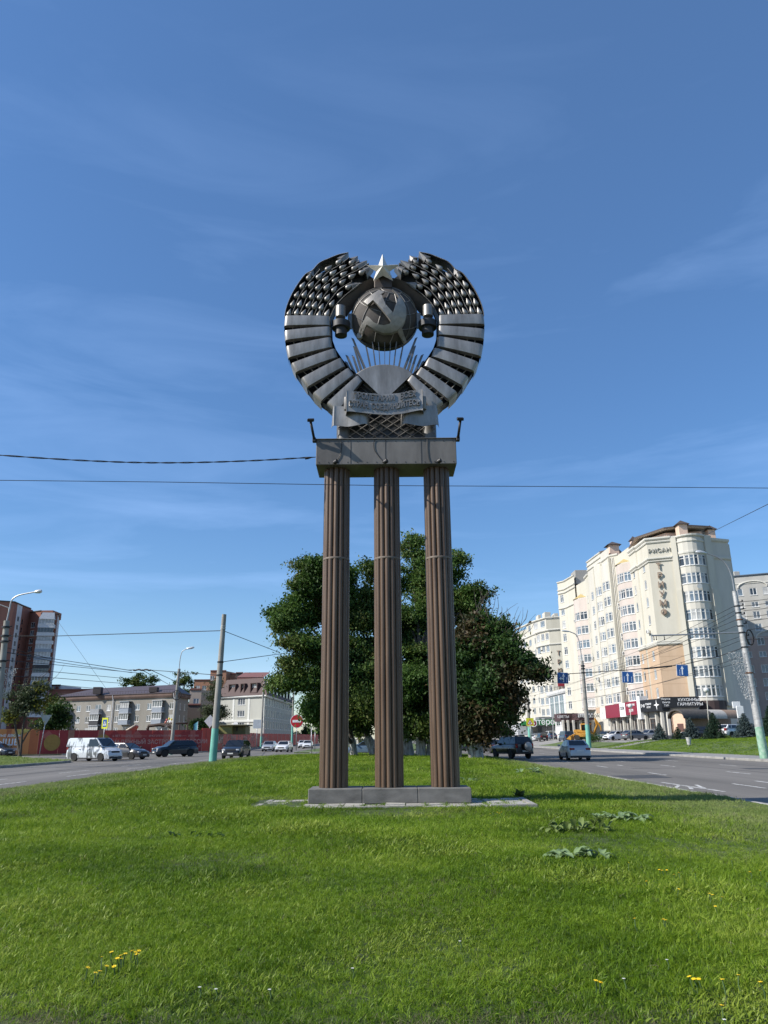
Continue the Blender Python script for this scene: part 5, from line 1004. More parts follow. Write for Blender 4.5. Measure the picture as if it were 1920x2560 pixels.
d_ = at(*q6(755, 1045), 190.5); dish = MB().lathe([(0.03, 0), (0.35, 0.05), (0.6, 0.18)], n=14); dish.xf(Matrix.Translation(d_) @ Matrix.Rotation(R(70), 4, 'X')); part('satellite_dish', dish, PVC, mn)
# ---- buildings far behind
ob = empty('orange_brick_block', (-95, 300, 0), label='orange brick high-rise far behind the birch tree', cat='building')
OBR = wallmat('orange_brick', (0.34, 0.17, 0.10), (0.40, 0.21, 0.135)); ORF = M('rust_roof', (0.20, 0.085, 0.07), 0.7)
def bld_box(par, px0, px1, py, Y, d, mat, wins=None, name='wall'):
    a, b = xy(px0, Y), xy(px1, Y); zt = at((px0 + px1) / 2, py, Y).z; lw = (b - a).length
    facade(par, a, b, 0, zt, [(lw * f, zt - dz, 1.6, 1.7, 2, 0, None, None) for f, dz in (wins or [])], mat, name); part('body', MB().prism([(a.x + .3, a.y + .5, 0), (b.x - .3, b.y + .5, 0), (b.x + d * .2, b.y + d, 0), (a.x, a.y + d, 0)], (0, 0, zt - 0.2)), mat, par); strip(par, [a, b], zt - 0.4, zt + 0.1, 0.3, ORF, 'roof_edge')
bld_box(ob, 492, 532, 1699, 300, 20, OBR, [(f, 3.2 + 3.1 * k) for f in (0.25, 0.65) for k in range(10)]); bld_box(ob, 531, 570, 1676, 305, 15, OBR, [(0.15, 3)]); bld_box(ob, 568, 598, 1684, 310, 15, OBR); bld_box(ob, 594, 612, 1681, 306, 12, ROOFB)
rr = [at(592, 1693, 285), at(660, 1693, 285)]; a = rr[0]; b = rr[1]
part('roof', MB().add([(a.x, 285, a.z), (b.x, 285, a.z), (b.x, 300, a.z + 3.0), (a.x, 300, a.z + 3.0)], [(0, 1, 2, 3)]).add([(a.x, 285.1, 0), (b.x, 285.1, 0), (b.x, 285.1, a.z), (a.x, 285.1, a.z)], [(0, 1, 2, 3)]), ORF, ob)
q = at(624, 1681, 298); q1_ = at(611, 1687, 298); q2_ = at(642, 1687, 298); part('roof_gable', MB().prism([q1_, q2_, q], (0, 6, 0)), ROOFB, ob)
rb = empty('low_brick_hall', (-120, 260, 0), label='long low red brick hall beside the tower block', cat='building')
bld_box(rb, 128, 260, 1723, 250, 15, BRICK); bld_box(rb, 123, 165, 1712, 262, 12, WSTR); part('panel', MB().bbox(at(140, 1715, 261.4).x, at(147, 1715, 261.4).x, 261.3, 261.6, 5, at(143, 1716, 261).z, 0.02), BRICKL, rb)
gh = empty('grey_outbuilding', (-75, 215, 0), label='dark roofed house with dormers between the two left buildings', cat='building')
bld_box(gh, 483, 512, 1722, 212, 8, wallmat('taupe_render', (0.30, 0.25, 0.21)), [(0.6, 3.5), (0.6, 7.5)]); bld_box(gh, 480, 512, 1760, 205, 6, ROOFB)
# ================================================================ vehicles
TYRE = M('tyre_rubber', (0.018, 0.018, 0.018), 0.85); RIM = M('alloy_rim', (0.42, 0.43, 0.44), 0.35, 0.6); RIMD = M('dark_rim', (0.12, 0.12, 0.125), 0.4, 0.5); CARG = MGLASS('car_glass', (0.012, 0.014, 0.016), 0.04); TRIM = M('black_plastic', (0.02, 0.02, 0.022), 0.6)
HEADL = MGLASS('headlight_glass', (0.45, 0.47, 0.5), 0.08); TAILL = M('tail_red', (0.20, 0.008, 0.01), 0.2); PLATE = M('plate_white', (0.62, 0.62, 0.60), 0.5); CHR = M('chrome', (0.55, 0.56, 0.58), 0.2, 0.9)
FOGL = bpy.data.materials.new('lit_fog_lamp'); FOGL.use_nodes = True; FOGL.node_tree.nodes['Principled BSDF'].inputs['Emission Color'].default_value = (1, .93, .8, 1); FOGL.node_tree.nodes['Principled BSDF'].inputs['Emission Strength'].default_value = 3.0
KIND = {  # L, W, H, wheelbase front x, rear x, wheel r, bonnet profile [(x,z)], cabin (base front, top front, top rear, base rear), belt z
 'sedan': dict(L=4.45, W=1.76, H=1.47, xf=1.36, xr=-1.28, r=0.315, prof=[(-2.22, .52), (-2.20, .80), (-2.08, 1.00), (-1.45, 1.05), (0.95, 0.98), (1.55, 0.88), (2.05, .74), (2.20, .55)], cab=(1.02, 0.28, -0.95, -1.62), belt=(0.96, 1.02), b=-0.30, zb=.20),
 'hatch': dict(L=4.25, W=1.78, H=1.48, xf=1.30, xr=-1.32, r=0.325, prof=[(-2.12, .50), (-2.10, .95), (-1.95, 1.06), (0.95, 1.00), (1.50, 0.90), (1.95, .76), (2.12, .52)], cab=(1.05, 0.30, -1.35, -1.98), belt=(0.98, 1.08), b=-0.28, zb=.20),
 'suv': dict(L=4.6, W=1.88, H=1.68, xf=1.40, xr=-1.38, r=0.37, prof=[(-2.30, .58), (-2.28, 1.08), (-2.15, 1.16), (1.00, 1.12), (1.70, 1.04), (2.15, .90), (2.30, .60)], cab=(1.10, 0.42, -1.65, -2.20), belt=(1.11, 1.18), b=-0.22, zb=.28),
 'jeep': dict(L=4.65, W=1.82, H=1.78, xf=1.36, xr=-1.36, r=0.385, prof=[(-2.26, .62), (-2.26, 1.12), (-2.18, 1.18), (0.95, 1.13), (1.85, 1.06), (2.20, .96), (2.28, .62)], cab=(1.02, 0.52, -1.92, -2.20), belt=(1.13, 1.19), b=-0.20, zb=.38),
 'van': dict(L=4.9, W=1.92, H=1.95, xf=1.62, xr=-1.36, r=0.335, prof=[(-2.42, .50), (-2.42, 1.15), (-2.36, 1.20), (1.45, 1.18), (2.00, 1.06), (2.36, .84), (2.45, .50)], cab=(1.72, 0.92, -2.28, -2.40), belt=(1.18, 1.20), b=0.10, zb=.22)}
def wheel_mesh(r, w, rim):
    t = MB().lathe([(r * .62, -w / 2), (r * .93, -w / 2), (r, -w / 2 + .03), (r, w / 2 - .03), (r * .93, w / 2), (r * .62, w / 2)], n=20, axis='y').mesh('wheel', TYRE)
    m = MB().lathe([(r * .64, w / 2 - .05), (r * .64, w / 2 - .005), (r * .58, w / 2 - .003), (r * .56, w / 2 - .04)], n=20, axis='y'); m.lathe([(r * .16, w / 2 - .05), (r * .16, w / 2 - .005), (.001, w / 2 - .004)], n=10, axis='y')
    for k in range(5):
        a = 2 * math.pi * k / 5 + .3; c, s = math.cos(a), math.sin(a); d = r * .12
        m.add([(c * r * .12 - s * d, w / 2 - .012, s * r * .12 + c * d), (c * r * .6 - s * d * 1.1, w / 2 - .008, s * r * .6 + c * d * 1.1), (c * r * .6 + s * d * 1.1, w / 2 - .008, s * r * .6 - c * d * 1.1), (c * r * .12 + s * d, w / 2 - .012, s * r * .12 - c * d)], [(0, 1, 2, 3)])
    return t, m.mesh('rim', rim), MB().lathe([(r * .6, w / 2 - .08), (.001, w / 2 - .079)], n=16, axis='y').mesh('brake_disc', TRIM)
_wm = {}
def car(kind, paint, loc, heading, label, group, rim=None, lod=0, plates=True, lights_on=False, roof_rails=False, spare=False, solid_sides=False, tint=None, scale=1.0, lower=None, category='car'):
    """heading: direction the nose points, in degrees from +X"""
    K = KIND[kind]; e = empty({'suv': 'parked_car', 'van': 'van', 'jeep': 'off_road_car'}.get(kind, 'car') if False else category.replace(' ', '_'), loc, R(heading), label, category, group); e.scale = (scale,) * 3
    W2 = K['W'] / 2; L2 = K['L'] / 2; zb = K['zb']; top = K['prof']; xs = sorted({round(x, 3) for x, _ in top} | {round(v, 3) for v in np.linspace(-L2 + .1, L2 - .1, 15)})
    def zt(x):
        for (x0, z0), (x1, z1) in zip(top, top[1:]):
            if x0 <= x <= x1: return lerp(z0, z1, (x - x0) / max(1e-6, x1 - x0))
        return top[0][1] if x < top[0][0] else top[-1][1]
    def hw(x): t = abs(x) / L2; return W2 * (1 - 0.16 * max(0, (t - .62) / .38) ** 2.2)
    def arch(x):   # lifted lower edge over the wheels
        z = zb
        for xw in (K['xf'], K['xr']):
            d = abs(x - xw); ra = K['r'] * 1.13
            if d < ra: z = max(z, K['r'] + math.sqrt(ra * ra - d * d))
        return z
    xs = sorted(set(xs) | {round(xw + K['r'] * 1.13 * s, 3) for xw in (K['xf'], K['xr']) for s in (-1, -.999, -.85, -.5, 0, .5, .85, .999, 1)})
    xs = [x for x in xs if top[0][0] <= x <= top[-1][0]]
    rows_ = []
    for x in xs:
        h = hw(x); t = zt(x); zl = min(arch(x), t - .12); sh = .92
        half = [(h * .93, zl), (h * 1.0, max(zl, lerp(zb, t, .45))), (h * .985, max(zl, lerp(zb, t, .68))), (h * .90, t - .035), (h * .72, t)]
        rows_.append([(x, y, z) for y, z in half] + [(x, 0, t + .02)] + [(x, -y, z) for y, z in reversed(half)])
    mb = MB().grid(rows_)
    for r_ in (rows_[0], rows_[-1]): mb.add(r_, [tuple(range(len(r_)))])
    body = part('body', mb, paint, e, False)
    part('underside', MB().box(-L2 + .25, L2 - .25, -W2 * .86, W2 * .86, zb + .02, zb + .25), TRIM, e, False)
    # cabin
    x0, x1, x2, x3 = K['cab']; zf, zr = K['belt']; H = K['H']; wb, wr = W2 * .93, W2 * (.74 if kind != 'van' else .84)
    zm = H - .03
    def side(s): return [(x0, s * wb, zf), (x1, s * wr, zm), (x2, s * wr, zm), (x3, s * wb, zr)]
    bm = bmesh.new(); vsL = [bm.verts.new(p) for p in side(1)]; vsR = [bm.verts.new(p) for p in side(-1)]
    for q in ((vsL[0], vsL[1], vsL[2], vsL[3]), (vsR[3], vsR[2], vsR[1], vsR[0]), (vsL[1], vsR[1], vsR[2], vsL[2]), (vsL[0], vsR[0], vsR[1], vsL[1]), (vsL[2], vsR[2], vsR[3], vsL[3])): bm.faces.new(q)
    bm.edges.ensure_lookup_table(); bmesh.ops.bevel(bm, geom=[ed for ed in bm.edges if all(v.co.z > H - .1 for v in ed.verts)], offset=.06, segments=2, affect='EDGES')
    for v in bm.verts:
        if v.co.z > H - .08: v.co.z += .03 * (1 - (v.co.y / wr) ** 2)
    part('cabin', MB().bm(bm, smooth=False), lower and paint or paint, e, False)
    gm = tint or CARG
    def pane(name, q, off=.008):      # quad inset, lifted along its normal
        q = [Vector(p) for p in q]; c = sum(q, Vector()) / 4; nn = (q[1] - q[0]).cross(q[3] - q[0]).normalized()
        if nn.dot(c - Vector((c.x * .3, 0, .8))) < 0: nn = -nn
        q = [p + nn * off for p in q]; b_ = [p - nn * .006 for p in q]; m_ = MB().add(q + b_, [(0, 1, 2, 3), (0, 4, 5, 1), (1, 5, 6, 2), (2, 6, 7, 3), (3, 7, 4, 0)]); return part(name, m_, gm, e, False)
    def pt(a, b, t): return tuple(lerp(i, j, t) for i, j in zip(a, b))
    Lq, Rq = side(1), side(-1)
    def quad(a, b, c, d, s0, s1, t0, t1):   # a-b lower edge, d-c upper edge
        f = lambda s, t: pt(pt(a, b, s), pt(d, c, s), t); return [f(s0, t0), f(s1, t0), f(s1, t1), f(s0, t1)]
    pane('windscreen', quad(Lq[0], Rq[0], Rq[1], Lq[1], .06, .94, .06, .93)); pane('rear_window', quad(Lq[3], Rq[3], Rq[2], Lq[2], .09, .91, .14, .92))
    for q in (Lq, Rq):
        b = K['b']; lo = lambda x: pt(q[0], q[3], (x - x0) / (x3 - x0)); hi = lambda x: pt(q[1], q[2], (x - x1) / (x2 - x1))
        A_, B_, C_, D_ = lo(x0 - .16), lo(b + .04), hi(b + .04), hi(x1 - .03); pane('side_window', quad(A_, B_, C_, D_, 0.03, 1, .05, .86))
        if not solid_sides:
            A_, B_, C_, D_ = lo(b - .04), lo(x3 + .28), hi(x2 + .08), hi(b - .04)
            if kind in ('suv', 'jeep', 'van'):
                mid = .62; pane('side_window', quad(A_, B_, C_, D_, 0, mid, .05, .86)); pane('side_window', quad(A_, B_, C_, D_, mid + .05, 1, .08, .86))
            else: pane('side_window', quad(A_, B_, C_, D_, 0, .97, .05, .86))
    # wheels
    key = (K['r'], (rim or RIM).name)
    if key not in _wm: _wm[key] = wheel_mesh(K['r'], .22, rim or RIM)
    wt, wr_, wd = _wm[key]
    for xw in (K['xf'], K['xr']):
        for s in (1, -1):
            o = obj('wheel', wt, e, Matrix.Translation((xw, s * (W2 - .13), K['r'])) @ (Matrix.Identity(4) if s == 1 else Matrix.Rotation(math.pi, 4, 'Z')))
            obj('rim', wr_, o); obj('brake_disc', wd, o)
    if lod >= 2: return e
    # nose and tail
    xn = L2; zh = zt(L2 - .25)
    for s in (1, -1):
        hx = hw(L2 - .12); q = MB().bbox(L2 - .36, L2 - .075, s * hx * .58 if s > 0 else s * hx * .97, s * hx * .97 if s > 0 else s * hx * .58, zh - .20, zh - .06, .03); part('headlight', q, HEADL, e, False)
        tx = -L2; th = (1.02 if kind in ('suv', 'jeep') else .82) if kind != 'van' else 1.1; hh = .34 if kind in ('van', 'suv', 'jeep') else .16; wi = .14 if kind in ('van', 'jeep') else .36; hx = hw(-L2 + .1)
        ya, yb = sorted((s * (hx * .985 - wi), s * hx * .985)); part('tail_light', MB().bbox(tx - .02 + (.03 if kind != 'jeep' else 0), tx + .26, ya, yb, th - hh / 2, th + hh / 2, .03), TAILL, e, False)
        my = s * (W2 + .07); part('mirror', MB().bbox(x0 - .22, x0 - .06, my - .10, my + .10, zf + .02, zf + .17, .03), TRIM if paint.name.startswith(('black', 'dark')) else paint, e, False)
        if lights_on: part('fog_lamp', MB().lathe([(.05, 0), (.05, .02), (.001, .021)], (L2 - .03, s * W2 * .62, zb + .18), 10, 'x'), FOGL, e, False)
    part('grille', MB().bbox(L2 - .10, L2 - .005, -W2 * .48, W2 * .48, zh - .24, zh - .10, .02), TRIM, e, False)
    part('front_bumper', MB().bbox(L2 - .16, L2 + .02, -W2 * .80, W2 * .80, zb + .0, zb + .20, .04), lower or TRIM, e, False)
    part('rear_bumper', MB().bbox(-L2 - .03, -L2 + .2, -W2 * .84, W2 * .84, zb + .0, zb + .16, .04), lower or TRIM, e, False)
    if plates:
        part('number_plate', MB().box(L2 + .021, L2 + .03, -.26, .26, zb + .16, zb + .27), PLATE, e, False); part('number_plate', MB().box(-L2 - .04, -L2 - .031, -.26, .26, (.62 if kind in ('suv', 'jeep') else .70) - .055, (.62 if kind in ('suv', 'jeep') else .70) + .055), PLATE, e, False)
    if lod >= 1: return e
    for s in (1, -1):
        for hxp in (b + .22, b - .9): part('door_handle', MB().bbox(hxp - .09, hxp + .09, s * W2 * .985 - .012, s * W2 * .985 + .022, zf - .20, zf - .17, .008), CHR if lower is None else TRIM, e, False)
        part('door_seam', MB().box(b - .006, b + .006, s * (W2 * .995) - .004, s * (W2 * .995) + .004, zb + .12, zf - .12), TRIM, e, False)
        part('sill', MB().bbox(K['xr'] + K['r'] * 1.2, K['xf'] - K['r'] * 1.2, s * W2 * .95 - .02, s * W2 * .95 + .03, zb - .01, zb + .09, .02), lower or TRIM, e, False)
        if roof_rails: part('roof_rail', MB().tube([(x1 - .1, s * wr * .9, H + .01), (x1 - .25, s * wr * .92, H + .07), (x2 + .3, s * wr * .92, H + .07), (x2 + .15, s * wr * .9, H + .01)], .018, 6), TRIM, e, False)
    if spare:
        sp_ = part('spare_wheel', MB().lathe([(.01, -.02), (.30, 0.0), (.355, .04), (.355, .22), (.2, .24)], (-L2 - .26, -.18, .98), 24, 'x'), TYRE, e, False); part('spare_cover', MB().lathe([(.02, -.012), (.28, .0), (.345, .05)], (-L2 - .285, -.18, .98), 24, 'x'), M('cover_silver', (.34, .34, .33), .45, .4), sp_, False)
    return e
P_WHITE = MPAINT('white_paint', (.66, .67, .68)); P_SILV = MPAINT('silver_paint', (.42, .43, .44), .3, .35); P_BLK = MPAINT('black_paint', (.012, .013, .015)); P_NAVY = MPAINT('dark_navy_paint', (.018, .026, .04)); P_GRAPH = MPAINT('dark_graphite_paint', (.05, .05, .052), .3, .3); P_GREY = MPAINT('grey_paint', (.16, .17, .18), .3, .3); P_BLUE = MPAINT('steel_blue_paint', (.13, .20, .27), .3, .3); P_VBLUE = MPAINT('dark_blue_paint', (.03, .045, .08)); P_GREEN = MPAINT('dark_green_paint', (.02, .05, .045))
gL, gR = 'cars on the left carriageway', 'cars on the right carriageway'
# camouflaged van: silver with grey drip shapes
VP = M('silver_van_paint', (.60, .63, .66), .32, .1, vscale=0.9, col2=(.13, .14, .15), stretch=(2.6, 1.2, .7), fac=(.53, .56), coat=.4)
vx = (Vector((-24.6, 65.7)) + Vector((-29.0, 71.6))) / 2
van_h = math.degrees(math.atan2(65.7 - 71.0, -24.6 + 27.6))
car('van', VP, (-25.4, 67.7, 0), -24, 'silver delivery van with grey drip-patterned side turning out of the side street', gL, rim=RIMD, lights_on=True, solid_sides=True, lower=TRIM, category='van')
car('hatch', P_GRAPH, (-24.3, 72.7, 0), -21, 'dark graphite hatchback half hidden behind the silver van', gL)
car('suv', P_NAVY, (-22.4, 82.5, 0), -143, 'dark navy crossover stopped in front of the red fence', gL, rim=RIM)
car('suv', P_BLK, (-13.9, 72.3, 0), -93, 'black sport utility car driving up beside the concrete pole', gL, lights_on=False, roof_rails=True, rim=RIMD)
car('hatch', P_NAVY, (-46.6, 93.3, 0), -25, 'dark car at the far left behind the young tree', gL)
car('sedan', P_SILV, (-17.0, 113.4, 0), -91, 'silver sedan driving beside the white sedan past the red fence', gL, scale=1.0)
car('sedan', P_WHITE, (-14.0, 107.0, 0), -95, 'white sedan with black grille in front of the no-entry sign', gL)
car('sedan', P_WHITE, (-16.6, 155.0, 0), -88, 'rear one of two white cars beyond the no-entry sign', gL, lod=1)
car('sedan', P_WHITE, (-14.3, 142.0, 0), -88, 'front one of two white cars beyond the no-entry sign', gL, lod=1)
car('sedan', P_BLUE, (-2.2, 84.5, 0), 178, 'steel blue sedan crossing behind the whitewashed tree trunks', 'cars on the cross street')
car('jeep', P_BLK, (10.6, 65.6, 0), 109, 'black off-road car with a spare wheel on its back door', gR, spare=True, roof_rails=True)
car('sedan', P_SILV if False else MPAINT('pale_grey_paint', (.46, .48, .50), .3, .2), (14.5, 60.0, 0), 88.5, 'pale grey sedan driving away in the tree shadow on the right', gR)
car('sedan', P_BLK, (12.2, 88.0, 0), 100, 'black car ahead of the off-road car, partly hidden by it', gR, lod=1)
car('sedan', P_NAVY, (11.0, 108.0, 0), 95, 'dark car far ahead between the tree trunk and the black car', gR, lod=1)
pl_ = 'cars parked by the shops'
def pcar(kind, paint, px, Y, head, label, **kw):
    p = at(px, 1800, Y); z = (right_z(p.x) - .03) if p.x > 29.5 else 0.0; return car(kind, paint, (p.x, Y, z), head, label, pl_, lod=kw.pop('lod', 1), **kw)
pcar('suv', P_BLK, 1352, 172, 92, 'black crossover parked in front of the supermarket'); pcar('sedan', P_VBLUE, 1377, 178, 90, 'blue sedan parked right of the black crossover'); pcar('van', P_WHITE, 1372, 192, 90, 'white van parked behind the blue sedan')
pcar('sedan', P_WHITE, 1328, 182, 75, 'white car parked behind the far lamp pole'); pcar('sedan', P_GREY, 1302, 200, 80, 'grey car parked at the far left of the supermarket lot', lod=2); pcar('sedan', P_WHITE, 1285, 210, 80, 'white car beyond the grey one near the crossing sign', lod=2)
pcar('van', P_VBLUE, 1412, 150, 93, 'dark blue van standing near the yellow excavator', category='van')
pcar('sedan', P_WHITE, 1536, 126, 205, 'white sedan parked side-on below the crimson fascia'); pcar('hatch', P_GREEN, 1513, 133, 210, 'dark green car parked behind the white sedan')
pcar('hatch', P_GREY, 1584, 121, 20, 'grey hatchback parked behind the ball lamp post'); pcar('sedan', P_SILV, 1620, 122, 200, 'silver car parked between the grey hatchback and the first spruce')
pcar('suv', P_BLK, 1735, 107, 165, 'black car parked between the two middle spruces'); pcar('suv', P_WHITE, 1830, 104, 25, 'white crossover parked between the tallest spruce and the blue spruce'); pcar('suv', P_BLK, 1890, 108, 170, 'black car parked behind the blue spruce near the right edge')
# ---- yellow excavator
YEL = M('digger_yellow', (.40, .19, .015), .6); ex0 = at(1463, 1840, 140); ex0.z = right_z(ex0.x)
ex = empty('excavator', ex0, R(150), 'yellow excavator loader with raised folded arm beside the lamp pole', 'excavator')
part('chassis', MB().bbox(-1.6, 1.4, -.9, .9, .6, 1.3, .08).bbox(.4, 1.9, -.6, .6, 1.3, 1.9, .1), YEL, ex, False); cb = part('cab', MB().bbox(-1.2, .5, -.75, .75, 1.3, 2.95, .08), YEL, ex, False)
for s in (1, -1): part('cab_window', MB().box(-1.0, .35, s * .76 - .01, s * .76 + .01, 1.75, 2.75), CARG, cb, False)
part('cab_window', MB().box(.505, .52, -.6, .6, 1.75, 2.75), CARG, cb, False); part('cab_window', MB().box(-1.225, -1.205, -.6, .6, 1.6, 2.75), CARG, cb, False)
part('boom', MB().tube([(-1.6, 0, 1.2), (-2.3, 0, 2.6), (-2.0, 0, 3.9)], [.22, .2, .14], 4, smooth=False), YEL, ex, False); part('stick', MB().tube([(-2.0, 0, 3.8), (-2.9, 0, 2.4), (-3.0, 0, 1.6)], [.15, .13, .1], 4, smooth=False), YEL, ex, False); part('bucket', MB().prism([(-3.3, -.35, 1.7), (-2.7, -.35, 1.7), (-2.6, -.35, 1.1), (-3.1, -.35, .8), (-3.5, -.35, 1.2)], (0, .7, 0)), TRIM, ex, False); part('loader_arm', MB().tube([(1.2, .6, 1.4), (2.2, .6, .9), (2.5, .6, .5)], .1, 4).tube([(1.2, -.6, 1.4), (2.2, -.6, .9), (2.5, -.6, .5)], .1, 4), YEL, ex, False); part('loader_bucket', MB().prism([(2.5, -1, .9), (3.2, -1, .3), (2.4, -1, .1), (2.3, -1, .5)], (0, 2, 0)), YEL, ex, False)
for x, r_ in ((-1.0, .7), (1.2, .5)):
    for s in (1, -1): part('wheel', MB().lathe([(r_ * .5, -.2), (r_, -.18), (r_, .18), (r_ * .5, .2)], (x, s * .85, r_), 18, 'y'), TYRE, ex, False)
# ================================================================ trees and plants
BARK = M('bark', (0.045, 0.036, 0.028), 0.95, 0, vscale=4, col2=(0.10, 0.085, 0.07), stretch=(3, 3, .6), bump=.6, bscale=12)
LIME = M('whitewash', (0.16, 0.15, 0.14), 0.95, 0, vscale=2.6, col2=(0.50, 0.49, 0.47), stretch=(2.5, 2.5, .7), bump=.5, bscale=12, fac=(.38, .6))
L_DARK = MLEAF('leaf_dark', [(0.012, 0.030, 0.008), (0.024, 0.058, 0.012), (0.05, 0.10, 0.02), (0.11, 0.16, 0.045)], .3)
L_WARM = MLEAF('leaf_warm', [(0.02, 0.042, 0.008), (0.045, 0.085, 0.014), (0.09, 0.13, 0.025), (0.15, 0.14, 0.045)], .3)
L_MID = MLEAF('leaf_mid', [(0.018, 0.044, 0.009), (0.045, 0.098, 0.017), (0.09, 0.16, 0.032), (0.17, 0.24, 0.07)], .4)
L_BRWN = MLEAF('leaf_brown', [(0.014, 0.026, 0.008), (0.03, 0.04, 0.012), (0.075, 0.052, 0.022), (0.12, 0.075, 0.035)], .25)
L_PALE = MLEAF('leaf_pale', [(0.05, 0.09, 0.02), (0.085, 0.13, 0.03), (0.13, 0.16, 0.045), (0.15, 0.15, 0.05)], .35)
L_YEL = MLEAF('leaf_yellow', [(0.045, 0.075, 0.016), (0.09, 0.12, 0.02), (0.20, 0.19, 0.03), (0.36, 0.27, 0.04)], .35)
L_BIRCH = MLEAF('leaf_birch', [(0.035, 0.05, 0.022), (0.055, 0.075, 0.035), (0.085, 0.105, 0.05), (0.12, 0.13, 0.065)], .3)
L_SPR = MLEAF('needles', [(0.012, 0.028, 0.015), (0.022, 0.048, 0.026), (0.04, 0.075, 0.042)], .1); L_BSP = MLEAF('blue_needles', [(0.035, 0.055, 0.055), (0.06, 0.09, 0.088), (0.11, 0.145, 0.14)], .1)
def leaf_mesh(name, P, size, mat, droop=0.35, asp=0.55):
    """P: Nx3 leaf positions -> diamond leaves, random orientation"""
    N = len(P); s = size * rng.uniform(.6, 1.35, N)[:, None]
    d = rng.normal(size=(N, 3)); d[:, 2] -= droop; d /= np.linalg.norm(d, axis=1)[:, None]
    w = rng.normal(size=(N, 3)); w[:, 2] *= .4; w -= d * (w * d).sum(1)[:, None]; w /= np.linalg.norm(w, axis=1)[:, None]
    nrm = np.cross(d, w)
    a = P - d * s * .5; b = P + w * s * asp * .5 + nrm * s * .08; c = P + d * s * .5; e = P - w * s * asp * .5 + nrm * s * .08
    V_ = np.stack([a, b, c, e], 1).reshape(-1, 3).astype(np.float32)
    me = bpy.data.meshes.new(name); me.vertices.add(4 * N); me.vertices.foreach_set('co', V_.ravel()); me.loops.add(4 * N); me.loops.foreach_set('vertex_index', np.arange(4 * N, dtype=np.int32)); me.polygons.add(N); me.polygons.foreach_set('loop_start', np.arange(0, 4 * N, 4, dtype=np.int32)); me.polygons.foreach_set('loop_total', np.full(N, 4, np.int32)); me.materials.append(mat); me.update(calc_edges=True); return me
def tree(label, base, trunks, lobes, mat, nl, leaf, group, name='tree', lime=0.0, clump=46, sprig=.55, mat2=None, frac2=0.0, gap=0.0, twigs=0):
    """trunks: list of (offset, radius, top point); lobes: (centre, (rx,ry,rz))"""
    base = Vector(base); e = empty(name, base, label=label, cat='tree', group=group)
    vol = np.array([l[1][0] * l[1][1] * l[1][2] for l in lobes]) ** .8; vol /= vol.sum()
    ncl = max(6, nl // clump); cent = []
    for (c, r_), v in zip(lobes, vol):
        k = max(3, int(ncl * v)); ns = 13; g = rng.normal(size=(ns, 3)); g /= np.linalg.norm(g, axis=1)[:, None]; sub_ = np.array(c) + g * np.array(r_) * rng.uniform(.45, 1.0, ns)[:, None]
        w_ = rng.integers(0, ns, k); q = rng.normal(size=(k, 3)); q /= np.linalg.norm(q, axis=1)[:, None]; q *= (rng.random(k) ** .4)[:, None]
        rs_ = rng.uniform(.22, .50, ns)[w_][:, None]; cent.append(sub_[w_] + q * rs_ * np.array(r_) * np.array([1, 1, .5]))
        cent.append(np.array(c) + rng.normal(size=(max(1, k // 5), 3)) * np.array(r_) * .4)
    cent = np.concatenate(cent)
    if gap > 0: cent = cent[rng.random(len(cent)) > gap]
    pts = []
    for c in cent:
        k = int(clump * rng.uniform(.5, 1.5)); sz = sprig * rng.uniform(.6, 1.4)
        out = rng.normal(size=3); out[2] = -abs(out[2]) * .3; out /= np.linalg.norm(out)
        t = rng.uniform(-1, 1, k)[:, None]; q = c + out * t * sz * 1.1 + rng.normal(size=(k, 3)) * sz * np.array([.5, .5, .32]); pts.append(q)
    P = np.concatenate(pts) - np.array(base)
    if mat2 is not None and frac2 > 0:
        sel = (np.sin(P[:, 0] * 1.1 + P[:, 2] * .9) + np.sin(P[:, 2] * .7 - P[:, 0] * .5) + rng.normal(size=len(P)) * .5) > (1.0 - 2 * frac2)
        obj('crown', leaf_mesh('crown', P[~sel], leaf, mat), e); obj('crown', leaf_mesh('crown', P[sel], leaf, mat2), e)
    else: obj('crown', leaf_mesh('crown', P, leaf, mat), e)
    # trunk and limbs
    tops = []
    for off, r_, top in trunks:
        b = base + Vector(off) ; top = Vector(top); mid = b.lerp(top, .5) + Vector((random.uniform(-.25, .25), random.uniform(-.2, .2), 0))
        p = smooth_curve([b - Vector((0, 0, .15)), b + Vector((0, 0, .35)), mid, top], 4); rs = [max(.04, r_ * (1.35 if i == 0 else 1.15 if i < 3 else lerp(1, .45, i / len(p)))) for i in range(len(p))]
        part('trunk', MB().tube(p, rs, 10), BARK, e); tops.append((p, r_))
        if lime > 0:
            q = [x for x in p if x.z < b.z + lime]; q.append(b.lerp(mid, min(1, lime / max(.1, (mid - b).z)))); q = sorted(q, key=lambda v: v.z); rr = [r_ * (1.38 if i == 0 else 1.19) for i in range(len(q))]; part('whitewash', MB().tube(q, rr, 10), LIME, e)
    br = MB()
    for c, r_ in lobes:
        c = Vector(c); p, tr = min(tops, key=lambda t: min((Vector((x.x - c.x, x.y - c.y, 0))).length for x in t[0])); cand = [x for x in p if x.z < c.z - .3] or [p[-1]]; s = cand[-1] if len(cand) < 3 else cand[-1 - random.randint(0, 2)]
        m_ = s.lerp(c, .5) + Vector((0, 0, .5)); cu = smooth_curve([s, m_, c], 4); br.tube(cu, [lerp(tr * .55, .06, i / (len(cu) - 1)) for i in range(len(cu))], 6)
        for _ in range(5):
            q = c + Vector([random.uniform(-.85, .85) * k for k in r_]); br.tube([cu[-3], c.lerp(q, .5) + Vector((0, 0, .2)), q], [.05, .035, .015], 5)
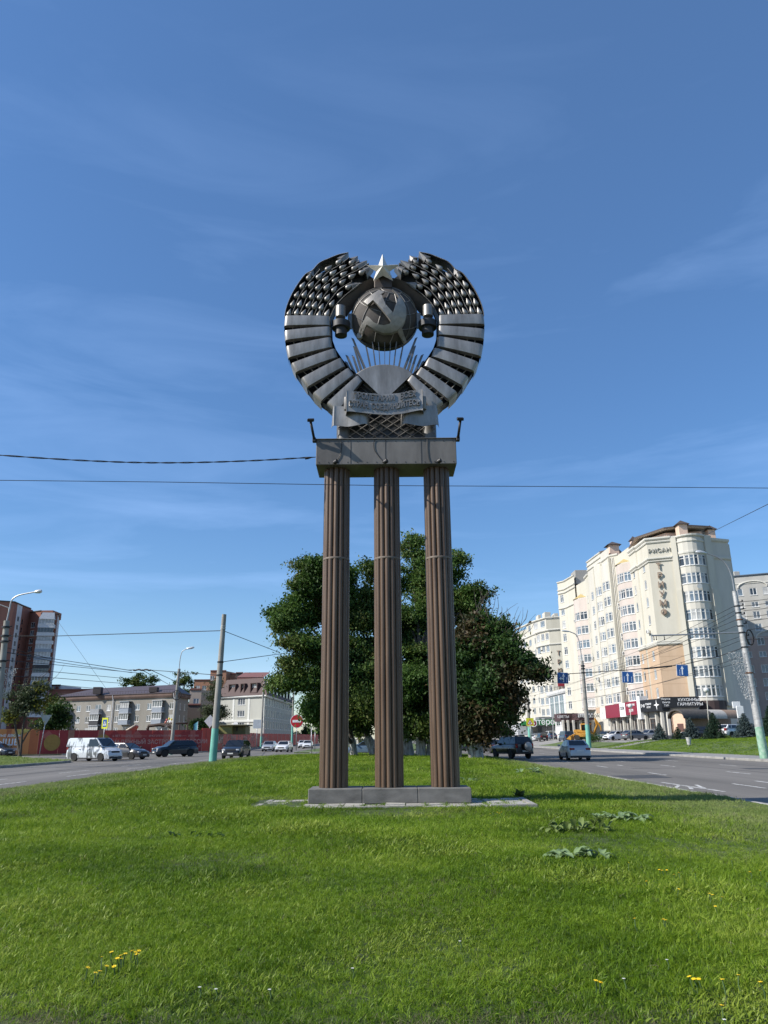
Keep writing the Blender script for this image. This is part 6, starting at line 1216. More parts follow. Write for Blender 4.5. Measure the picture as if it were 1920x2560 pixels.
    for _ in range(twigs):
        c, r_ = lobes[random.randrange(min(3, len(lobes)))]; s = Vector(c) + Vector((random.uniform(-.5, 1) * r_[0], random.uniform(-.5, .5), r_[2] * .5)); d = Vector((random.uniform(-.2, 1), 0, random.uniform(.4, 1))).normalized(); pp = [s]
        for k in range(4): d = (d + Vector((random.uniform(-.4, .4), random.uniform(-.2, .2), random.uniform(-.2, .3)))).normalized(); pp.append(pp[-1] + d * .7)
        br.tube(pp, [.035, .028, .02, .014, .008], 4)
    part('branches', br, BARK, e); return e
def lob(px, py, r, Y, k=1.0, flat=.85):    # px,py,r in 1659-wide photo units
    s = 1.15733; c = at(px * s, py * s, Y); m = r * .96 * s * Y * .000535; return (tuple(c), (m, m * .9, m * flat))
g1 = 'trees on the lawn island'
def isl_pt(px, py, z=.2): p = G(px, py, z); return Vector((p.x, p.y, isl_z(p.x, p.y)))
b = isl_pt(884, 1892); b2 = isl_pt(934, 1892)
tree('broad leafy tree at the left of the grove with a leaning whitewashed trunk', b, [((0, 0, 0), .28, at(860, 1680, b.y)), ((b2.x - b.x, b2.y - b.y, 0), .34, at(840, 1660, b.y + 1))],
     [lob(690, 1228, 48, 63), lob(630, 1318, 42, 62), lob(612, 1350, 26, 61), lob(660, 1400, 48, 61), lob(662, 1468, 42, 60), lob(690, 1535, 34, 61), lob(705, 1310, 62, 64), lob(720, 1420, 66, 63), lob(735, 1250, 40, 65), lob(715, 1530, 55, 64), lob(600, 1478, 22, 60), lob(625, 1440, 26, 60), lob(668, 1270, 34, 62)], L_MID, 95000, .26, g1, lime=1.5, mat2=L_WARM, frac2=.35, sprig=.6)
b = isl_pt(1022, 1893)
tree('dense tree in the middle of the grove behind the centre column', b, [((0, 0, 0), .38, at(985, 1650, b.y)), ((-.6, .4, 0), .24, at(950, 1660, b.y))],
     [lob(790, 1300, 55, 66), lob(800, 1390, 75, 64), lob(775, 1470, 70, 63), lob(830, 1500, 62, 63), lob(780, 1545, 50, 65), lob(760, 1330, 48, 65), lob(815, 1240, 38, 67), lob(840, 1330, 55, 66), lob(770, 1520, 46, 60)], L_WARM, 80000, .25, g1, lime=1.5, mat2=L_DARK, frac2=.4, sprig=.6)
b = isl_pt(1052, 1894)
tree('tallest tree of the grove rising between the centre and right columns', b, [((0, 0, 0), .34, at(1050, 1620, b.y + 1)), ((.7, .2, 0), .25, at(1090, 1680, b.y))],
     [lob(893, 1185, 36, 68), lob(890, 1250, 52, 67), lob(955, 1232, 48, 67), lob(985, 1205, 26, 67), lob(1010, 1285, 42, 66), lob(950, 1320, 68, 66), lob(880, 1340, 60, 65), lob(900, 1430, 72, 64), lob(975, 1400, 60, 65), lob(890, 1520, 60, 63), lob(950, 1500, 62, 64), lob(1030, 1340, 34, 66), lob(900, 1565, 36, 60), lob(950, 1560, 40, 61), lob(890, 1480, 50, 60)], L_MID, 95000, .26, g1, lime=1.4, mat2=L_WARM, frac2=.3, sprig=.6)
b = isl_pt(1190, 1897)
tree('dark chestnut with browning leaves at the right of the grove', b, [((0, 0, 0), .48, at(1175, 1700, b.y)), ((-1.3, .5, 0), .28, at(1130, 1700, b.y))],
     [lob(1035, 1360, 38, 58), lob(1025, 1420, 62, 57), lob(1085, 1405, 42, 56), lob(1125, 1440, 32, 55), lob(1160, 1450, 22, 54), lob(1040, 1500, 66, 56), lob(1080, 1510, 32, 55), lob(1010, 1555, 50, 57), lob(1055, 1555, 26, 56), lob(1078, 1360, 24, 57), lob(985, 1480, 48, 58), lob(1035, 1572, 34, 57), lob(1075, 1460, 40, 55)], L_DARK, 85000, .30, g1, lime=1.5, mat2=L_BRWN, frac2=.45, clump=34, twigs=34, sprig=.65, gap=.2)
b = Vector((10.5, 78, .1)); b = isl_pt(1172, 1890)
tree('pale green thin tree hanging below the chestnut crown', (8.2, 72.5, .1), [((0, 0, 0), .12, at(1275, 1700, 72))], [lob(1105, 1545, 24, 66), lob(1090, 1500, 20, 66), lob(1115, 1500, 18, 66), lob(1095, 1580, 16, 66)], L_PALE, 2600, .3, g1, clump=26)
g2 = 'trees on the far median'
for i, (px, Y, h, lb) in enumerate(((720, 104, 60, 'dark tree far behind the left column, left one of the far median'), (775, 110, 70, 'dark tree glimpsed between the left and centre columns on the far median'), (850, 106, 66, 'dark tree behind the centre column on the far median'), (905, 112, 75, 'dark tree glimpsed between the centre and right columns on the far median'), (990, 118, 70, 'dark tree behind the right column on the far median'))):
    p = at(px * 1.15733, 1850, Y); tree(lb, (p.x, Y, .13), [((0, 0, 0), .25, at(px * 1.15733, 1700, Y))], [lob(px, 1560, 26, Y), lob(px - 22, 1530, 26, Y), lob(px + 24, 1535, 26, Y), lob(px, 1490, 30, Y), lob(px + 8, 1590, 22, Y)], L_DARK, 6500, .42, g2, lime=1.4, mat2=L_WARM, frac2=.5)
# left: young tree on the verge, dark trees behind the fence, trees beyond the roofs
p = G(48, 1891, .16)
tree('young tree with yellowing leaves on the left verge', (p.x, p.y, .16), [((0, 0, 0), .20, at(35, 1790, p.y)), ((.1, 0, 0), .15, at(62, 1780, p.y))], [lob(60, 1500, 26, p.y), lob(85, 1485, 18, p.y), lob(40, 1530, 24, p.y), lob(20, 1545, 18, p.y), lob(75, 1530, 20, p.y), lob(15, 1500, 12, p.y), lob(78, 1570, 9, p.y), lob(105, 1510, 12, p.y)], L_BIRCH, 5200, .30, 'trees at the left', clump=22, sprig=.5, mat2=L_YEL, frac2=.45, gap=.1, twigs=10)
for lb, px, Y, ls in (('dark bushy tree behind the orange fence at the left', 125, 135, [(125, 1530, 26), (110, 1560, 22), (135, 1560, 22), (95, 1575, 20)]), ('round tree rising behind the purple roof', 300, 232, [(300, 1470, 22), (275, 1472, 15), (325, 1472, 17), (295, 1490, 22)]), ('dark tree behind the street lamp and the roof end', 398, 225, [(395, 1470, 20), (380, 1490, 16), (410, 1495, 14), (400, 1515, 16)]), ('dark shrub tree between the left buildings', 430, 160, [(430, 1570, 17), (445, 1590, 14), (420, 1590, 12), (455, 1575, 10)])):
    p = at(px * 1.15733, 1850, Y); tree(lb, (p.x, Y, 0), [((0, 0, 0), .25, at(px * 1.15733, ls[0][1] * 1.157, Y))], [lob(a, c, r_, Y) for a, c, r_ in ls], L_DARK, 5200, .5, 'trees behind the red fence', sprig=.8, mat2=L_WARM, frac2=.4)
p = at(465 * 1.15733, 1850, 165); tree('tall grey green birch behind the concrete pole', (p.x, 165, 0), [((0, 0, 0), .25, at(467 * 1.157, 1700, 165))], [lob(462, 1500, 14, 165, flat=1.4), lob(455, 1540, 17, 165, flat=1.2), (lob(475, 1545, 16, 165, flat=1.2)), lob(462, 1580, 18, 165), lob(468, 1475, 9, 165, flat=1.5)], L_BIRCH, 6000, .4, 'trees behind the red fence', name='birch_tree', sprig=.8)
# far trees closing the street ends
for i, (px, Y, top) in enumerate(((1085, 300, 1560), (1110, 320, 1570), (1050, 280, 1555), (690, 300, 1560), (660, 330, 1565))):
    p = at(px * 1.15733, 1850, Y); tree(('far street tree behind the black off-road car', 'far street tree right of the chestnut trunk', 'far street tree behind the chestnut trunk', 'far street tree beyond the white cars', 'far street tree at the end of the red fence')[i], (p.x, Y, 0), [((0, 0, 0), .3, at(px * 1.157, 1800, Y))], [lob(px, top + 15, 14, Y), lob(px - 10, top + 25, 12, Y), lob(px + 10, top + 28, 12, Y)], L_DARK, 2600, .7, 'far street trees', sprig=1.0)
# ---- spruces on the lawn bank
def spruce(px, py, Y, h, w, mat, label):
    p = at(px, py, Y); base = Vector((p.x, Y, right_z(p.x))); e = empty('spruce_tree', base, label=label, cat='tree', group='spruces on the lawn bank')
    part('trunk', MB().tube([(0, 0, -.1), (0, 0, h * .9)], [.09, .02], 8), BARK, e, False); pts = []; dirs = []
    nl = int(h / .17)
    for k in range(nl):
        t = k / nl; z = .12 + t * (h - .15); r_ = w * (1 - t) ** .9 + .05; nb = int(9 + 9 * (1 - t)); a0 = rng.uniform(0, 6.28)
        for b_ in range(nb):
            a = a0 + 6.283 * b_ / nb + rng.normal() * .12; rr = r_ * rng.uniform(.72, 1.12); m_ = max(6, int(rr * 52))
            s = rng.uniform(.12, 1, m_) ** .7; x = np.cos(a) * rr * s; y = np.sin(a) * rr * s; zz = z - .22 * rr * s + .10 * rr * s ** 3 + rng.normal(size=m_) * .025; j = rng.normal(size=(m_, 2)) * .05 * rr ** .5
            pts.append(np.stack([x + j[:, 0], y + j[:, 1], zz], 1))
    obj('needles', leaf_mesh('needles', np.concatenate(pts), .20, mat, droop=.5, asp=.30), e); return e
spruce(1651, 1849, 106, 2.4, 1.15, L_BSP, 'dark blue-green spruce just left of the vaulted entrance'); spruce(1696, 1846, 104, 1.8, 1.0, L_SPR, 'smallest green spruce in front of the peach gable'); spruce(1729, 1846, 102, 3.0, 1.3, L_BSP, 'slim bluish spruce second left of the tall ball lamp'); spruce(1789, 1845, 99, 3.4, 1.6, L_SPR, 'largest dark green spruce below the tall ball lamp'); spruce(1866, 1844, 97, 3.1, 1.65, L_BSP, 'broad silvery blue spruce left of the metal pole'); spruce(1932, 1842, 95, 3.8, 1.6, L_SPR, 'dark spruce cut by the right edge of the picture')
bs = at(1482, 1838, 128); solo('bush', (lambda m: m)(MB().lathe([(.3, 0), (.9, .3), (1.0, .8), (.5, 1.25), (.05, 1.35)], n=10)), L_SPR, 'x', 'bush') if False else None
e = empty('bush', (bs.x, 128, right_z(bs.x)), label='dark green bush beside the green-based lamp pole on the right', cat='bush'); q = rng.normal(size=(2600, 3)) * np.array([.8, .6, .4]) + np.array([0, 0, .6]); obj('foliage', leaf_mesh('foliage', q[q[:, 2] > 0.02], .14, L_DARK), e)
part('stem', MB().tube([(0, 0, 0), (.1, 0, .6)], .04, 6).tube([(0, 0, 0), (-.3, 0, .6)], .04, 6), BARK, e, False)

# ---------------------------------------------------------------- broad-leaved weeds
L_DOCK = MLEAF('dock_leaf', [(0.15, 0.23, 0.09), (0.22, 0.31, 0.14), (0.31, 0.40, 0.22)], .3, .45)
def dock(px, py, n, size, spread, label, cat='weed', mat=None, up=.5):
    p = G(px, py, .22); base = Vector((p.x, p.y, isl_z(p.x, p.y))); e = empty('weed_plant', base, label=label, cat=cat, group='broad-leaved weeds in the grass')
    for k in range(n):
        a = random.uniform(0, 6.283); L_ = size * random.uniform(.6, 1.2); w = L_ * random.uniform(.2, .3); o = Vector((random.uniform(-1, 1) * spread, random.uniform(-.5, .5) * spread * .6, .02)); d = Vector((math.cos(a), math.sin(a), 0)); s_ = Vector((-d.y, d.x, 0)); P = []; el = random.uniform(.4, 1.6) * up
        for i in range(7):
            t = i / 6; c = o + d * (L_ * t * math.cos(el * (1 - t * .6))) + Vector((0, 0, L_ * (math.sin(el) * t * 1.5 - .75 * t * t * (1.2 - el * .4)) + .03)); ww = w * (math.sin(math.pi * min(1, t * .93 + .07)) ** .7) * (1 if 0 < i < 6 else .12)
            wav = .10 * w * math.sin(t * 13 + k)
            P.append([c - s_ * ww + Vector((0, 0, ww * .35 + wav)), c - s_ * ww * .5 + Vector((0, 0, ww * .1)), c, c + s_ * ww * .5 + Vector((0, 0, ww * .1)), c + s_ * ww + Vector((0, 0, ww * .35 - wav))])
        part('leaf', MB().grid(P), mat or L_DOCK, e, False)
    return e
dock(1556, 2052, 52, .21, .48, 'grey-green broad-leaved weed nearest the right road, first of three'); dock(1447, 2082, 48, .20, .50, 'pale yellow-green broad-leaved weed, middle one of three', mat=MLEAF('dock_yellow', [(0.13, 0.18, 0.05), (0.18, 0.24, 0.07), (0.25, 0.30, 0.11)], .3), up=.8); dock(1442, 2150, 44, .19, .36, 'broad-leaved weed nearest the camera on the right'); dock(1190, 1958, 10, .3, .35, 'silvery leaf rosette right behind the plinth'); dock(1320, 1930, 14, .4, .5, 'leafy weed in the far grass right of the columns'); dock(490, 2108, 16, .11, .4, 'dark weed patch in the left foreground grass', mat=L_DARK); dock(1298, 1998, 22, .16, .10, 'upright weed growing at the right end of the paving', mat=L_PALE, up=1.5)
YF = M('flower_yellow', (0.75, 0.52, 0.01), .6); WF = M('flower_white', (0.62, 0.62, 0.55), .6); STM = M('flower_stem', (0.06, 0.11, 0.03), .7)
def flower_me(m, r, h, tilt):
    mb = MB().tube([(0, 0, 0), (.01, 0, h * .5), (0, 0, h)], .004, 4, 1)
    c = Vector((0, 0, h))
    for k in range(7):
        a = 6.283 * k / 7; d = Vector((math.cos(a), math.sin(a), .25)); s_ = Vector((-math.sin(a), math.cos(a), 0)); mb.add([c, c + d * r * .6 - s_ * r * .35, c + d * r, c + d * r * .6 + s_ * r * .35], [(0, 1, 2, 3)])
    mb.lathe([(r * .35, h), (r * .3, h + r * .25), (.001, h + r * .35)], n=6); return mb.mesh('flower', [m, STM])
yf = [flower_me(YF, .016, h, 0) for h in (.08, .095, .11)]; wf = [flower_me(WF, .011, h, 0) for h in (.06, .075)]
fl_spots = [(205, 2435), (230, 2437), (245, 2434), (252, 2414), (258, 2420), (290, 2418), (297, 2412), (300, 2404), (308, 2395), (312, 2397), (330, 2386), (335, 2384), (340, 2394), (346, 2391), (284, 2386), (1485, 2435), (1492, 2431), (1498, 2433), (1593, 2297), (1661, 2288), (1665, 2290), (1734, 2424), (1738, 2428), (1745, 2422), (1810, 2440), (1845, 2423), (1905, 2446), (1795, 2486), (1788, 2258), (1770, 2232), (1690, 2221), (1655, 2164), (1668, 2166), (1684, 2175), (1700, 2178), (1742, 2176), (1570, 2154), (1650, 2170), (1880, 2165), (1896, 2166), (1877, 2172), (1915, 2190), (1232, 2028), (1240, 2026), (1250, 2029), (1256, 2026), (1246, 2031), (1228, 2030), (730, 2035), (752, 2026), (1620, 2200), (1780, 2225), (1800, 2230), (1720, 2120), (1826, 2140)]
for i, (px, py) in enumerate(fl_spots):
    p = G(px, py, .24 + .12); o = obj('yellow_flower', random.choice(yf)); o.location = (p.x, p.y, isl_z(p.x, p.y)); o.rotation_euler = (random.uniform(-.25, .25), random.uniform(-.25, .25), random.uniform(0, 6)); tag(o, 'small yellow wildflower standing in the grass', 'flower', 'yellow wildflowers in the grass')
for i in range(46):
    px, py = (random.uniform(380, 1400), random.uniform(1905, 1960)) if i < 38 else (random.uniform(80, 1850), random.uniform(2300, 2520)); p = G(px, py, .35)
    if not in_isl(p.x, p.y, .5): continue
    o = obj('white_flower', random.choice(wf)); o.location = (p.x, p.y, isl_z(p.x, p.y)); o.scale = (1.1,) * 3; tag(o, 'tiny white clover flower in the grass', 'flower', 'white clover flowers in the grass')
# ================================================================ street furniture, fence, wires
POLEC = M('pole_concrete', (0.22, 0.21, 0.185), .9, 0, vscale=2.2, col2=(0.32, 0.308, 0.28), stretch=(2, 2, .6), bump=.3, bscale=20); MINT = M('mint_paint', (0.11, 0.34, 0.27), .7, 0, vscale=1.6, col2=(0.17, 0.43, 0.35)); MINTW = M('worn_mint_paint', (0.16, 0.33, 0.22), .75, 0, vscale=3.5, col2=(0.32, 0.44, 0.35), fac=(.4, .62)); GALV = M('galvanised', (0.34, 0.35, 0.36), .45, .6); OLDM = M('old_pole_metal', (0.30, 0.30, 0.29), .6, .35, vscale=2.5, col2=(0.50, 0.50, 0.49), stretch=(1, 1, 2.5)); RUST = M('rust_band', (0.13, 0.06, 0.03), .8); LHEAD = M('lamp_head', (0.55, 0.57, 0.58), .35, .3)
def pole(name, label, base, top, r0, r1, mat, paint=None, ph=0.0, group='poles beside the roads', cat='pole'):
    base, top = Vector(base), Vector(top); e = empty(name, base, label=label, cat=cat, group=group); part('shaft', MB().tube([base - Vector((0, 0, .2)), base, base.lerp(top, .5), top], [r0, r0, (r0 + r1) / 2, r1], 16), mat, e)
    if paint: t = ph / (top - base).length; part('painted_base', MB().tube([base - Vector((0, 0, .1)), base.lerp(top, t)], [r0 * 1.02, lerp(r0, r1, t) * 1.02], 16), paint, e)
    return e
def band(par, p, r, mat=BLKM if 'BLKM' in globals() else None, h=.08, name='clamp_band'): part(name, MB().lathe([(r, -h / 2), (r * 1.12, -h / 2), (r * 1.12, h / 2), (r, h / 2)], tuple(p), 14), mat or BLK, par)
def lamp_arm(par, pts, r, head_len, head_dir, glassy=True):
    c = smooth_curve(pts, 5); part('lamp_arm', MB().tube(c, r, 8), GALV, par); p = Vector(pts[-1]); d = Vector(head_dir).normalized(); h = MB().lathe([(.02, -.05), (.07, 0), (.12, head_len * .3), (.15, head_len * .65), (.10, head_len * .92), (.02, head_len)], n=12); h.xf(Matrix.Translation(p) @ d.to_track_quat('Z', 'Y').to_matrix().to_4x4()); part('lamp_head', h, LHEAD, par)
# front left concrete pole
pb = G(531.7, 1905, .14); pt_ = at(560.5, 1536, pb.y - .2); P1 = pole('concrete_pole', 'leaning concrete pole with a mint green base at the left lawn edge', pb, pt_, .28, .17, POLEC, MINT, 2.35)
for t in (.665, .575): band(P1, Vector(pb).lerp(pt_, t), lerp(.28, .17, t) * 1.05, h=.1)
for t in (.90, .915): band(P1, Vector(pb).lerp(pt_, t), lerp(.28, .17, t), M('pale_band', (.5, .5, .48)), h=.05)
# mid left lamp
mb_ = G(427, 1884, .14); mt_ = at(448, 1672, mb_.y); P2 = pole('street_lamp', 'street lamp on a concrete pole standing before the red fence', mb_, mt_, .22, .17, POLEC, MINT, 1.2, 'street lamps', 'street lamp')
ap = [mt_, at(450, 1650, mb_.y), at(455, 1630, mb_.y), at(466, 1622, mb_.y)]; lamp_arm(P2, ap, .05, 1.0, (1, 0, .18)); cr = at(443, 1738, mb_.y); part('cable_coil', MB().tube([(cr.x + .55 * math.cos(a), cr.y - .25, cr.z + .55 * math.sin(a)) for a in np.linspace(0, 6.28, 25)], .05, 5), CAB, P2)
# far left lamp with net decoration
fb_ = at(-18, 1905, 52); fb_.z = .16; ft_ = at(17, 1552, 52); P3 = pole('street_lamp', 'tall street lamp with clamped cables at the left edge', fb_, ft_, .26, .19, POLEC, None, 0, 'street lamps', 'street lamp')
ap = [ft_, at(24, 1522, 52), at(30, 1500, 52), at(48, 1488, 52), at(86, 1480, 52)]; lamp_arm(P3, ap, .05, .55, (1, 0, .12)); ap2 = [at(19, 1548, 52), at(22, 1522, 52), at(14, 1517, 52), at(-10, 1508, 52)]; part('lamp_arm', MB().tube(smooth_curve(ap2, 4), .035, 6), GALV, P3)
for y in (1568, 1590, 1604, 1653): q = at(17 - (y - 1552) * .1, y, 52); band(P3, q, .24, BLK, .12); part('bracket', MB().tube([q, q + Vector((.45, -.1, .05))], .04, 5), BLK, P3)
def garland(px, Y, label, pts, w):
    e = empty('light_garland', at(*pts[0], Y), label=label, cat='garland', group='light garlands on the poles'); fr = MB(); bl = MB()
    L_ = [at(*p, Y) for p in pts]; 
    for k in range(5):
        line = [at(lerp(p[0], p[0] + w * (1 - .75 * i / (len(pts) - 1)), k / 4), p[1], Y) for i, p in enumerate(pts)]; fr.tube(line, .012, 4)
        for a, b in zip(line, line[1:]):
            for _ in range(16): q = a.lerp(b, random.random()) + Vector((random.uniform(-.16, .16), random.uniform(-.03, .03), 0)); bl.lathe([(.001, -.03), (.022, 0), (.001, .03)], tuple(q), 5)
    part('frame', fr, GALV, e); part('bulbs', bl, M('bulb_white', (.6, .6, .58), .4), e); return e
garland(10, 52, 'frame garland hanging on the pole at the left edge', [(9, 1670), (10, 1690), (8, 1720), (4, 1745)], 32)
band(P3, at(0, 1670, 52), .25, BLK, .1)
# far left pole in front of mansard building
q = G(658, 1868, .1); q = at(652, 1874, 150); q.z = 0; P4 = pole('concrete_pole', 'distant concrete pole before the mansard building', q, at(659, 1716, 150), .24, .17, POLEC, MINT, 2.2); lamp_arm(P4, [at(659, 1716, 150), at(660, 1708, 150), at(668, 1706, 150)], .05, .8, (1, 0, 0))
q = at(729, 1872, 160); q.z = 0; P5 = pole('concrete_pole', 'distant concrete pole behind the no-entry sign', q, at(735, 1700, 160), .22, .16, POLEC, MINT, 4.5)
# right poles
rb = at(1912, 1897, 54.5); rb.z = .12; rt = at(1836, 1478, 54.5); P6 = pole('metal_pole', 'crooked grey metal pole with green base at the right edge', rb, rt, .30, .17, OLDM, MINTW, 2.15)
for y, r_ in ((1512, .19), (1530, .2), (1548, .2), (1565, .2), (1582, .22), (1620, .22), (1686, .25)): t = (1897 - y) / (1897 - 1478); q = rb.lerp(rt, t * .985); band(P6, q, r_ * 1.02, RUST if y in (1548, 1686) else BLK, .09)
for y in (1502, 1512, 1522, 1535, 1560, 1592): t = (1897 - y) / 419; q = rb.lerp(rt, t * .985); part('insulator_bracket', MB().tube([q, q + Vector((.42, -.05, .06))], .03, 5).lathe([(.03, 0), (.06, .03), (.05, .14), (.02, .16)], tuple(q + Vector((.42, -.05, .04))), 8), BLK, P6)
lamp_arm(P6, [rt, at(1829, 1440, 54.5), at(1815, 1410, 54.5), at(1795, 1394, 54.5), at(1766, 1383, 54.5)], .05, .85, (-1, -.1, .12))
t = (1897 - 1600) / 419; q = rb.lerp(rt, t) + Vector((.42, -.2, 0)); part('cable_coil', MB().tube([(q.x + .25 * math.cos(a), q.y, q.z + .55 * math.sin(a)) for a in np.linspace(0, 12.5, 40)], .045, 5), CAB, P6)
part('trolley_bracket', MB().tube([at(1628, 1589, 54.5), at(1700, 1587, 54.5), at(1856, 1581, 54.5)], .055, 8), GALV, P6)
for x in (1634, 1640, 1660): q = at(x, 1588, 54.5); part('hanger', MB().tube([q, q - Vector((0, 0, .28))], .03, 5).lathe([(.03, 0), (.05, .05), (.03, .1)], tuple(q - Vector((0, 0, .36))), 8), BLK, P6)
garland(1830, 54.3, 'drooping light garland beside the grey metal pole', [(1821, 1630), (1830, 1660), (1845, 1695), (1860, 1730), (1868, 1750)], 36)
r2 = at(1473, 1872, 110); r2.z = .15; r2t = at(1455, 1652, 110); P7 = pole('street_lamp', 'street lamp with green base beside the pale grey sedan', r2, r2t, .34, .22, POLEC, MINT, 3.2, 'street lamps', 'street lamp'); lamp_arm(P7, [r2t, at(1449, 1610, 110), at(1441, 1588, 110), at(1424, 1579, 110)], .07, 1.2, (-1, 0, .12))
for y in (1665, 1672, 1682): band(P7, at(1456 + (y - 1652) * .08, y, 110), .27, BLK, .2)
r3 = at(1326, 1864, 150); r3.z = .15; P8 = pole('concrete_pole', 'far concrete pole with mint base behind the yellow warning sign', r3, at(1317, 1720, 150), .36, .26, POLEC, MINT, 3.4)
r4 = at(1248, 1845, 190); r4.z = .1; P9 = pole('concrete_pole', 'farthest concrete pole behind the yellow crossing sign', r4, at(1243, 1780, 190), .3, .25, POLEC)
r5 = at(1384, 1850, 175); P10 = pole('thin_pole', 'thin grey pole in front of the green supermarket fascia', (r5.x, 175, 1), at(1381, 1770, 175), .14, .11, GALV)
# ball lamps
for px, py, bx, by, Y, lab in ((1766, 1731, 1774, 1840, 100, 'tall ball lamp above the largest spruce'), (1576, 1770, 1578, 1850, 115, 'ball lamp before the crimson and black fascias')):
    t_ = at(px, py, Y); b_ = at(bx, by, Y); b_.z = right_z(b_.x); e = empty('ball_lamp', b_, label=lab, cat='street lamp', group='ball lamps by the shops'); part('post', MB().tube([b_, t_], .06, 8), M('post_ivory', (.42, .40, .34), .6), e); part('globe', MB().lathe([(.02, -.33)] + [(.34 * math.sin(a), -.34 * math.cos(a)) for a in np.linspace(.3, 3.0, 9)], tuple(t_ + Vector((0, 0, .3))), 16), M('opal_glass', (.62, .62, .60), .3), e)
# ---- overhead lane signs
BLUE = M('sign_blue', (.010, .075, .26), .4); SWH = M('sign_white', (.72, .73, .74), .4); SBK = M('sign_back', (.32, .33, .34), .5, .4); SRED = M('sign_red_film', (.45, .01, .02), .4); SYEL = M('sign_yellow_green', (.55, .58, .02), .4); SBLK = M('sign_black', (.015, .015, .015), .5)
def plate(name, par, c, w, h, mat, n=(0, -1, 0), th=.03, tilt=0.0, off=0.0):
    n = Vector(n).normalized(); u = Vector((-n.y, n.x, 0)).normalized(); u = (Matrix.Rotation(tilt, 3, n) @ u); v = n.cross(u); c = Vector(c) + n * off; P = [c - u * w / 2 - v * h / 2, c + u * w / 2 - v * h / 2, c + u * w / 2 + v * h / 2, c - u * w / 2 + v * h / 2]
    return part(name, MB().prism(P, -n * th), mat, par), (c, u, v, n)
def decal(name, par, fr, polys, mat, off=.004):
    c, u, v, n = fr; mb = MB()
    for p in polys: mb.prism([c + u * x + v * y + n * off for x, y in p], -n * (off * .6))
    return part(name, mb, mat, par)
arr = [(-.05, -.38), (.05, -.38), (.05, .12), (.14, .12), (0, .40), (-.14, .12), (-.05, .12)]
for px, py, w, kind, lab in ((1407, 1695, .80, 'left', 'blue overhead lane sign with straight and left arrows'), (1569, 1693, .82, 'mid', 'blue overhead lane sign with an arrow between two dashed lines'), (1706, 1676, .84, 'right', 'blue overhead lane sign with one dashed line, nearest the metal pole')):
    Y = 56.0; c = at(px, py, Y); e = empty('lane_sign', c, label=lab, cat='road sign', group='blue overhead lane signs'); b_, fr = plate('sign_plate', e, c, w, w, SWH, (-.05, -1, 0), tilt=R(-3)); b2_, fr2 = plate('blue_face', e, c, w * .95, w * .95, BLUE, (-.05, -1, 0), .01, R(-3), .012)
    dx = {'left': .06, 'mid': -.0, 'right': -.02}[kind] * w; decal('arrow', e, fr2, [[(x * w + dx, y * w) for x, y in arr]] + ([[(-.05 * w + dx, -.02 * w), (-.22 * w + dx, .0), (-.2 * w + dx, .1 * w), (-.38 * w + dx, -.06 * w), (-.2 * w + dx, -.22 * w), (-.22 * w + dx, -.10 * w), (-.05 * w + dx, -.16 * w)]] if kind == 'left' else []), SWH)
    ds = [.34] if kind == 'left' else ([-.3, .34] if kind == 'mid' else [-.24]); decal('dashed_line', e, fr2, [[(x * w - .018, y), (x * w + .018, y), (x * w + .018, y + .09), (x * w - .018, y + .09)] for x in ds for y in (-.38 * w, -.22 * w, -.06 * w)], SWH)
    part('hanger', MB().tube([c + Vector((0, .03, w * .45)), c + Vector((0, .05, w * .75))], .02, 5), BLK, e)
# ---- road signs on posts
def post_sign(px, py, base_py, Y, label, z=.14, r=.035, lean=0.0, name='road_sign'):
    c = at(px, py, Y); b_ = Vector((c.x - lean, Y + .06, z)); e = empty(name, b_, label=label, cat='road sign'); part('post', MB().tube([b_, Vector((c.x, Y + .06, c.z + .25))], r, 8), GALV, e); return e, c
e, c = post_sign(742, 1803, 1877, 112, 'round red no-entry sign on a grey post', .1, .06); rr = .95
part('sign_disc', MB().lathe([(.001, -.03), (rr, -.028), (rr, .02), (.001, .022)], tuple(c), 28, 'y'), SWH, e); part('red_face', MB().lathe([(.001, -.045), (rr * .93, -.044), (rr * .93, -.032)], tuple(c), 28, 'y'), SRED, e); part('white_bar', MB().bbox(c.x - .62, c.x + .62, c.y - .06, c.y - .047, c.z - .17, c.z + .17, .004), SWH, e)
e, c = post_sign(114, 1800, 1895, 82, 'grey back of a triangular give-way sign on the left verge', .16, .05, .25); part('sign_back', MB().prism([c + Vector((-.62, 0, .52)), c + Vector((.62, 0, .52)), c + Vector((0, 0, -.58))], (0, .03, 0)), SBK, e)
e, c = post_sign(262, 1808, 1850, 92, 'pedestrian crossing sign with yellow border behind the van', .14, .05); _, fr = plate('yellow_board', e, c, .95, 1.25, SYEL, (-.5, -1, 0)); _, fr2 = plate('blue_face', e, c, .62, .85, BLUE, (-.5, -1, 0), .01, 0, .012); decal('white_triangle', e, fr2, [[(-.24, -.26), (.24, -.26), (0, .26)]], SWH); decal('walking_figure', e, fr2, [[(-.03, .1), (.03, .1), (.05, -.05), (.1, -.22), (.05, -.22), (0, -.08), (-.05, -.22), (-.1, -.22), (-.05, -.05)]], SBLK, .008)
e, c = post_sign(525, 1803, 1870, 118, 'pale diamond sign back half hidden by the concrete pole', .1, .05); part('sign_back', MB().prism([c + Vector((-.9, 0, 0)), c + Vector((0, 0, .95)), c + Vector((.9, 0, 0)), c + Vector((0, 0, -.95))], (0, .04, 0)), M('pale_back', (.45, .48, .5), .5), e)
e, c = post_sign(643, 1810, 1860, 135, 'square pale sign seen against the mansard building', .1, .06); plate('sign_back', e, c, 1.4, 1.5, M('pale_back', (.45, .48, .5), .5))
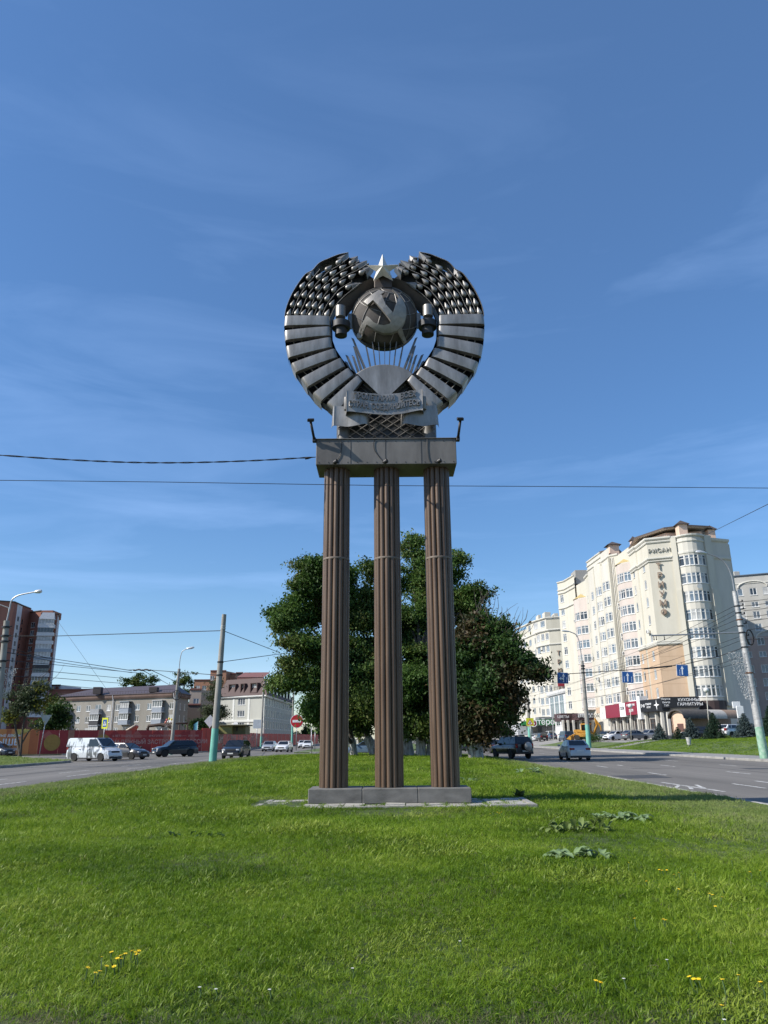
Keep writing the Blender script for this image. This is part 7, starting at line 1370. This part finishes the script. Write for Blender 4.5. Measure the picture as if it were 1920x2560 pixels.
e, c = post_sign(1325, 1805, 1850, 149, 'square yellow children warning sign beside the supermarket', .15, .08, name='warning_sign'); _, fr = plate('yellow_board', e, c, 1.45, 1.45, SYEL); decal('red_triangle', e, fr, [[(-.62, -.5), (.62, -.5), (0, .58)]], SRED); decal('white_triangle', e, (fr[0] + fr[3] * .006, *fr[1:]), [[(-.42, -.38), (.42, -.38), (0, .35)]], SWH); decal('figures', e, (fr[0] + fr[3] * .012, *fr[1:]), [[(-.15, -.32), (-.05, -.32), (-.08, .0), (-.16, -.05)], [(.02, -.32), (.14, -.32), (.12, .05), (.04, .05)]], SBLK)
e, c = post_sign(1247, 1814, 1845, 170, 'yellow board with a white crossing sign left of the orange kiosk', .15, .08, name='crossing_sign'); _, fr = plate('yellow_board', e, c, 1.6, 1.6, SYEL); decal('dark_triangle', e, fr, [[(-.6, -.5), (.6, -.5), (0, .55)]], SBLK); decal('white_triangle', e, (fr[0] + fr[3] * .006, *fr[1:]), [[(-.42, -.4), (.42, -.4), (0, .35)]], SYEL)
for px, y0, y1, Y, lab in ((779, 1818, 1890, 80, 'thin grey marker post at the far end of the lawn'), (788, 1822, 1879, 104, 'thin grey marker post on the far median')):
    t_ = at(px, y0, Y); solo('marker_post', MB().tube([(t_.x, Y, .1), tuple(t_)], .045, 8).lathe([(.06, 0), (.06, .03)], tuple(t_), 8), GALV, lab, 'post', 'marker posts', (t_.x, Y, .1))
e, c = post_sign(1228, 1820, 1845, 150, 'thin bare post beyond the black off-road car', .05, .06)
part('cap', MB().lathe([(.08, 0), (.03, .1)], tuple(c + Vector((0, .06, .25))), 8), GALV, e)
# litter bin
bn = at(1724, 1870, 86); bz = right_z(bn.x); e = empty('litter_bin', (bn.x, 86, bz), label='pale grey litter bin standing on the right lawn bank', cat='bin'); part('bucket', MB().lathe([(.20, .12), (.27, .85), (.25, .85), (.18, .15)], (0, 0, 0), 16), M('bin_grey', (.42, .42, .41), .6), e, False); part('rim', MB().lathe([(.27, .82), (.30, .84), (.30, .90), (.25, .90)], (0, 0, 0), 16), M('bin_grey', (.42, .42, .41), .6), e, False); part('stand', MB().tube([(0, 0, 0), (0, 0, .2)], .05, 6).lathe([(.16, -.02), (.16, .03)], (0, 0, 0), 12), GALV, e, False)

# ---------------------------------------------------------------- hoarding
FRED = M('hoarding_red', (.46, .045, .036), .6, var=.1, vscale=.5); FRED2 = M('hoarding_dark_red', (.31, .028, .030), .6, var=.1, vscale=.5); FPALE = M('hoarding_pale_red', (.40, .10, .08), .6, var=.1); FORG = M('hoarding_orange', (.66, .24, .075), .6, var=.06, vscale=.5); FOR2 = M('hoarding_deep_orange', (.46, .13, .045), .6, var=.06); FGOLD = M('hoarding_gold', (.34, .20, .045), .6); FYEL = M('hoarding_yellow', (.58, .42, .10), .6); FBEI = M('hoarding_beige', (.33, .15, .10), .6)
fence = empty('site_fence', (-40, 97, 0), label='long red and orange printed hoarding round the building site', cat='fence')
FP = [xy(-75, 93.0), xy(127, 96.0), xy(519, 109.5), xy(545, 112), xy(612, 145), xy(655, 178), xy(800, 260)]
FP = [Vector((p.x, p.y, 0)) for p in FP]
def fpanel(a, b, z0, z1, mat, off=0.0): u = (b - a).normalized(); n = Vector((u.y, -u.x, 0)) * off; return part('panel', MB().prism([(a + n).to_tuple()[:2] + (z0,), (b + n).to_tuple()[:2] + (z0,), (b + n).to_tuple()[:2] + (z1,), (a + n).to_tuple()[:2] + (z1,)], (-u.y * .04, u.x * .04, 0)), mat, fence)
def fpoint(i, t, z, off=.02): a, b = FP[i], FP[i + 1]; u = (b - a).normalized(); n = Vector((u.y, -u.x, 0)); return a.lerp(b, t) + n * off + Vector((0, 0, z)), u, n
FH = 3.0
for i in range(len(FP) - 1):
    a, b = FP[i], FP[i + 1]; L_ = (b - a).length; k = max(1, round(L_ / 2.5)); u = (b - a).normalized()
    for j in range(k):
        t0, t1 = j / k, (j + 1) / k; m_ = FORG if i == 0 else (FRED2 if (i == 1 and t0 < .20) else (FRED if (j + i) % 3 else FRED2 if i < 2 else FRED))
        fpanel(a.lerp(b, t0) + u * .012, a.lerp(b, t1) - u * .012, .12, FH + (.15 if i == 0 else (.28 if i in (2, 3) else 0)) + random.uniform(-.015, .015), m_, random.uniform(-.012, .012))
        if j % 2 == 0: q = a.lerp(b, t0); part('fence_post', MB().box(q.x - .05, q.x + .05, q.y + .07, q.y + .17, 0, 2.9), GALV, fence)
def fprint(i, pts, mat, off=.02): 
    P = [fpoint(i, t, z, off)[0] for t, z in pts]; n = fpoint(i, 0, 0)[2]; part('print', MB().prism(P, -n * .004), mat, fence)
def ftext(i, t, z, s, txt, mat=None, bold=0.0, al='CENTER'): p, u, n = fpoint(i, t, z, .03); lettering(txt, s, tuple(p), u, fence, mat or WHL, .003, al, bold)
PNK = M('print_pink', (.50, .30, .27), .6)
# house shapes and stripes printed on the sheets
for t0, w in ((.02, .06), (.40, .07), (.54, .06), (.66, .08), (.84, .07)): fprint(1, [(t0, 1.6), (t0 + w, 1.6), (t0 + w, 2.9), (t0 + w * .5, 3.0), (t0, 2.9)] if False else [(t0, 2.35), (t0 + w / 2, 2.95), (t0 + w, 2.35), (t0 + w, 2.0), (t0, 2.0)], FRED2 if w > .065 else FPALE)
for t0 in (.16, .335, .50, .74, .92): fprint(1, [(t0, 1.4), (t0 + .035, 1.4), (t0 + .035, 2.97), (t0, 2.97)], FBEI if t0 < .4 else FPALE, .018)
for tc in (.075, .365): p, u, n = fpoint(1, tc, 1.5, .035); R_ = .98; part('gold_seal', MB().prism([p + u * (R_ * math.cos(a)) + Vector((0, 0, R_ * math.sin(a))) for a in np.linspace(0, 6.283, 33)[:-1]], -n * .006), FGOLD, fence)
for k, s_ in enumerate(('ЗАСТРОЙЩИК', 'ГОДА', 'ЛУЧШИЙ')): ftext(1, .075, 1.85 - .35 * k, .22, s_, FYEL)
ftext(1, .42, 2.25, .36, '6 ЛЕТ ПОДРЯД', PNK, .004, 'LEFT'); ftext(1, .645, 2.25, .33, 'МНОГОЛЕТНЯЯ РЕПУТАЦИЯ', PNK, .004, 'LEFT'); ftext(1, .905, 2.25, .33, '2018 - 2025', PNK, .004, 'LEFT')
for a_, b_ in ((.555, .635), (.82, .895)): fprint(1, [(a_, 2.23), (b_, 2.23), (b_, 2.26), (a_, 2.26)], PNK, .024)
ftext(1, .42, 1.45, .74, 'НАДЕЖНЫЙ ЗАСТРОЙЩИК РОССИИ', PNK, .012, 'LEFT'); ftext(1, .74, .78, .36, 'КОМФОРТ, БИЗНЕС, ПРЕМИУМ', PNK, .003, 'LEFT')
ftext(0, .44, 2.35, .42, 'НОВЫЕ ДВОРЫ', WHL, .004, 'LEFT'); ftext(0, .42, 1.55, 1.05, 'ВЫШЕ', WHL, .02, 'LEFT'); ftext(0, .60, .75, .40, 'У ПАРКИ', WHL, .004, 'LEFT')
fprint(0, [(.615, 2.35), (.70, 2.35), (.70, 2.38), (.615, 2.38)], WHL, .026)
fprint(0, [(.70, 2.2), (.74, 2.5), (.86, 3.1), (.70, 3.1)], FYEL, .02); fprint(0, [(.89, .15), (.995, .15), (.995, 3.05), (.93, 3.12), (.89, 2.9)], FOR2, .02); fprint(0, [(.60, 2.0), (.66, 2.0), (.66, 3.1), (.60, 3.1)], FOR2, .016); fprint(0, [(.66, 2.45), (.70, 2.15), (.86, 3.12), (.885, 2.85)], FYEL, .022)
ftext(3, .10, 1.75, 1.9, 'РИСАН', WHL, .02, 'LEFT'); ftext(3, .62, 2.0, .8, 'ДОМ-ГРАД.РФ', PNK, .01, 'LEFT'); ftext(4, .15, 1.7, 1.3, 'ТРЕТИЙ', PNK, .01, 'LEFT'); ftext(4, .55, 1.8, 1.2, 'КВАРТАЛ', PNK, .01, 'LEFT'); ftext(5, .05, 1.7, 1.4, 'РИСАН', PNK, .01, 'LEFT')
for i, t0 in ((3, .02), (3, .5), (4, .2), (4, .6), (2, .3)): fprint(i, [(t0, 1.9), (t0 + .10, 3.15), (t0 + .2, 1.9)], FRED2, .02)
# things on the building site above the fence
pkw = empty('play_roof', at(560, 1815, 114), label='low green and yellow flat hut behind the fence', cat='hut'); boxpx('wall', pkw, 546, 580, 1813, 1835, 118, 4, M('hut_olive', (.26, .24, .08), .8)); boxpx('wall', pkw, 580.5, 614, 1815, 1836, 119, 4, M('hut_dark_olive', (.15, .14, .06), .8)); boxpx('roof_edge', pkw, 545, 615, 1811, 1814.5, 117.5, 6, M('hut_edge', (.12, .11, .06), .8)); boxpx('window', pkw, 591, 594, 1818, 1827, 118.8, .3, SBLK)
ps = empty('playground_shelter', at(390, 1830, 122), label='dark wooden shelter roof with curved beams behind the fence', cat='shelter'); WOODD = M('dark_wood', (.055, .035, .025), .8)
part('roof', MB().tube([at(368, 1825, 122), at(372, 1815, 122), at(400, 1812, 122), at(425, 1816, 122), at(434, 1826, 122)], .28, 6), WOODD, ps); part('beam', MB().tube([at(396, 1810, 122), at(470, 1808, 122)], .12, 4), WOODD, ps)
for x in (373, 405, 432, 448, 468): part('post', MB().tube([at(x, 1812, 122), Vector((at(x, 1812, 122).x, 122, 0))], .10, 6), WOODD if x != 405 else GALV, ps)
sl_ = empty('red_slide', at(325, 1832, 120), label='red and white slanting boom tip rising behind the fence', cat='slide'); part('chute', MB().prism([at(303, 1836, 120), at(340, 1813, 120), at(343, 1816, 120), at(338, 1826, 120), at(322, 1838, 120)], (0, .8, 0)), M('slide_red', (.42, .06, .03), .5), sl_); part('edge', MB().tube([at(303, 1834, 119.9), at(340, 1812, 119.9)], .14, 5), M('slide_cream', (.55, .45, .35), .6), sl_)
bl_ = [((417, 1800), (.55, .12, .10)), ((423, 1797), (.60, .50, .06)), ((429, 1799), (.60, .50, .06)), ((420, 1805), (.6, .6, .55)), ((426, 1806), (.6, .6, .55)), ((414, 1806), (.55, .2, .15))]
for i, ((px, py), c) in enumerate(bl_):
    q = at(px, py, 121); m_ = M('balloon_%d' % i, c, .35); e = empty('balloon', q, label=('red balloon top left of the bunch', 'yellow balloon in the middle of the bunch', 'yellow balloon at the right of the bunch', 'white balloon low in the bunch', 'white balloon at the lower right of the bunch', 'red balloon at the lower left of the bunch')[i] + ' above the shelter', cat='balloon', group='bunch of balloons'); part('skin', MB().lathe([(.01, -.22), (.10, -.13), (.17, .02), (.15, .12), (.07, .19), (.001, .2)], tuple(q), 12), m_, e); part('string', MB().tube([q - Vector((0, 0, .3)), at(410, 1822, 121)], .012, 4), GALV, e)
q = at(495, 1808, 125); e = empty('flag', (q.x, 125, 0), label='small light blue flag on a pole behind the fence', cat='flag'); part('pole', MB().tube([(q.x, 125, 0), (q.x, 125, q.z + .3)], .03, 6), GALV, e); part('cloth', MB().grid([[(q.x - .05 - .6 * i / 4, 125 + .05 * math.sin(i), q.z + .25 - .35 * i / 4 * 1.2 - 1.3 * j / 3 * (1 - .25 * i / 4)) for j in range(4)] for i in range(5)]), M('flag_blue', (.10, .34, .42), .8), e)

# ---------------------------------------------------------------- wires
def wire(pts, r, label, name='wire', mat=None, sag=0.0, group='overhead wires'):
    if len(pts) == 2 and sag:
        a, b = Vector(pts[0]), Vector(pts[1]); pts = [a.lerp(b, t) - Vector((0, 0, sag * 4 * t * (1 - t))) for t in np.linspace(0, 1, 13)]
    return solo(name, MB().tube(pts, r, 5), mat or CAB, label, 'wire', group, tuple(pts[0]))
A0 = Vector((-1.8, 18.3, at(778, 1143, 18.3).z))
tw_ = MB(); pc = smooth_curve([at(-60, 1134, 16.4), at(200, 1151, 16.8), at(400, 1157, 17.3), at(600, 1153, 17.8), A0], 26)
for ph in (0, math.pi): tw_.tube([p + Vector((0, math.cos(i * .55 + ph) * .012, math.sin(i * .55 + ph) * .012)) for i, p in enumerate(pc)], .011, 5)
solo('twisted_cable', tw_, CAB, 'twisted black cable running from the left to the end of the beam', 'wire', 'overhead wires', tuple(A0)); ins = MB().lathe([(.03, -.08), (.035, 0), (.02, .08)], n=8); ins.xf(Matrix.Translation(at(770, 1145, 18.2)) @ Matrix.Rotation(R(80), 4, 'Y')); solo('cable_clamp', ins, BLK, 'black clamp on the twisted cable beside the beam', 'clamp', None, tuple(at(770, 1145, 18.2)))
wire([at(-80, 1200, 15.0), at(400, 1205, 15.6), at(960, 1214, 16.2), at(1500, 1217, 16.6), at(2020, 1221, 17.0)], .008, 'single wire crossing the whole picture in front of the columns')
q1, q2 = Vector(pb).lerp(pt_, .885), Vector(pb).lerp(pt_, .665); q3 = Vector(pb).lerp(pt_, .575)
wire([q1, at(140, 1590, 62), at(-30, 1590, 62)], .03, 'wire from the top of the concrete pole to the left edge'); wire([q1, at(700, 1632, 64)], .025, 'wire slanting from the concrete pole into the trees'); wire([q2, at(720, 1632, 66)], .025, 'level wire from the concrete pole into the trees'); wire([q3, at(362, 1674, 64), at(320, 1675, 64)], .025, 'wire from the concrete pole to the trolley fitting'); wire([at(320, 1675, 64), at(120, 1645, 60), at(-20, 1610, 54)], .022, 'upper wire from the left lamp to the trolley fitting')
for i, (y0, y1, x1, y2) in enumerate(((1628, 1655, 330, 1682), (1650, 1662, 360, 1684), (1668, 1680, 300, 1695), (1690, 1695, 300, 1708), (1715, 1712, 250, 1722), (1630, 1648, 330, 1677))):
    wire([at(5, y0, 52), at(140, y1, 60), at(x1, y2, 75)], .022, ('first', 'second', 'third', 'fourth', 'fifth', 'sixth')[i] + ' wire fanning down to the right from the left lamp pole')
f_ = MB(); 
for k in range(9): p, p2 = at(333 + k * 5, 1675 + math.sin(k * 1.7) * 1.2, 64), at(338 + k * 5, 1675 + math.sin((k + 1) * 1.7) * 1.2, 64); f_.tube([p, p2], .07, 5)
solo('trolley_fitting', f_, BLK, 'dark knotted trolley wire fitting in the left sky', 'fitting', None, tuple(at(333, 1675, 64)))
wire([at(377, 1675, 64), at(470, 1718, 110)], .03, 'wire falling right from the trolley fitting'); wire([at(355, 1675, 64), at(420, 1710, 110)], .03, 'wire falling from the middle of the trolley fitting'); wire([at(146, 1555, 120), at(275, 1735, 120)], .02, 'steep thin wire beside the tower block')
# right fan of wires
rp = lambda y: rb.lerp(rt, (1897 - y) / 419 * .985)
for i, (ys, x1, y1, Y1) in enumerate(((1508, 1460, 1672, 110), (1520, 1460, 1690, 110), (1530, 1460, 1705, 110), (1545, 1320, 1742, 150), (1560, 1320, 1735, 150), (1590, 1320, 1752, 150), (1600, 1460, 1720, 110), (1640, 1460, 1745, 110), (1655, 1320, 1770, 150))):
    wire([rp(ys), at(x1, y1, Y1)], .017, ('first', 'second', 'third', 'fourth', 'fifth', 'sixth', 'seventh', 'eighth', 'ninth')[i] + ' wire from the top, from the grey metal pole to the far lamp poles', sag=.5)
for i, (ys, y1) in enumerate(((1500, 1488), (1512, 1497), (1524, 1510), (1540, 1527), (1552, 1535), (1575, 1553), (1600, 1590))): wire([rp(ys) + Vector((.42, 0, 0)), at(1975, y1, 50)], .02, ('first', 'second', 'third', 'fourth', 'fifth', 'sixth', 'seventh')[i] + ' wire from the top, running right from the grey metal pole', sag=.06)
sw_ = [at(1190, 1688, 57), at(1330, 1695, 56.5), at(1440, 1696, 56.2), at(1455, 1694, 56)]
wire([at(1180, 1692, 57), at(1400, 1686, 56.1), at(1569, 1675, 56.1), at(1706, 1662, 56.1), at(1800, 1640, 55), rp(1620)], .028, 'span wire that carries the blue lane signs')
wire([at(1610, 1672, 56), at(1640, 1669, 56), at(1680, 1665, 56)], .06, 'thick insulator chain on the sign span wire')
wire([at(1750, 1345, 119), at(1925, 1258, 60)], .03, 'thin wire rising from the tower roof to the upper right')
# ================================================================ grass
def blade_tuft(name, nb, h, w, spread, mat, lean=.5, segs=3, broad=False):
    mb = MB(); r_ = random.Random(hash(name) % 1000 if False else len(name) * 7 + nb)
    for k in range(nb):
        a = r_.uniform(0, 6.283); o = Vector((r_.gauss(0, 1) * spread, r_.gauss(0, 1) * spread, 0)); d = Vector((math.cos(a), math.sin(a), 0)); s_ = Vector((-d.y, d.x, 0)); H = h * r_.uniform(.55, 1.2); ln_ = lean * r_.uniform(.2, 1.3); W_ = w * r_.uniform(.7, 1.3); P = []
        for i in range(segs + 1):
            t = i / segs; c = o + d * (H * ln_ * t * t) + Vector((0, 0, H * (t - .35 * ln_ * t * t))); ww = W_ * ((1 - t) ** .6 if not broad else math.sin(math.pi * (t * .85 + .12))) ; P.append([c - s_ * ww, c + s_ * ww])
        mb.grid(P, smooth=True)
    return mb.mesh(name, mat)
G_MAIN = MLEAF('grass_blade', [(0.038, 0.080, 0.004), (0.115, 0.205, 0.009), (0.195, 0.295, 0.017), (0.36, 0.44, 0.07)], .42, .5, patch=.5, per='object')
G_MOWN = MLEAF('grass_mown', [(0.13, 0.185, 0.04), (0.18, 0.245, 0.055), (0.24, 0.295, 0.085), (0.31, 0.34, 0.13)], .3, .6, patch=.5, per='object')
G_DRY = MLEAF('grass_dry', [(0.09, 0.10, 0.04), (0.15, 0.14, 0.07), (0.21, 0.19, 0.11)], .3, .6, patch=.5, per='object')
G_CLOV = MLEAF('clover_leaf', [(0.10, 0.16, 0.015), (0.17, 0.24, 0.022), (0.28, 0.34, 0.05)], .35, .5, patch=.5, per='object')
def scatter(name, src_me, X, Y, Z, S, label):
    """many copies of one tuft as a single stuff object (geometry nodes)"""
    n = len(X); me = bpy.data.meshes.new(name); me.vertices.add(n); me.vertices.foreach_set('co', np.stack([X, Y, Z], 1).astype(np.float32).ravel())
    at_ = me.attributes.new('sc', 'FLOAT', 'POINT'); at_.data.foreach_set('value', S.astype(np.float32)); ar = me.attributes.new('rot', 'FLOAT_VECTOR', 'POINT'); ar.data.foreach_set('vector', np.stack([rng.normal(size=n) * .30, rng.normal(size=n) * .30, rng.uniform(0, 6.283, n)], 1).astype(np.float32).ravel())
    o = obj(name, me); src = bpy.data.objects.new(name + '_tuft', src_me)
    ng = bpy.data.node_groups.new(name, 'GeometryNodeTree'); ng.interface.new_socket('Geometry', in_out='INPUT', socket_type='NodeSocketGeometry'); ng.interface.new_socket('Geometry', in_out='OUTPUT', socket_type='NodeSocketGeometry')
    N = ng.nodes; gi, go = N.new('NodeGroupInput'), N.new('NodeGroupOutput'); m2p = N.new('GeometryNodeMeshToPoints'); iop = N.new('GeometryNodeInstanceOnPoints'); oi = N.new('GeometryNodeObjectInfo'); oi.inputs['Object'].default_value = src; oi.inputs['As Instance'].default_value = True
    a1, a2 = N.new('GeometryNodeInputNamedAttribute'), N.new('GeometryNodeInputNamedAttribute'); a1.data_type = 'FLOAT'; a1.inputs['Name'].default_value = 'sc'; a2.data_type = 'FLOAT_VECTOR'; a2.inputs['Name'].default_value = 'rot'; er = N.new('FunctionNodeEulerToRotation')
    K = ng.links; K.new(gi.outputs[0], m2p.inputs['Mesh']); K.new(m2p.outputs[0], iop.inputs['Points']); K.new(oi.outputs['Geometry'], iop.inputs['Instance']); K.new(a1.outputs[0], iop.inputs['Scale']); K.new(a2.outputs[0], er.inputs[0]); K.new(er.outputs[0], iop.inputs['Rotation']); K.new(iop.outputs[0], go.inputs[0])
    md = o.modifiers.new('scatter', 'NODES'); md.node_group = ng; me.materials.append(src_me.materials[0]); return tag(o, label, 'grass', kind='stuff')
def izv(x, y): return 0.05 + 0.23 * np.maximum(0, 1 - ((x + 3.0) / 12.6) ** 2) + .012 * np.sin(x * 1.3 + y * .7) + .012 * np.sin(y * 1.1 - x * .45) - .05 * np.clip((y - 60) / 14, 0, 1) ** 2 * (3 - 2 * np.clip((y - 60) / 14, 0, 1))
def ok(x, y):
    m = (x > IL + .25) & (x < IR - .2) & (y < I1 - .4) & (np.abs(x) < y * .60 + 1.6)
    dx = np.maximum(np.maximum(IL + 5 - x, 0), x - (IR - 5)); dy = np.maximum(0, y - (I1 - 5)); m &= dx * dx + dy * dy < 4.75 ** 2
    m &= ~((x > -3.05) & (x < 3.42) & (y > 16.70 + (x + 2.95) * .057) & (y < 19.4)); return m
def zone(y0, y1, dens):
    w = y1 * .60 + 1.6; n = int(dens * (y1 - y0) * 2 * w); x = rng.uniform(-w, w, n); y = rng.uniform(y0, y1, n); m = ok(x, y); return x[m], y[m]
Z_ = [zone(3.6, 7.5, 1400), zone(7.5, 12, 900), zone(12, 20, 400), zone(20, 34, 140), zone(34, 75, 60)]
X = np.concatenate([z[0] for z in Z_]); Y = np.concatenate([z[1] for z in Z_])
base_s = np.concatenate([np.full(len(z[0]), s) for z, s in zip(Z_, (.60, .70, .92, 1.3, 1.8))])
def nz2(x, y, f, s): return np.sin(x * f + s) * np.cos(y * f * .8 - s * 1.7) + .6 * np.sin((x + y) * f * .57 + 2 * s) + .4 * np.sin(x * f * 2.3 - y * f * 1.9 + s)
lush = nz2(X, Y, .9, 1.3); edge = np.where(Y > 11, np.maximum((X - 5.3 - .05 * (Y - 15)) / 1.2, (-X - 9.6) / 1.2), (X - 4.6 - (11 - Y) * .12) / .9); 
near_cam = (4.5 - Y + .12 * np.sin(X * 2.1)) / .35
mown_p = 1 / (1 + np.exp(-3 * edge)); mown = rng.random(len(X)) < mown_p
dryp = 1 / (1 + np.exp(-6 * near_cam)); dry = (rng.random(len(X)) < dryp * .8) | (rng.random(len(X)) < .022 + .14 * (nz2(X, Y, .55, 2.2) > 1.15) + .25 * np.exp(-((Y - 15.9) / .7) ** 2 - ((X - 1.5) / 2.6) ** 2))
clov = (~mown) & (~dry) & (nz2(X, Y, 1.9, 4.1) + rng.normal(size=len(X)) * .5 > .95)
S = base_s * rng.uniform(.7, 1.25, len(X)) * (1 + .20 * lush) * np.where(dry, .85, np.where(mown, .62, 1.0)); Zz = izv(X, Y) - .012
t_main = [blade_tuft('grass_a', 13, .105, .0042, .04, G_MAIN, 1.0), blade_tuft('grass_bb', 11, .125, .0038, .03, G_MAIN, 1.35), blade_tuft('grass_ccc', 15, .08, .005, .05, G_MAIN, .9)]
t_mown = blade_tuft('mown_tuft', 16, .085, .005, .05, G_MOWN, .9); t_dry = blade_tuft('dry_tuft', 14, .09, .004, .05, G_DRY, 1.3); t_clov = blade_tuft('clover', 10, .07, .0065, .045, G_CLOV, .9, 3, True)
main = ~(mown | dry | clov); pick = rng.integers(0, 3, len(X))
for k in range(3): s_ = main & (pick == k); scatter('lawn_grass', t_main[k], X[s_], Y[s_], Zz[s_], S[s_], ('long green grass of the lawn island in the foreground', 'taller bending grass of the lawn island', 'short dense grass of the lawn island')[k])
scatter('mown_grass', t_mown, X[mown & ~dry], Y[mown & ~dry], Zz[mown & ~dry], S[mown & ~dry], 'paler mown grass along the edges of the lawn island'); scatter('dry_grass', t_dry, X[dry], Y[dry], Zz[dry], S[dry], 'dry flattened grass nearest the camera'); scatter('clover_patch', t_clov, X[clov], Y[clov], Zz[clov], S[clov] * 1.1, 'patches of small broad clover leaves in the lawn')
# tufts in the paving joints
n = 900; u, v = rng.uniform(0.02, .98, n), rng.uniform(.02, .95, n); gu = np.round(u * 13) / 13; sel = rng.random(n) < .5; u = np.where(sel, gu * .95 + .025, u); v = np.where(~sel, np.round((v - .07) / .88 * 5) / 5 * .88 + .07, v)
px_, py_ = -2.95 + 6.25 * u, 16.85 + .36 * u + 2.35 * v; k = ~((px_ > -1.85) & (px_ < 2.0) & (py_ > 17.95)) & (nz2(px_, py_, 2.2, .7) > -.3); scatter('joint_grass', t_main[2], px_[k], py_[k], np.full(k.sum(), .275), rng.uniform(.35, .8, k.sum()), 'grass tufts growing in the joints of the paving')
u = rng.uniform(0, 1, 420); px_, py_ = -2.95 + 6.25 * u, 16.74 + .36 * u + rng.normal(size=420) * .06; scatter('kerb_grass', t_main[1], px_, py_, izv(px_, py_) - .01, rng.uniform(.5, .95, 420), 'long grass along the front kerb of the paving')
# right lawn bank and left verge, coarser
n = 26000; x, y = rng.uniform(29.6, 56, n), rng.uniform(46, 111, n); sm_ = lambda a, b, q: np.clip((q - a) / (b - a), 0, 1) ** 2 * (3 - 2 * np.clip((q - a) / (b - a), 0, 1)); zz = .15 + 1.0 * sm_(29.3, 38, x) + .42 * sm_(38, 50, x); scatter('bank_grass', t_main[2], x, y, zz, rng.uniform(1.0, 1.9, n), 'short green grass on the right lawn bank')
n = 12000; x, y = rng.uniform(-46, -25.8, n), rng.uniform(40, 91, n); k = (y < 64 + (-25.6 - x) * 1.25) & (np.abs(x) < y * .62); scatter('verge_grass', t_mown, x[k], y[k], np.full(k.sum(), .15), rng.uniform(1.0, 1.7, k.sum()), 'pale short grass on the left verge')
